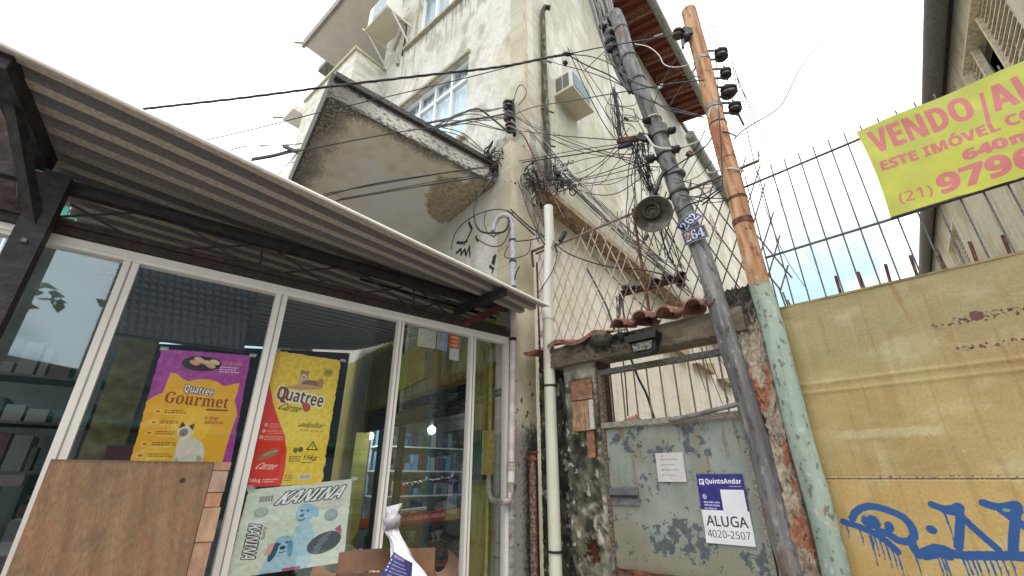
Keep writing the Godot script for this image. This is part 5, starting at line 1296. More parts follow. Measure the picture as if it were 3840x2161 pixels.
	# the gate itself
	var gim := paint(448, 768, -0.06, 1.0, 0.2, 1.92, func(u, v):
		var c := Color("868f88").lerp(Color("98a099"), clampf(0.5 + n1.get_noise_2d(u * 2, v * 2), 0, 1))
		c = c.lerp(Color("857f68"), smoothstep(1.3, 1.0, v + 0.3 * n1.get_noise_2d(u * 1.2 + 4, v)) * 0.65)
		c = c.lerp(Color("857a64"), clampf(n3.get_noise_2d(u * 1.0 + 40, v * 0.5) - 0.05, 0, 0.6))
		c = c.lerp(Color("7a5a3e"), smoothstep(0.2, 0.5, n2.get_noise_2d(u * 3.0 + 11, v * 0.3)) * smoothstep(1.2, 1.9, v) * 0.55)
		# paint peeled to dark grey primer
		var z := 0.42 * n3.get_noise_2d(u * 1.6, v * 1.6) + 0.5 * n2.get_noise_2d(u * 2.2, v * 1.9) + 0.16 * n2.get_noise_2d(u * 8, v * 8)
		z += 0.20 * smoothstep(0.25, 0.0, absf(v - 1.72)) * smoothstep(0.05, 0.2, u) + 0.12 * smoothstep(0.2, 0.0, Vector2(u - 0.62, v - 1.4).length())
		z += 0.4 * smoothstep(0.26, 0.1, Vector2((u - 0.46) * 0.8, (v - 1.19) * 1.6).length()) + 0.25 * smoothstep(0.14, 0.02, Vector2(u - 0.04, v - 1.12).length()) - 0.16
		if z > 0.15: c = Color("4f565c").lerp(Color("5f676b"), clampf(0.5 + n2.get_noise_2d(u * 5, v * 2), 0, 1))
		elif z > 0.13: c = c.lightened(0.15)
		c = c.lerp(Color("6d4a36"), smoothstep(0.03, 0.0, 1.91 - v) * 0.4 + smoothstep(0.02, 0.0, absf(v - 1.49)) * smoothstep(0.92, 0.98, u) * 0.8)
		return c * (0.96 + 0.1 * n2.get_noise_2d(u * 12, v * 12)))
	var gate := thing("metal_gate", "grey green sheet metal gate with peeling paint and a barred top", "gate", at("G", 0.47, 0.02, 0))
	var gpaint := mottled("6f6a5e", "8f8c80", "b0aea2", 175, 0.06, 0.8, 1.5)
	var leaf := part(gate, "sheet", pb(MB.new().area(-0.06, 1.0, 0.2, 1.92), "G", -0.03, 0.955, 0.1, 1.9, -0.02, 0.004), relief(painted(gim, 0.7), 176, 0.01, 1.5))
	part(gate, "top_bar", pb(MB.new(), "G", -0.06, 0.98, 1.905, 1.945, -0.03, 0.03), gpaint)
	part(gate, "head_rail", pb(MB.new(), "G", -0.14, 0.985, 2.32, 2.36, -0.03, 0.02), mottled("3c3a36", "585650", "78766e", 177, 0.05, 0.8, 1.5))
	part(gate, "stile", pb(MB.new(), "G", 0.955, 0.985, 0.1, 2.32, -0.03, 0.02), mottled("3a2c22", "6a5a4a", "8d8878", 178, 0.06, 0.8, 1.5))
	part(gate, "stile", pb(MB.new(), "G", -0.065, -0.033, 0.1, 2.32, -0.03, 0.02), gpaint)
	part(gate, "lower_rail", pb(MB.new(), "G", -0.03, 0.955, 0.955, 0.985, 0.006, 0.035), M.rust)
	for k in 9: rod(gate, "bar", at("G", 0.885 - 0.107 * k, 1.93, 0), at("G", 0.885 - 0.107 * k, 2.33, 0), 0.0065, M.bar)
	var lk := part(gate, "letter_flap", pb(MB.new(), "G", 0.73, 0.955, 1.375, 1.49, 0.006, 0.02), M.galv)
	part(lk, "ridge", pb(MB.new(), "G", 0.735, 0.95, 1.425, 1.44, 0.02, 0.032), M.steel_dark)
	part(gate, "hinge", MB.new().tube([at("G", 0.97, 0.97, 0.03), at("G", 0.97, 1.05, 0.03)], 0.02, 8), M.galv)
	var br2 := thing("brace_pipe", "grey steel tube slanting from the gate's top bar to the grey pole", "pipe", at("G", 0.16, 1.95, 0.08))
	part(br2, "tube", MB.new().tube([Vector3(1.102, 1.917, -3.142), Vector3(1.262, 1.945, -2.979), Vector3(1.455, 1.985, -2.758)], 0.016, 8), M.galv)
	part(br2, "weld", MB.new().blob(Vector3(1.101, 1.915, -3.129), Vector3(0.025, 0.016, 0.025), noise(173, 0.8, 3), 0.5, 6), M.bar)
	# paper notices on the gate
	var nt := Print.new(128, 128, Color("c9c8c6"))
	for j in 128:
		for i in range(0, 128, 4):
			if n2.get_noise_2d(i * 0.05, j * 0.05) > 0.2: nt.im.fill_rect(Rect2i(i, j, 4, 1), Color("b5b3b0"))
	nt.stroke([Vector2(0.2, 0.13), Vector2(0.28, 0.1)], 0.012, Color("55585c"))
	for r in 4:
		var s := 0.16
		while s < 0.72 - 0.08 * (r % 2):
			nt.stroke([Vector2(s, 0.25 + 0.18 * r), Vector2(s + 0.02, 0.21 + 0.18 * r), Vector2(s + 0.045, 0.26 + 0.18 * r)], 0.006, Color("75787c"))
			s += 0.055
	solo("paper_note", MB.new().sheet(8, 8, func(s, t): return at("G", lerpf(0.57, 0.372, s), lerpf(1.712, 1.528, t), 0.012 + 0.006 * n2.get_noise_2d(s * 2, t * 2)), nrm("G")), painted(nt.im, 0.8), "creased white handwritten note taped to the middle of the gate", "paper")
	var q := Print.new(420, 480, Color("2a2a7a"))
	q.rect(0, 0.53, 1, 1, Color("dcdde4"))
	q.text("QuintoAndar", 0.18, 0.065, 0.77, 0.095, Color("eeeef4"))
	q.poly([Vector2(0.045, 0.075), Vector2(0.145, 0.075), Vector2(0.145, 0.155), Vector2(0.045, 0.155)], Color("eeeef4"))
	q.poly([Vector2(0.062, 0.09), Vector2(0.128, 0.09), Vector2(0.128, 0.142), Vector2(0.062, 0.142)], Color("2a2a7a"))
	q.poly([Vector2(0.09, 0.11), Vector2(0.112, 0.11), Vector2(0.155, 0.165), Vector2(0.13, 0.165)], Color("eeeef4"))
	q.lines(0.68, 0.175, 0.98, 1, 0.02, 0.014, Color("b5b5d8"), 91)
	q.rect(0.48, 0.23, 0.97, 0.58, Color("dcdde4"))
	q.oval(0.115, 0.335, 0.045, 0.036, Color("e6e6f2")); q.oval(0.115, 0.335, 0.033, 0.026, Color("2a2a7a")); q.stroke([Vector2(0.1, 0.325), Vector2(0.128, 0.345)], 0.008, Color("e6e6f2"))
	q.text("Mande um", 0.08, 0.4, 0.34, 0.03, Color("e6e6f2")); q.text("WhatsApp", 0.08, 0.445, 0.34, 0.033, Color("e6e6f2")); q.text("ou ligue", 0.08, 0.49, 0.26, 0.033, Color("e6e6f2"))
	q.text("ALUGA", 0.075, 0.61, 0.85, 0.145, Color("2a2b33"), "Droid Sans", false, 0.0, 0.0, 0.004)
	q.text("4020-2507", 0.06, 0.81, 0.87, 0.105, Color("2a2b33"), "Droid Sans", false)
	q.lines(0.03, 0.955, 0.97, 1, 0.02, 0.005, Color("a5a6b0"), 92)
	solo("rental_sign", MB.new().sheet(10, 12, func(s, t): return at("G", lerpf(0.302, 0.018, s) , lerpf(1.575, 1.185, t), 0.014 + 0.008 * n2.get_noise_2d(s * 1.5 + 3, t * 1.5)), nrm("G")), painted(q.im, 0.45), "violet and white rental notice with a phone number stuck on the gate", "sign")
	# pipes beside the gatepost
	var wp := thing("drain_pipe", "tall off white plastic drainpipe with two dark straps, before the mossy wall", "pipe", at("G", 1.44, 0, 0.06))
	var pale := mottled("c4c2b0", "d3d1c2", "dddccf", 181, 0.01, 0.5, 1.0)
	part(wp, "pipe", MB.new().tube([at("G", 1.455, 0.12, 0.06), at("G", 1.445, 2.95, 0.06)], 0.05, 16), pale)
	part(wp, "upper_pipe", MB.new().tube([at("G", 1.445, 2.96, 0.06), Vector3(0.373, 3.786, -3.822), Vector3(0.373, 4.117, -3.822)], 0.047, 16), M.plastic_white)
	part(wp, "collar", MB.new().tube([at("G", 1.445, 2.9, 0.06), at("G", 1.445, 3.0, 0.06)], 0.055, 16), M.plastic_white)
	for v in [2.28, 1.03]: part(wp, "strap", MB.new().tube([at("G", 1.447, v, 0.06), at("G", 1.447, v + 0.018, 0.06)], 0.054, 16), M.steel_dark)
	var bp := thing("iron_pipe", "short rusty brown iron pipe with a flared top, standing left of the plastic drainpipe", "pipe", at("G", 1.68, 0, 0.06))
	part(bp, "pipe", MB.new().tube([at("G", 1.665, 0.12, 0.06), at("G", 1.662, 1.73, 0.06)], 0.03, 12), relief(mottled("35201a", "65463a", "b3a496", 182, 0.05, 0.8, 2.0, 0.0, Vector3(1, 0.2, 1)), 22, 0.06, 4.0, 2.0))
	part(bp, "collar", MB.new().lathe(at("G", 1.662, 1.71, 0.06), Vector3.UP, [[0.03, -0.03], [0.042, -0.02], [0.042, 0.03], [0.05, 0.035], [0.05, 0.05], [0.02, 0.05]], 12), M.rust)
	var pk := thing("water_pipe", "thin pinkish white pipe with a joint and bend, up the end of the shop glazing", "pipe", Vector3(-0.019, 2.183, -3.936))
	var pink := mottled("b5a5a2", "cbbdba", "d8cfcc", 183, 0.01, 0.5, 1.0)
	part(pk, "pipe", MB.new().tube([Vector3(0.013, 3.009, -3.96), Vector3(0.005, 2.374, -3.954), Vector3(-0.007, 1.671, -3.945)], 0.027, 12), pink)
	part(pk, "joint", MB.new().tube([Vector3(-0.007, 1.665, -3.945), Vector3(-0.007, 1.61, -3.945)], 0.035, 12), mottled("8d8280", "b0a5a2", "d0c8c4", 184, 0.05, 0.6, 2.0))
	part(pk, "coupling", MB.new().tube([Vector3(-0.007, 1.608, -3.945), Vector3(-0.009, 1.519, -3.943)], 0.03, 12), M.plastic_white)
	part(pk, "bend", MB.new().tube(curve([Vector3(-0.009, 1.515, -3.943), Vector3(-0.013, 1.44, -3.94), Vector3(-0.032, 1.382, -3.925), Vector3(-0.085, 1.372, -3.884)]), 0.026, 10), mottled("8d8280", "b0a5a2", "c4bab6", 185, 0.03, 0.6, 1.5))
	part(pk, "clamp", MB.new().tube([Vector3(0.01, 2.754, -3.958), Vector3(0.01, 2.723, -3.958)], 0.034, 12), M.rust)
	var gp := thing("edge_channel", "grey metal channel standing at the end of the shop glass", "frame", at("P", 0.03, 0, 0.03))
	part(gp, "channel", pb(MB.new(), "P", 0.006, 0.05, 0.0, 3.05, 0.002, 0.045), mottled("77787c", "939498", "adaeb2", 186, 0.02, 0.6, 1.0))
	# curved conduit above the canopy
	var hk := thing("service_conduit", "grey conduit with a swan neck top on the white wall above the canopy", "pipe", Vector3(0.005, 3.486, -3.936))
	part(hk, "riser", MB.new().tube([Vector3(0.013, 3.265, -3.927), Vector3(0.003, 3.95, -3.94)], 0.032, 12), mottled("8f9094", "a9aab0", "c2c3c8", 187, 0.02, 0.5, 1.5))
	part(hk, "neck", MB.new().tube(curve([Vector3(0.003, 3.95, -3.94), Vector3(-0.014, 4.044, -3.945), Vector3(-0.076, 4.099, -3.959), Vector3(-0.147, 4.083, -3.985), Vector3(-0.189, 4.007, -4.006), Vector3(-0.202, 3.933, -4.006)]), 0.026, 10), mottled("9fa0a4", "b9babf", "cdcdd2", 188, 0.02, 0.5, 1.5))
	for y in [Vector3(0.005, 3.774, -3.936), Vector3(0.008, 3.529, -3.933)]: part(hk, "clip", MB.new().tube([y, y + Vector3(0, 0.02, 0)], 0.038, 10), M.black)
	# rebar lattice over the gate
	var lt := thing("rebar_lattice", "rusty diamond lattice of welded rebar standing above the gate lintel", "fence", at("G", 0.7, 2.67, -0.05))
	rod(lt, "rail", at("G", 1.66, 3.71, -0.05), at("G", -0.5, 3.71, -0.05), 0.012, M.bar)
	rod(lt, "rail", at("G", 1.66, 2.68, -0.05), at("G", 0.72, 2.68, -0.05), 0.008, M.bar_pale)
	rod(lt, "post", at("G", 0.53, 3.75, -0.05), at("G", 0.5, 2.66, -0.05), 0.013, M.rust)
	rod(lt, "post", at("G", 1.65, 3.6, -0.05), at("G", 1.64, 2.68, -0.05), 0.01, M.rust)
	for k in 26:
		var u := 2.1 - 0.105 * k
		for sl in [0.5, -0.36]:
			var a := Vector2(u, 2.69); var b := Vector2(u - 1.05 * sl, 3.72 + (0.06 if sl > 0 and k % 2 else 0.0))
			# clip to the width of the lattice
			for e in 2:
				var edge: float = [1.66, -0.5][e]
				for z in 2:
					var p: Vector2 = a if z == 0 else b; var o: Vector2 = b if z == 0 else a
					if (e == 0 and p.x > edge and o.x < edge) or (e == 1 and p.x < edge and o.x > edge):
						p = o.lerp(p, (o.x - edge) / (o.x - p.x))
					if z == 0: a = p
					else: b = p
			if a.x > 1.67 or b.x > 1.67 or a.x < -0.51 or b.x < -0.51: continue
			rod(lt, "bar", at("G", a.x, a.y, -0.05 if sl > 0 else -0.065), at("G", b.x, b.y, -0.05 if sl > 0 else -0.065), 0.0052, M.bar if (a.x + b.x) < 1.2 else M.bar_pale)
	for k in 11: rod(lt, "spike", at("G", 1.2 - 0.17 * k, 3.71, -0.05), at("G", 1.19 - 0.17 * k, 3.79, -0.05), 0.005, M.bar)
	# crumbling post between the two poles
	var rim := paint(160, 700, -0.32, -0.06, 0.0, 2.76, func(u, v):
		var c := Color("9c9080").lerp(Color("beb09c"), clampf(0.5 + n1.get_noise_2d(u * 5, v * 2) * 1.3, 0, 1))
		c = c.lerp(Color("8d867a"), clampf(n2.get_noise_2d(u * 2, v * 1.0) * 1.2, 0, 0.6))
		c = c.lerp(Color("2e2d2a"), smoothstep(2.35, 2.68, v + 0.2 * n2.get_noise_2d(u * 5, v * 3)) * 0.85)
		c = c.lerp(Color("b5664c").lerp(Color("cf9078"), clampf(0.5 + n2.get_noise_2d(u * 8, v * 5), 0, 1)), smoothstep(0.035, 0.02, absf(u + 0.15 + 0.02 * n2.get_noise_1d(v * 3))) * smoothstep(1.98, 1.9, v) * smoothstep(-0.35, 0.0, n3.get_noise_1d(v * 1.6)))
		var cr := absf(n3.get_noise_2d(u * 2.6 + 3, v * 1.2))
		c = c.lerp(Color("a8644a"), smoothstep(0.12, 0.3, n3.get_noise_2d(u * 3 + 60, v * 0.8)) * smoothstep(2.3, 2.1, v) * 0.75)
		if cr < 0.018: c = c.darkened(0.35)
		return c * (0.95 + 0.14 * n2.get_noise_2d(u * 6, v * 5)))
	var rp := thing("broken_post", "crumbling plaster and brick post squeezed between the grey and the green footed poles", "gatepost", at("G", -0.19, 0, 0))
	part(rp, "plaster", MB.new().sheet(40, 300, func(s, t):
		var u: float = lerpf(-0.09, -0.3, s); var v: float = lerpf(0.0, 2.74, t)
		var o: float = 0.02 * n2.get_noise_2d(u * 3, v * 1.6) + 0.012 * n2.get_noise_2d(u * 7, v * 5) - 0.04 * smoothstep(0.03, 0.01, absf(u + 0.155 + 0.02 * n2.get_noise_1d(v * 3))) * smoothstep(1.98, 1.9, v)
		var cr: float = absf(n3.get_noise_2d(u * 2.6 + 3, v * 1.2))
		o -= 0.006 * smoothstep(0.05, 0.0, cr)
		var e: float = smoothstep(0.0, 0.12, s) * smoothstep(1.0, 0.88, s)
		return at("G", u + 0.012 * n2.get_noise_1d(v * 6) * (1 - e), v + 0.03 * n2.get_noise_1d(u * 8) * t, 0.06 + o - 0.06 * (1 - e)), nrm("G"), func(s, t): return Vector2((lerpf(-0.09, -0.3, s) + 0.32) / 0.26, (2.76 - lerpf(0.0, 2.74, t)) / 2.76)), relief(painted(rim, 0.95), 22, 0.06, 6.0))
	part(rp, "core", pb(MB.new().area(-0.32, -0.06, 0.0, 2.76), "G", -0.298, -0.092, 0.0, 2.72, -0.16, -0.01), painted(rim, 0.95))
	for e in [[-0.24, 2.14, 0.05, 0.07], [-0.135, 1.86, 0.03, 0.16], [-0.145, 1.68, 0.03, 0.15], [-0.15, 1.5, 0.028, 0.15], [-0.16, 1.02, 0.05, 0.26]]:
		part(rp, "brick", MB.new().blob(at("G", e[0], e[1] + e[3] / 2, 0.03), Vector3(e[2] * 0.6, e[3] * 0.56, 0.035), noise(173, 0.8, 3), 0.25, 8), M.clay_red)
	# lean-to roof glimpsed through the gate bars
	var lr := thing("tiled_lean_to", "small red tiled roof glimpsed through the left gate bars", "roof", Vector3(1.557, 2.394, -7))
	part(lr, "wall", MB.new().box(Vector3(1.402, 2.297, -7.2) + Vector3(0, -1.0, 0), Vector3(2.156, 2.138, -7.2) - Vector3(1.402, 2.297, -7.2), Vector3(0, 1.05, 0), Vector3(0, 0, -0.1)), mottled("a89a80", "c0b298", "cfc4ac", 189, 0.02, 0.9, 1.0))
	for k in 8:
		var a := Vector3(1.386, 2.41, -7).lerp(Vector3(2.058, 2.308, -7), k / 8.0)
		part(lr, "tile", MB.new().sheet(6, 2, func(s, t): return a + (Vector3(2.058, 2.308, -7) - Vector3(1.386, 2.41, -7)) * (s / 8.0) + Vector3(0, 0.03 * sin(PI * s) + 0.22 * t, -0.5 * t), Vector3.UP), M.terracotta)

func steel_wall() -> void:
	var n1 := noise(191, 1.2, 5); var n2 := noise(192, 6.0, 4); var n3 := noise(193, 2.5, 5)
	var w := 720; var h := 720
	var ua := -1.75; var ub := 0.06; var va := 0.75; var vb := 2.56
	var im := paint(w, h, ua, ub, va, vb, func(u, v):
		var k := n1.get_noise_2d(u * 1.1, v * 1.3)
		var c := Color("9a8455").lerp(Color("b09c68"), clampf(0.5 + k * 1.2, 0, 1))
		c = c.lerp(Color("b8985c"), smoothstep(1.62, 1.5, v) * 0.75)
		c = c.lerp(Color("8a8460"), smoothstep(1.9, 2.3, v + 0.2 * k) * 0.5)
		c = c.lerp(Color("bdb494"), clampf(n3.get_noise_2d(u * 0.9 + 9, v * 1.6) - 0.12, 0, 0.5))
		c = c.lerp(Color("8a6a3a"), clampf(n3.get_noise_2d(u * 2.4 + 30, v * 0.3) - 0.28, 0, 0.5))
		# streak of dribbled rust below a spike, and pale wiped patches
		c = c.lerp(Color("8a6230"), smoothstep(0.018, 0.004, absf(u + 0.555 + (2.52 - v) * 0.12)) * smoothstep(2.2, 2.35, v) * 0.5)
		c = c.lerp(Color("c9c0a2"), smoothstep(0.03, 0.012, absf(v - 1.765 - 0.012 * n2.get_noise_1d(u * 5))) * smoothstep(-0.1, -0.16, u) * smoothstep(-0.6, -0.5, u) * 0.45)
		var chip := n2.get_noise_2d(u * 7, v * 7)
		var at_row := smoothstep(0.03, 0.0, absf(v - 2.265 + 0.02 * (u + 0.8))) * smoothstep(-0.62, -0.7, u) + smoothstep(0.02, 0.0, absf(v - 2.13)) * smoothstep(-0.68, -0.73, u) + 0.6 * smoothstep(0.012, 0.0, absf(v - 1.555)) * smoothstep(-0.2, -0.3, u)
		if chip > 0.42 - 0.3 * at_row and at_row > 0.2: c = Color("4a2a2c")
		if Vector2(u + 0.815, (v - 2.275)).length() < 0.026 + 0.01 * chip: c = Color("5a3436")
		if absf(v - 1.549) < 0.0035 + 0.002 * n2.get_noise_1d(u * 20): c = Color("5a4530")
		if absf(v - 1.556) < 0.004: c = c.lightened(0.3)
		var dr := n3.get_noise_2d(u * 7.0 + 90, v * 0.35)
		c = c.lerp(Color("76683f"), smoothstep(0.28, 0.5, dr) * 0.22).lerp(Color("b7ab86"), smoothstep(0.3, 0.5, -dr) * 0.18)
		var sc := absf(n3.get_noise_2d(u * 1.7 + v * 2.2 + 50, v * 0.5 - u))
		if sc < 0.006 and n1.get_noise_2d(u * 2, v * 2 + 20) > 0.05: c = c.lightened(0.16)
		return c * (0.97 + 0.08 * n2.get_noise_2d(u * 10, v * 10)))
	var p := Print.new(8, 8, Color.WHITE)
	p.im = im; p.w = w; p.h = h
	var blue := Color("1c4a86")
	var tr := func(pts: Array) -> Array:
		var o := []
		for q in pts: o.append(Vector2((q.x - ua) / (ub - ua), (vb - q.y) / (vb - va)))
		return o
	var R := 0.0105
	for st in [
		[[Vector2(-0.039, 1.344), Vector2(-0.067, 1.335), Vector2(-0.101, 1.325), Vector2(-0.14, 1.307), Vector2(-0.172, 1.289), Vector2(-0.2, 1.264), Vector2(-0.227, 1.228)], R],
		[[Vector2(-0.082, 1.362), Vector2(-0.097, 1.386), Vector2(-0.128, 1.409), Vector2(-0.164, 1.421), Vector2(-0.199, 1.418), Vector2(-0.231, 1.408), Vector2(-0.264, 1.394), Vector2(-0.29, 1.378), Vector2(-0.305, 1.353), Vector2(-0.312, 1.328), Vector2(-0.309, 1.3), Vector2(-0.29, 1.277), Vector2(-0.263, 1.272), Vector2(-0.24, 1.277), Vector2(-0.21, 1.302), Vector2(-0.178, 1.311)], 0.0115],
		[[Vector2(-0.141, 1.363), Vector2(-0.168, 1.36), Vector2(-0.174, 1.341), Vector2(-0.148, 1.337), Vector2(-0.136, 1.351)], 0.014],
		[[Vector2(-0.224, 1.337), Vector2(-0.223, 1.326)], 0.013],
		[[Vector2(-0.378, 1.332), Vector2(-0.382, 1.33)], 0.0125],
		[[Vector2(-0.412, 1.437), Vector2(-0.432, 1.426), Vector2(-0.457, 1.419), Vector2(-0.481, 1.423), Vector2(-0.505, 1.433)], 0.0105],
		[[Vector2(-0.447, 1.417), Vector2(-0.473, 1.409), Vector2(-0.505, 1.427)], 0.0115],
		[[Vector2(-0.501, 1.432), Vector2(-0.495, 1.389), Vector2(-0.477, 1.334), Vector2(-0.454, 1.269)], 0.0115],
		[[Vector2(-0.499, 1.394), Vector2(-0.519, 1.358), Vector2(-0.548, 1.313), Vector2(-0.578, 1.27)], 0.0095],
		[[Vector2(-0.289, 1.277), Vector2(-0.296, 1.242), Vector2(-0.305, 1.222), Vector2(-0.342, 1.242), Vector2(-0.373, 1.256), Vector2(-0.404, 1.252), Vector2(-0.427, 1.238), Vector2(-0.465, 1.235), Vector2(-0.517, 1.24), Vector2(-0.568, 1.244), Vector2(-0.617, 1.249), Vector2(-0.655, 1.247), Vector2(-0.691, 1.243)], 0.0125],
		[[Vector2(-0.326, 1.219), Vector2(-0.376, 1.235), Vector2(-0.41, 1.226)], 0.012],
		[[Vector2(-0.589, 1.449), Vector2(-0.612, 1.439), Vector2(-0.636, 1.433), Vector2(-0.669, 1.441), Vector2(-0.688, 1.445), Vector2(-0.686, 1.424)], 0.0115],
		[[Vector2(-0.636, 1.425), Vector2(-0.65, 1.407), Vector2(-0.667, 1.385), Vector2(-0.685, 1.366), Vector2(-0.712, 1.355)], 0.0115],
		[[Vector2(-0.684, 1.434), Vector2(-0.663, 1.377), Vector2(-0.643, 1.326), Vector2(-0.619, 1.255)], 0.0115],
		[[Vector2(-0.649, 1.253), Vector2(-0.665, 1.231), Vector2(-0.675, 1.194)], 0.0115]]:
		p.stroke(tr.call(st[0]), st[1] * 1.4 / (ub - ua), blue)
	for e in [Vector2(-0.143, 1.379), Vector2(-0.651, 1.423)]:
		var z: Array = tr.call([e]); p.oval(z[0].x, z[0].y, 0.007, 0.004, Color("6f8a6a"))
	var rng := RandomNumberGenerator.new(); rng.seed = 77
	for d in [Vector2(-0.047, 1.335), Vector2(-0.1, 1.308), Vector2(-0.134, 1.285), Vector2(-0.14, 1.283), Vector2(-0.152, 1.288), Vector2(-0.17, 1.276), Vector2(-0.189, 1.251), Vector2(-0.208, 1.236), Vector2(-0.224, 1.216), Vector2(-0.29, 1.24), Vector2(-0.369, 1.225), Vector2(-0.382, 1.223), Vector2(-0.393, 1.222), Vector2(-0.454, 1.226), Vector2(-0.467, 1.225), Vector2(-0.484, 1.225), Vector2(-0.498, 1.227), Vector2(-0.522, 1.227), Vector2(-0.541, 1.229), Vector2(-0.56, 1.231), Vector2(-0.58, 1.233), Vector2(-0.446, 1.397), Vector2(-0.605, 1.242)]:
		var l := rng.randf_range(0.04, 0.13)
		p.stroke(tr.call([d, d + Vector2(-0.002, -l * 0.6), d + Vector2(0.001, -l)]), 0.0026, blue, 0.001)
	var wall := thing("steel_gate_wall", "ochre painted sheet steel wall with blue graffiti and rust chips at the right", "wall", at("Y", -0.8, 0, 0))
	var bead := func(v: float) -> float:
		var o := 0.0
		for b in [2.05, 2.0]: o += 0.0035 * exp(-pow((v - b) / 0.009, 2.0))
		o -= 0.005 * exp(-pow((v - 1.551) / 0.004, 2.0))
		return o
	var m := relief(painted(im, 0.55), 176, 0.01, 1.5)
	part(wall, "sheet", MB.new().sheet(60, 260, func(s, t):
		var u: float = lerpf(0.0, -1.72, s); var v: float = lerpf(0.78, 2.53, t)
		return at("Y", u, v, bead.call(v) + 0.006 * n1.get_noise_2d(u * 1.2, v * 1.2) + 0.0016 * n3.get_noise_2d(u * 3, v * 3)), nrm("Y"), func(s, t): return Vector2((lerpf(0.0, -1.72, s) - ua) / (ub - ua), (vb - lerpf(0.78, 2.53, t)) / (vb - va))), m)
	part(wall, "lower_sheet", pb(MB.new(), "Y", -1.72, 0.0, 0.02, 0.778, -0.03, 0.0), mottled("8f7d48", "a5935c", "b3a270", 194, 0.01, 0.6, 0.5))
	part(wall, "top_fold", pb(MB.new(), "Y", -1.72, 0.0, 2.528, 2.54, -0.12, 0.004), mottled("6d5f38", "8a7b4c", "9d8f62", 195, 0.02, 0.6, 0.5))
	part(wall, "end_fold", pb(MB.new(), "Y", 0.003, 0.012, 0.02, 2.53, -0.14, 0.004), mottled("7d6c3c", "96854c", "a5955c", 196, 0.02, 0.6, 0.5))
	part(wall, "back_frame", pb(MB.new(), "Y", -1.7, -0.02, 0.3, 2.52, -0.06, -0.035), M.rust)
	# fence of thin bars above it
	var f := thing("bar_fence", "grey steel fence of thin upright bars on top of the ochre steel wall", "fence", at("Y", -0.8, 2.53, -0.06))
	rod(f, "rail", at("Y", 0.04, 3.505, -0.05), at("Y", -1.75, 3.505, -0.05), 0.0085, M.galv_dark)
	rod(f, "rail", at("Y", 0.02, 2.918, -0.05), at("Y", -1.75, 2.918, -0.05), 0.0085, M.galv_dark)
	for k in 20: rod(f, "bar", at("Y", 0.015 - 0.0872 * k, 2.53, -0.05), at("Y", 0.015 - 0.0872 * k, 3.595, -0.05), 0.0042, M.galv_dark)
	for k in 12: rod(f, "spike", at("Y", -0.315 - 0.117 * k, 2.53, -0.08), at("Y", -0.318 - 0.117 * k + 0.008 * sin(k * 2.0), 2.68 + 0.012 * sin(k * 5.0), -0.08), 0.0078, M.rust)
	for q in [[-0.02, 2.7], [-0.035, 2.66], [-0.05, 2.6]]: rod(f, "spike", at("Y", q[0], 2.53, -0.08), at("Y", q[0] + 0.01, q[1], -0.07), 0.005, M.bar)
	# yellow banner tied to the fence
	var bw := 1.2; var bh := 0.63
	var b := Print.new(1000, 520, Color("b3b52e"))
	for j in 520:
		for i in range(0, 1000, 4):
			var k := n1.get_noise_2d(i * 0.004, j * 0.006)
			b.im.fill_rect(Rect2i(i, j, 4, 1), Color("a8ad48").lerp(Color("b9ba40"), clampf(0.45 + k * 0.9 + (j / 520.0 - 0.5) * 0.5, 0, 1)))
	var red := Color("bb6a68")
	var bx := func(u: float) -> float: return (-0.655 - u) / bw
	var by := func(v: float) -> float: return (3.545 - v) / bh
	b.text("VENDO", bx.call(-0.695), by.call(3.505), 0.437 / bw, 0.158 / bh, red, "Droid Sans", true, 0.03, 0.0, 0.003)
	b.text("/", bx.call(-1.145), by.call(3.465), 0.05 / bw, 0.19 / bh, red, "Droid Sans", true)
	b.text("ALUGO", bx.call(-1.2), by.call(3.475), 0.44 / bw, 0.158 / bh, red, "Droid Sans", true, 0.03, 0.0, 0.003)
	b.text("ESTE IMÓVEL COM", bx.call(-0.69), by.call(3.298), 0.69 / bw, 0.083 / bh, red, "Droid Sans", true, 0.02, 0.0, 0.002)
	b.text("640m²", bx.call(-1.015), by.call(3.165), 0.3 / bw, 0.06 / bh, red, "Droid Sans", true, 0.02, 0.0, 0.003)
	b.text("(21)", bx.call(-0.715), by.call(3.045), 0.14 / bw, 0.075 / bh, red, "Droid Sans", false, 0.02, 0.0, 0.001)
	b.text("9796", bx.call(-0.885), by.call(3.08), 0.37 / bw, 0.115 / bh, red, "Droid Sans", true, 0.04, 0.0, 0.004)
	var ban := thing("sale_banner", "yellow green vinyl banner with red lettering tied across the bar fence", "banner", at("Y", -1.2, 2.92, 0.0))
	var bm := painted(b.im, 0.5)
	bm.backlight_enabled = true; bm.backlight = Color(0.35, 0.36, 0.1)
	part(ban, "vinyl", MB.new().sheet(60, 30, func(s, t):
		var u: float = -0.655 - bw * s - 0.012 * sin(PI * t) * (1 - s)
		return at("Y", u, 3.545 - bh * t - 0.01 * s, -0.022 + 0.010 * n1.get_noise_2d(s * 3.0, t * 1.2) + 0.006 * sin(s * 14.0 + t * 3.0)), nrm("Y")), bm)
	part(ban, "hem_pole", MB.new().tube([at("Y", -0.655, 2.915, -0.03), at("Y", -1.86, 2.905, -0.03)], 0.009, 6), M.steel_dark)
	for k in 3: part(ban, "tie", MB.new().tube(curve([at("Y", -0.665 - 0.5 * k, 3.54, -0.02), at("Y", -0.66 - 0.5 * k, 3.52, -0.07), at("Y", -0.66 - 0.5 * k, 3.5, -0.03)]), 0.002, 4), M.cable_pale)

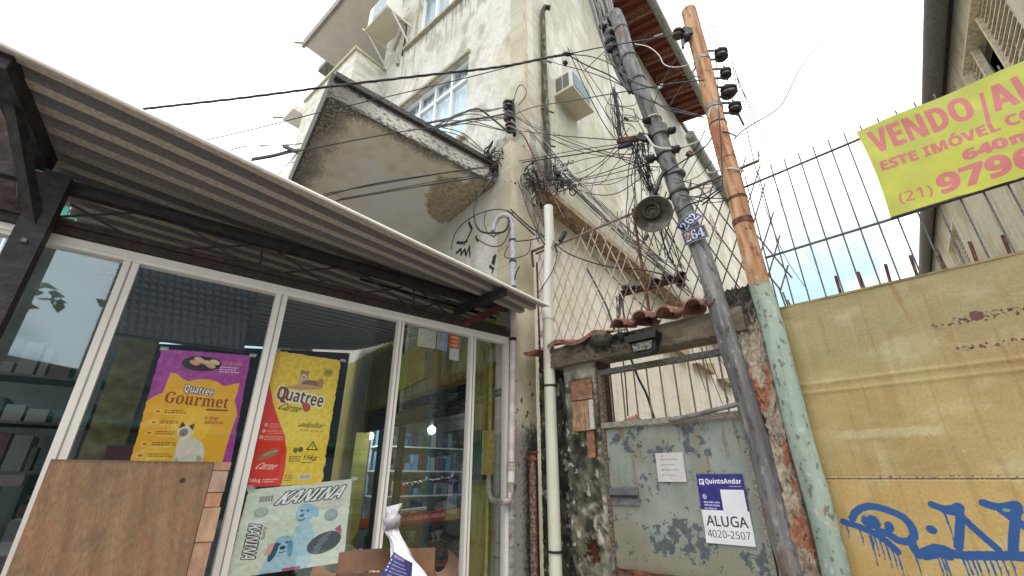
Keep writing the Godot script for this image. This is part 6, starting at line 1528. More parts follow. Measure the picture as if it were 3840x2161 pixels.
func spool_mesh() -> ArrayMesh:
	# porcelain reel insulator along +y, about 6 cm
	return MB.new().lathe(Vector3.ZERO, Vector3.UP, [[0.0, -0.032], [0.026, -0.032], [0.036, -0.022], [0.036, -0.012], [0.02, 0.0], [0.036, 0.012], [0.036, 0.022], [0.026, 0.032], [0.0, 0.032]], 14).mesh()
func along(p: Vector3, y: Vector3, s := 1.0) -> Transform3D:
	y = y.normalized()
	var x := y.cross(Vector3(0.3, 0.1, 1)).normalized()
	return Transform3D(Basis(x * s, y * s, x.cross(y).normalized() * s), p)

# a painted skin for a round pole: a runs round it, t along it from the top
func skin(key: int, tall: float, f: Callable) -> StandardMaterial3D:
	var a := noise(key, 1.0, 5); var b := noise(key + 1, 4.0, 4)
	var im := Image.create(96, 640, false, Image.FORMAT_RGB8)
	for j in 640:
		for i in 96:
			var an := TAU * (i + 0.5) / 96
			var x := cos(an) * 0.07; var z := sin(an) * 0.07
			var t := (j + 0.5) / 640 * tall
			im.set_pixel(i, j, f.call(t, a.get_noise_3d(x * 6, t * 0.8, z * 6), b.get_noise_3d(x * 5, t * 0.5, z * 5), b.get_noise_3d(x * 5 + 9, t * 2.0, z * 5), a.get_noise_3d(x * 3 + 5, t * 1.6, z * 3)))
	return painted(im, 0.85)

func poles() -> void:
	var spool := spool_mesh()
	# grey pole, leaning a little
	var g := thing("utility_pole", "leaning grey steel service pole that carries the lamp and the number plates", "pole", Vector3(1.513, 0.985, -2.786))
	var ax := [Vector3(1.083, 6.028, -3.105), Vector3(1.109, 5.83, -3.081), Vector3(1.135, 5.379, -3.056), Vector3(1.171, 5.027, -3.023), Vector3(1.206, 4.703, -2.99), Vector3(1.271, 4.091, -2.93), Vector3(1.309, 3.675, -2.894), Vector3(1.345, 3.305, -2.861), Vector3(1.387, 2.942, -2.822), Vector3(1.406, 2.631, -2.803), Vector3(1.426, 2.35, -2.799), Vector3(1.453, 2.112, -2.801), Vector3(1.489, 1.629, -2.795), Vector3(1.497, 1.308, -2.801), Vector3(1.513, 1.068, -2.786), Vector3(1.552, 0.395, -2.75)]
	var gm := skin(211, 5.5, func(t, n, streak, fine, patch):
		var c := Color("626263").lerp(Color("7b7b7c"), clampf(0.5 + n * 1.3, 0, 1))
		c = c.lerp(Color("454547"), clampf(streak * 1.3 - 0.05, 0, 0.6)).lerp(Color("94938f"), clampf(-streak * 1.3 - 0.15, 0, 0.5))
		c = c.lerp(Color("3a3836"), smoothstep(0.3, 0.42, fine) * 0.6).lerp(Color("a5a39e"), smoothstep(0.36, 0.44, -fine) * 0.6)
		return c.lerp(Color("6e5a48"), smoothstep(0.25, 0.5, patch) * 0.5))
	part(g, "shaft", MB.new().tube(curve(ax, 4), 0.07, 20, true, 0.06), gm)
	var band := func(o: Node, a: Vector3, b: Vector3, r: float, w: float, m: Material) -> void:
		var d := (b - a).normalized()
		part(o, "strap", MB.new().tube([a - d * w * 0.5, a + d * w * 0.5], r, 20), m)
	for q in [[1, 0.074, 0.02], [2, 0.075, 0.02], [3, 0.075, 0.016], [5, 0.079, 0.016], [6, 0.076, 0.02], [7, 0.076, 0.015]]:
		band.call(g, (ax[q[0]] as Vector3).lerp(ax[q[0] + 1], 0.2), ax[q[0] + 1], q[1], q[2], M.steel_dark)
	band.call(g, Vector3(1.26, 4.271, -2.94), Vector3(1.271, 4.091, -2.93), 0.082, 0.1, gm)
	band.call(g, Vector3(1.236, 4.427, -2.962), Vector3(1.271, 4.091, -2.93), 0.079, 0.014, M.cable_pale)
	band.call(g, Vector3(1.313, 3.784, -2.89), Vector3(1.324, 3.622, -2.881), 0.081, 0.02, M.galv)
	for q in [Vector3(1.158, 4.379, -2.898), Vector3(1.153, 3.968, -2.903), Vector3(1.31, 3.962, -2.784), Vector3(1.333, 4.211, -2.844)]:
		part(g, "clamp", MB.new().blob(q, Vector3(0.04, 0.03, 0.035), noise(173, 0.8, 3), 0.6, 7), M.black)
	part(g, "crossarm", MB.new().bar(Vector3(0.963, 4.358, -3.135), Vector3(1.174, 4.208, -2.91), 0.035, 0.045), M.rust)
	part(g, "crossarm", MB.new().bar(Vector3(1.091, 4.254, -2.96), Vector3(1.151, 4.18, -2.904), 0.05, 0.06), M.black)
	# number plates
	for k in 2:
		var pr := Print.new(192, 128, Color("23264a"))
		pr.rect(0, 0, 1, 0.05, Color("8a8c9c")); pr.rect(0, 0.95, 1, 1, Color("8a8c9c")); pr.rect(0, 0, 0.03, 1, Color("8a8c9c")); pr.rect(0.97, 0, 1, 1, Color("8a8c9c"))
		pr.text(["262", "264"][k], 0.1, 0.16, 0.8, 0.68, Color("c3c6d8"), "Droid Serif", true)
		if k == 1:
			var nz := noise(202, 3.0, 4)
			for j in 128:
				for i in range(0, 192, 2):
					var z := nz.get_noise_2d(i * 0.02, j * 0.02) + 0.5 * smoothstep(60.0, 0.0, Vector2(i - 42, j - 52).length()) + 0.25 * smoothstep(0.82, 0.97, i / 192.0)
					if z > 0.42: pr.im.fill_rect(Rect2i(i, j, 2, 1), Color("8a6238") if z < 0.56 else Color("a98a5c"))
		var c: Array = [[Vector3(1.22, 3.278, -2.841), Vector3(1.321, 3.369, -2.746), Vector3(1.381, 3.3, -2.711), Vector3(1.283, 3.212, -2.802)], [Vector3(1.239, 3.215, -2.816), Vector3(1.367, 3.221, -2.696), Vector3(1.385, 3.119, -2.7), Vector3(1.259, 3.109, -2.818)]][k]
		var mb := MB.new()
		mb.sheet(10, 4, func(s, t):
			var p: Vector3 = (c[0] as Vector3).lerp(c[1], s).lerp((c[3] as Vector3).lerp(c[2], s), t)
			return p - nrm("G") * (0.02 * pow(s * 2 - 1, 2.0)), nrm("G"))
		solo("number_plate", mb, painted(pr.im, 0.3), ["clean blue enamel house number plate 262 tilted on the grey pole", "rusty chipped blue house number plate 264 below the clean one"][k], "number plate", "enamel number plates on the grey pole")
	var rng := RandomNumberGenerator.new(); rng.seed = 9
	var tie := MB.new()
	for k in 12:
		var a := Vector3(1.422, 3.328, -2.734); var b := Vector3(1.458, 3.053, -2.755)
		tie.tube([a.lerp(b, k / 16.0) + Vector3(rng.randf_range(-0.02, 0.02), 0, 0.02), a.lerp(b, k / 16.0 + 0.2) + Vector3(rng.randf_range(0.0, 0.05), -0.02, 0.01)], 0.003, 4)
	var tw := solo("tie_wire", tie, M.bar_pale, "frayed ends of tie wire beside the number plates", "wire")
	# street lamp on the grey pole
	var lp := thing("street_lamp", "round grey dish street lamp, unlit, hung from the grey pole", "lamp", Vector3(1.07, 3.382, -2.871))
	var lc := Vector3(1.089, 3.433, -2.894)
	var axis := Vector3(-0.12, -0.78, 0.62).normalized()
	part(lp, "dish", MB.new().lathe(lc, axis, [[0.05, -0.1], [0.075, -0.085], [0.09, -0.05], [0.115, -0.02], [0.145, 0.02], [0.148, 0.022], [0.147, 0.028], [0.14, 0.025], [0.108, -0.01], [0.082, -0.04], [0.068, -0.07], [0.0, -0.075]], 36), relief(mottled("5b584f", "77736a", "918d82", 203, 0.02, 0.45, 2.0, 0.4), 12, 0.05, 2.0, 2.0))
	part(lp, "socket", MB.new().lathe(lc, axis, [[0.05, -0.074], [0.05, -0.03], [0.045, -0.022], [0.034, -0.022], [0.034, -0.03], [0.0, -0.03]], 24), mottled("3b3833", "54504a", "6b665e", 204, 0.03, 0.5, 2.0))
	part(lp, "lens", MB.new().lathe(lc, axis, [[0.034, -0.03], [0.03, -0.006], [0.0, 0.0]], 20), mat(Color("4c4a46"), 0.3))
	part(lp, "neck", MB.new().tube([lc - axis * 0.09, lc - axis * 0.17], 0.045, 14, true, 0.03), M.steel_dark)
	part(lp, "arm", MB.new().tube(curve([lc - axis * 0.15, Vector3(1.13, 3.614, -2.869), Vector3(1.187, 3.756, -2.871), Vector3(1.244, 3.823, -2.873)]), 0.017, 8), M.black)
	for k in 9:
		var an := 2.4 + 0.16 * k
		var s := axis.cross(Vector3.UP).normalized(); var q := axis.cross(s)
		part(lp, "rim_hole", MB.new().blob(lc + axis * 0.016 + (s * cos(an) + q * sin(an)) * 0.134, Vector3.ONE * 0.0035, noise(173, 0.8, 3), 0.0, 4), M.white_paint)
	part(lp, "pull_tab", MB.new().bar(Vector3(1.047, 3.274, -2.947), Vector3(1.027, 3.233, -2.965), 0.012, 0.02), M.black)
	# rusty pole with a green foot
	var o := thing("utility_pole", "upright rusty orange service pole with a pale green lower half", "pole", Vector3(1.58, 0, -2.6))
	var ox := [Vector3(1.564, 5.345, -2.6), Vector3(1.577, 4.717, -2.6), Vector3(1.577, 4.264, -2.6), Vector3(1.58, 3.851, -2.6), Vector3(1.59, 3.471, -2.6), Vector3(1.592, 3.007, -2.6), Vector3(1.601, 2.685, -2.6), Vector3(1.615, 2.429, -2.6), Vector3(1.618, 2.061, -2.6), Vector3(1.619, 1.695, -2.6), Vector3(1.633, 1.367, -2.6), Vector3(1.63, 1.107, -2.6), Vector3(1.591, 0.549, -2.6)]
	part(o, "upper_shaft", MB.new().tube(curve(ox.slice(0, 7), 3), 0.062, 20), skin(215, 3.3, func(t, n, streak, fine, patch):
		var c := Color("966a48").lerp(Color("ba9270"), clampf(0.5 + n * 1.5, 0, 1))
		c = c.lerp(Color("7d472e"), clampf(streak * 1.5 - 0.1, 0, 0.75)).lerp(Color("d0b49c"), clampf(-streak * 1.5 - 0.15, 0, 0.65))
		c = c.lerp(Color("8a4a2c"), smoothstep(0.2, 0.45, patch) * 0.5)
		c = c.lerp(Color("5a3020"), smoothstep(0.32, 0.42, fine) * 0.55).lerp(Color("a3ac9c"), smoothstep(0.3, 0.42, -fine) * (0.25 + 0.5 * smoothstep(2.2, 3.2, t)))
		return c.lerp(Color("93a093"), smoothstep(3.0, 3.3, t + 0.25 * streak) * 0.85)))
	part(o, "lower_shaft", MB.new().tube(curve(ox.slice(6), 3), 0.0635, 20), skin(219, 3.0, func(t, n, streak, fine, patch):
		var c := Color("82938a").lerp(Color("98a89c"), clampf(0.5 + n * 1.3, 0, 1))
		c = c.lerp(Color("9aa08e"), smoothstep(0.6, 0.0, t) * 0.5).lerp(Color("6f7f74"), clampf(streak * 1.2 - 0.1, 0, 0.5))
		c = c.lerp(Color("55564e"), smoothstep(0.34, 0.4, fine) * 0.7).lerp(Color("b08a70"), smoothstep(0.4, 0.5, patch) * 0.5)
		return c.lerp(Color("b7c0b4"), smoothstep(0.3, 0.42, -fine) * 0.5)))
	for q in [[1, 0.066, 0.02, 0.0], [2, 0.067, 0.035, 0.15], [2, 0.066, 0.01, 0.55], [3, 0.064, 0.006, 0.4], [4, 0.066, 0.02, 0.25]]:
		band.call(o, (ox[q[0]] as Vector3).lerp(ox[q[0] + 1], q[3]), ox[q[0] + 1], q[1], q[2], M.galv if q[2] > 0.018 and q[0] < 4 else M.rust)
	part(o, "collar", MB.new().tube([Vector3(1.59, 3.187, -2.6), Vector3(1.592, 3.145, -2.6)], 0.066, 20), M.rust)
	# dead end insulator on its left
	var di := thing("strain_insulator", "black reel insulator on the left of the rusty pole's head", "insulator", Vector3(1.464, 5.044, -2.6))
	put(di, "reel", spool, M.porcelain, along(Vector3(1.404, 5, -2.56), Vector3(0.2, 1, 0.2), 1.25))
	part(di, "clevis", MB.new().bar(Vector3(1.447, 5.029, -2.56), Vector3(1.541, 5.033, -2.58), 0.05, 0.07), M.black)
	part(di, "clevis", MB.new().blob(Vector3(1.469, 4.971, -2.57), Vector3(0.04, 0.05, 0.04), noise(173, 0.8, 3), 0.4, 7), M.black)
	part(di, "pin", MB.new().bar(Vector3(1.431, 4.925, -2.56), Vector3(1.421, 4.829, -2.56), 0.02, 0.02), M.black)
	# rack of four reels on its right
	var rk := thing("insulator_rack", "rack of four black reel insulators on the right side of the rusty pole", "insulator", Vector3(1.715, 4.454, -2.55))
	var ctr := [Vector3(1.716, 4.739, -2.55), Vector3(1.712, 4.527, -2.55), Vector3(1.69, 4.326, -2.55), Vector3(1.711, 4.16, -2.55)]
	var root := [Vector3(1.618, 4.742, -2.56), Vector3(1.617, 4.533, -2.56), Vector3(1.617, 4.336, -2.56), Vector3(1.613, 4.17, -2.56)]
	for k in 4:
		var c: Vector3 = ctr[k]; var r: Vector3 = root[k]
		put(rk, "reel", spool, M.porcelain, along(c, Vector3(0.12, 1, 0.0), [1.45, 1.2, 1.5, 1.3][k]))
		if k == 2: put(rk, "reel", spool, M.porcelain, along(c + (c - r) * 0.35 + Vector3(0, 0.015, 0), Vector3(0.12, 1, 0.0), 1.2))
		for e in [-1, 1]: part(rk, "prong", MB.new().bar(r + Vector3(-0.02, 0.05 * e, 0), c + Vector3(0.0, 0.052 * e, 0), 0.012, 0.014), M.steel_dark)
		rod(rk, "pin", c + Vector3(0, -0.075, 0), c + Vector3(0.0, 0.085, 0), 0.007, M.steel_dark)
	part(rk, "tail", MB.new().bar(Vector3(1.724, 4.106, -2.55), Vector3(1.744, 3.987, -2.55), 0.012, 0.012), M.steel_dark)
	# rack of reels on the corner of the building
	var wk := thing("insulator_rack", "upright rack of three black reels on the cream building's corner above the slab", "insulator", Vector3(-0.029, 5.934, -4.637))
	for k in 3: put(wk, "reel", spool, M.porcelain, along([Vector3(-0.056, 6.314, -4.607), Vector3(-0.047, 6.098, -4.6), Vector3(-0.022, 5.888, -4.578)][k], Vector3.UP, 2.0))
	part(wk, "strap", MB.new().bar(Vector3(0.008, 6.467, -4.658), Vector3(0.036, 5.792, -4.634), 0.04, 0.03, nrm("U")), M.black)
	# rack of five reels behind the lattice
	var bk := thing("insulator_rack", "horizontal dark bar with five reels behind the rebar lattice", "insulator", Vector3(1.233, 3.096, -3.512))
	part(bk, "bar", MB.new().bar(Vector3(1.007, 3.104, -3.723), Vector3(1.434, 3.087, -3.325), 0.05, 0.045), M.rust_red)
	for q in [Vector3(1.034, 3.126, -3.67), Vector3(1.103, 3.096, -3.606), Vector3(1.242, 3.106, -3.476), Vector3(1.32, 3.106, -3.404), Vector3(1.402, 3.085, -3.299)]: put(bk, "reel", spool, M.porcelain, along(q, Vector3(0, 1, 0.1), 1.1))
	put(bk, "reel", spool, M.porcelain, along(Vector3(1.399, 3.036, -3.33), Vector3(0, 1, 0.1), 1.1))
	part(bk, "foot", MB.new().bar(Vector3(1.007, 3.104, -3.723), Vector3(0.993, 3.035, -3.735), 0.03, 0.04), M.rust_red)
	rod(bk, "strut", Vector3(0.99, 3.063, -3.739), Vector3(0.948, 2.653, -3.805), 0.012, M.bar)

func cable(label: String, group: String, pts: Array, r: float, m: Material, called := "cable", steps := 6) -> void:
	solo(called, MB.new().tube(curve(pts, steps), r * 1.0, 6), m, label, called, group)

func cables() -> void:
	var K: Material = M.cable
	var Gy: Material = M.cable_grey
	# thick twisted service cable across the street front
	var main := [Vector3(-3.737, 4.585, -3.05), Vector3(-3.307, 4.611, -3), Vector3(-2.402, 4.633, -2.9), Vector3(-1.53, 4.669, -2.8), Vector3(-0.735, 4.739, -2.75), Vector3(-0.093, 4.841, -2.75), Vector3(0.329, 4.956, -2.75), Vector3(0.483, 4.992, -2.75)]
	var c := curve(main, 10)
	var tc := thing("twisted_cable", "thick twisted black service cable spanning from the left sky to the building corner", "cable", main[0])
	for k in 3:
		var pts := []
		for i in c.size(): pts.append((c[i] as Vector3) + Vector3(0, cos(i * 1.1 + k * TAU / 3), sin(i * 1.1 + k * TAU / 3)) * 0.006)
		part(tc, "strand", MB.new().tube(pts, 0.0062, 6), K if k else Gy)
	part(tc, "splice", MB.new().blob(Vector3(0.495, 4.995, -2.75), Vector3(0.05, 0.016, 0.02), noise(173, 0.8, 3), 0.5, 7), K)
	cable("thin pair running on from the thick cable's splice to the rusty pole's insulator", "", [Vector3(0.495, 4.995, -2.75), Vector3(0.753, 5.034, -2.72), Vector3(0.955, 5.036, -2.68), Vector3(1.215, 5.021, -2.62), Vector3(1.38, 5.01, -2.57)], 0.0055, Gy)
	part(tc, "grip", MB.new().bar(Vector3(1.217, 5.024, -2.61), Vector3(1.295, 5.05, -2.6), 0.014, 0.02), Gy)
	cable("thin black wire just under the thick cable, crossing the tall window", "", [Vector3(-2.816, 4.208, -3), Vector3(-2.346, 4.289, -2.95), Vector3(-1.66, 4.446, -2.88), Vector3(-1.117, 4.573, -2.84), Vector3(-0.41, 4.761, -2.8), Vector3(-0.047, 4.867, -2.78), Vector3(0.223, 4.945, -2.76)], 0.0042, K)
	cable("black wire dipping over the middle of the stained slab underside", "", [Vector3(-2.619, 4.017, -3.1), Vector3(-2.057, 4.021, -2.95), Vector3(-1.581, 4.053, -2.86), Vector3(-1.13, 4.105, -2.8), Vector3(-0.791, 4.181, -2.8), Vector3(-0.554, 4.608, -3.2), Vector3(-0.1, 5.716, -4.2)], 0.005, K)
	for q in [
		["upper of the four black drop wires crossing the slab's lower edge", [Vector3(-1.715, 3.782, -3.2), Vector3(-1.262, 4.011, -3.3), Vector3(-0.75, 4.358, -3.6), Vector3(-0.16, 4.877, -4.1)], 0.006],
		["second of the four black drop wires crossing the slab's lower edge", [Vector3(-1.705, 3.9, -3.3), Vector3(-1.201, 4.092, -3.4), Vector3(-0.634, 4.457, -3.7), Vector3(-0.154, 4.847, -4.1)], 0.0048],
		["third of the four black drop wires, just above the canopy edge", [Vector3(-1.431, 3.624, -3), Vector3(-1.094, 3.774, -3.1), Vector3(-0.742, 4.241, -3.6), Vector3(-0.146, 4.737, -4.1)], 0.0065],
		["lowest of the four black drop wires, touching the canopy edge", [Vector3(-1.401, 3.642, -3), Vector3(-1.099, 3.866, -3.2), Vector3(-0.691, 4.28, -3.6), Vector3(-0.153, 4.756, -4.1)], 0.0045]]:
		cable(q[0], "drop wires over the slab", q[1], q[2], K)
	# wires in the sky left of the slab
	for q in [
		["topmost slack grey wire in the sky between canopy and slab", [Vector3(-5.465, 6.297, -6), Vector3(-4.775, 6.76, -6), Vector3(-4.286, 6.83, -6), Vector3(-3.816, 7.043, -6.2), Vector3(-3.423, 7.527, -6.6)], 0.009],
		["grey wire looping up to the slack wire between canopy and slab", [Vector3(-4.636, 6.662, -6), Vector3(-4.451, 6.749, -6), Vector3(-4.195, 6.836, -6), Vector3(-3.855, 6.994, -6.2)], 0.006],
		["lower thin wire in the sky beside the slab's front edge", [Vector3(-4.805, 6.692, -6.5), Vector3(-4.396, 6.825, -6.5), Vector3(-3.874, 6.904, -6.5)], 0.006],
		["steep pale stay wire beside the slab's front edge", [Vector3(-4.246, 6.573, -6.5), Vector3(-4.002, 7.057, -6.5), Vector3(-3.895, 7.277, -6.5)], 0.008]]:
		cable(q[0], "wires in the sky beside the slab", q[1], q[2], Gy)
	var ab := thing("bundled_cable", "thick grey bundled cable with a crossarm stub beside the slab's front edge", "cable", Vector3(-3.956, 6.577, -6))
	part(ab, "bundle", MB.new().tube(curve([Vector3(-4.423, 6.531, -6), Vector3(-4.099, 6.605, -6), Vector3(-3.863, 6.789, -6.1), Vector3(-3.604, 6.922, -6.2)]), 0.03, 8), Gy)
	part(ab, "stub", MB.new().bar(Vector3(-3.951, 6.819, -6), Vector3(-3.698, 6.753, -6.1), 0.05, 0.05), Gy)
	# spans from the building corner to the grey pole
	for q in [
		["black span from the corner reels up past the white air conditioner to the rusty pole", [Vector3(-0.055, 6.068, -4.58), Vector3(0.251, 5.554, -3.9), Vector3(0.625, 5.132, -3.4), Vector3(1.011, 4.713, -2.9), Vector3(1.256, 4.464, -2.6), Vector3(1.53, 4.466, -2.56)], 0.005],
		["level black span from the corner reels to the crossarm on the grey pole", [Vector3(-0.028, 5.814, -4.558), Vector3(0.131, 5.471, -4.2), Vector3(0.531, 4.846, -3.6), Vector3(0.939, 4.249, -3)], 0.0052],
		["upper thin one of two black spans from the mouldy corner to the blue joint", [Vector3(-0.138, 5.307, -4.598), Vector3(0.121, 4.856, -4), Vector3(0.607, 4.562, -3.5), Vector3(0.934, 4.172, -2.96)], 0.004],
		["lower thicker one of two black spans from the mouldy corner to the blue joint", [Vector3(-0.138, 5.251, -4.597), Vector3(0.181, 4.841, -4), Vector3(0.639, 4.516, -3.5), Vector3(0.951, 4.14, -2.95)], 0.0065],
		["black wire curving from the splice down over the alley wall to the grey pole", [Vector3(0.495, 4.992, -2.75), Vector3(0.706, 5.028, -2.8), Vector3(0.893, 4.994, -2.85), Vector3(1.065, 4.796, -2.85), Vector3(1.22, 4.644, -2.8)], 0.0045],
		["black wire sagging straight from the splice towards the ragged bundle's foot", [Vector3(0.5, 4.985, -2.75), Vector3(0.663, 4.917, -2.8), Vector3(0.895, 4.903, -2.9), Vector3(1.078, 4.771, -2.95), Vector3(1.262, 4.446, -2.8), Vector3(1.448, 4.137, -2.6)], 0.006],
		["black wire from the dark conduit passing over the white air conditioner", [Vector3(0.477, 7.286, -4.663), Vector3(0.518, 5.651, -3.4), Vector3(0.728, 5.195, -3.1), Vector3(0.929, 4.893, -2.95), Vector3(1.08, 4.707, -2.9)], 0.0045],
		["short black wire crossing diagonally below the splice", [Vector3(0.671, 4.98, -2.9), Vector3(0.751, 5.082, -2.9), Vector3(0.863, 5.215, -2.9)], 0.004],
		["black wire bowing from the ragged bundle over the grey pole to a white connector", [Vector3(0.86, 5.176, -2.9), Vector3(0.978, 4.878, -2.85), Vector3(1.124, 4.653, -2.78), Vector3(1.24, 4.584, -2.74), Vector3(1.364, 4.568, -2.65)], 0.0055],
		["pale wire looping from the grey pole under the tiled eave to the rusty pole", [Vector3(1.159, 5.319, -2.9), Vector3(1.237, 5.154, -2.8), Vector3(1.273, 4.926, -2.7), Vector3(1.284, 4.765, -2.66), Vector3(1.338, 4.655, -2.6), Vector3(1.453, 4.644, -2.56), Vector3(1.596, 4.739, -2.55)], 0.0042],
		["thin wire hanging straight from the rusty pole's insulator to the eave's end", [Vector3(1.459, 4.906, -2.57), Vector3(1.329, 4.701, -2.62), Vector3(1.247, 4.564, -2.7), Vector3(1.163, 4.371, -2.8)], 0.003],
		["thin wire from the eave's end slanting up towards the rusty pole", [Vector3(1.281, 4.328, -2.7), Vector3(1.386, 4.493, -2.65), Vector3(1.475, 4.556, -2.6)], 0.0035],
		["doubled dark wires wrapping from the grey pole below the tiled eave to the right", [Vector3(1.182, 4.521, -2.8), Vector3(1.255, 4.299, -2.7), Vector3(1.353, 4.206, -2.65), Vector3(1.486, 4.115, -2.6)], 0.006]]:
		cable(q[0], "spans to the poles", q[1], q[2], K if not "pale" in q[0] else M.cable_pale)
	# ragged black bundle hanging beside the grey pole's head
	var rng := RandomNumberGenerator.new(); rng.seed = 31
	var rb := thing("cable_bundle", "ragged thick black bundle of cables hanging beside the grey pole's head", "cable", Vector3(1.114, 4.88, -3.05))
	var spine := [Vector3(0.881, 7.871, -3.6), Vector3(0.981, 6.758, -3.4), Vector3(1.01, 6.199, -3.3), Vector3(1.034, 5.709, -3.2), Vector3(1.069, 5.302, -3.12), Vector3(1.095, 5.058, -3.08), Vector3(1.118, 4.87, -3.05)]
	for k in 16:
		var pts := []
		var off := Vector3(rng.randfn() * 0.045, rng.randfn() * 0.02, rng.randfn() * 0.03)
		for i in spine.size(): pts.append(spine[i] + off * (1.0 - 0.11 * i) + Vector3(rng.randfn(), rng.randfn(), rng.randfn()) * 0.008)
		part(rb, "strand", MB.new().tube(curve(pts, 4), 0.014, 6), K)
	for k in 3: part(rb, "strand", MB.new().tube(curve([Vector3(1.087, 6.903, -3.4) + Vector3(0.03 * k, 0, 0), Vector3(1.097, 6.243, -3.3) + Vector3(0.02 * k, 0, 0), Vector3(1.092, 5.729, -3.2) + Vector3(0.01 * k, 0, 0), Vector3(1.087, 5.358, -3.12)], 4), 0.02, 6), K)
	for k in 9: part(rb, "tape", MB.new().blob((spine[2] as Vector3).lerp(spine[6], k / 9.0) + Vector3(rng.randfn() * 0.02, 0, 0.02), Vector3(0.06, 0.07, 0.04), noise(173, 0.8, 3), 0.5, 7), K)
	# wires that run down left of the grey pole
	var down := "wires sagging down left of the grey pole"
	cable("long black wire falling from above past the ragged bundle to the crossarm", "", [Vector3(0.91, 6.386, -3.1), Vector3(0.91, 5.688, -3.05), Vector3(0.912, 5.14, -3), Vector3(0.922, 4.794, -2.98), Vector3(0.958, 4.532, -2.96), Vector3(0.984, 4.236, -2.95)], 0.005, K)
	cable("thick straight black bar like cable end above the crossarm", "", [Vector3(0.941, 4.794, -2.98), Vector3(0.939, 4.543, -2.97), Vector3(0.936, 4.266, -2.96)], 0.013, K)
	for k in 12:
		var x := 2272.0 + rng.randf() * 52; var pts := []
		var a := Vector3(0.923, 4.803, -2.98); var b := Vector3(0.921, 4.23, -2.96)
		var bow := rng.randf_range(-0.09, 0.07)
		for i in 6:
			var t := i / 5.0
			pts.append(a.lerp(b, t) + Vector3(bow * sin(PI * t) + rng.randfn() * 0.008, rng.randfn() * 0.01, rng.randfn() * 0.03 + 0.02))
		cable("thin black wire of the loops between the long black wire and the crossarm", "loops above the crossarm", pts, 0.0032, K)
	for k in 7:
		var a := Vector3(0.852, 4.632, -2.98) + Vector3(rng.randf() * 0.1, -rng.randf() * 0.22, 0.02)
		cable("short kinked wire crossing the loops above the crossarm", "kinked wires above the crossarm", [a, a + Vector3(0.06 + rng.randf() * 0.1, 0.05 * rng.randfn(), 0.02), a + Vector3(0.14 + rng.randf() * 0.12, 0.09 * rng.randfn(), 0.0)], 0.0032, K)
	for k in 22:
		var a := Vector3(1.069, 4.324, -3.09).lerp(Vector3(1.164, 4.189, -2.947), rng.randf()) ; var b := Vector3(1.018, 3.482, -3.303).lerp(Vector3(1.348, 3.067, -3.131), rng.randf())
		if k % 3 == 0: b = Vector3(1.082, 3.838, -3.106).lerp(Vector3(1.212, 3.645, -2.985), rng.randf())
		var bow := rng.randf_range(-0.07, 0.03)
		var pts := []
		for i in 6:
			var t := i / 5.0
			pts.append(a.lerp(b, t) + Vector3(bow * sin(PI * t) + rng.randfn() * 0.012, rng.randfn() * 0.012, rng.randfn() * 0.02))
		cable("thin black wire of the skein dropping from the crossarm past the street lamp", "skein below the crossarm", pts, 0.003 + 0.0015 * rng.randf(), K)
	var ends := MB.new()
	for k in 40:
		var a := Vector3(1.12, 4.28, -3.015).lerp(Vector3(1.166, 3.76, -3), rng.randf()) + Vector3(rng.randfn() * 0.05, 0, rng.randfn() * 0.03)
		var pts := [a]
		for i in 4: pts.append(pts[-1] + Vector3(rng.randfn() * 0.022, -0.025 + rng.randfn() * 0.02, rng.randfn() * 0.02))
		ends.tube(curve(pts, 3), 0.0022, 4, false)
	solo("wire_tangle", ends, K, "frizz of curled wire ends between the crossarm and the street lamp", "wire").set_meta("kind", "stuff")
	solo("taped_joint", MB.new().tube([Vector3(0.962, 4.279, -3.122), Vector3(1.015, 4.254, -3.073), Vector3(1.048, 4.244, -3.041)], 0.022, 8), mat(Color("1f2a4a"), 0.5), "blue taped cable joint under the crossarm", "cable")
	cable("thick white cable hooking from the crossarm under the grey pole's strap", "", [Vector3(1.093, 4.215, -2.959), Vector3(1.127, 4.211, -2.9), Vector3(1.145, 4.125, -2.869), Vector3(1.169, 4.05, -2.847), Vector3(1.24, 3.977, -2.794), Vector3(1.358, 3.969, -2.767), Vector3(1.478, 3.996, -2.737)], 0.009, M.cable_pale)
	cable("black wire bowing below the blue taped joint to the grey pole", "", [Vector3(0.957, 4.286, -3.14), Vector3(0.962, 4.177, -3.135), Vector3(1.037, 4.038, -3.066), Vector3(1.096, 3.954, -2.983), Vector3(1.209, 3.864, -2.878)], 0.004, K)
	cable("thin wire swinging left from the crossarm across the alley wall", "", [Vector3(1.074, 4.494, -3.113), Vector3(0.988, 4.496, -3.4), Vector3(0.945, 4.662, -3.8), Vector3(0.814, 4.853, -4.2), Vector3(0.921, 5.829, -5.505)], 0.0042, K)
	cable("thin pale wire hanging below the swinging wire on the alley wall", "", [Vector3(1.706, 6.97, -6.47), Vector3(1.582, 6.574, -6.314), Vector3(1.377, 6.123, -6.058), Vector3(1.297, 5.862, -5.959), Vector3(1.209, 5.654, -5.848)], 0.0055, Gy)
	cable("thin wire dropping right from the swinging wire on the alley wall", "", [Vector3(1.078, 4.338, -3.2), Vector3(0.996, 4.351, -3.5), Vector3(0.947, 4.459, -3.9), Vector3(1.034, 5.724, -5.631)], 0.004, Gy)
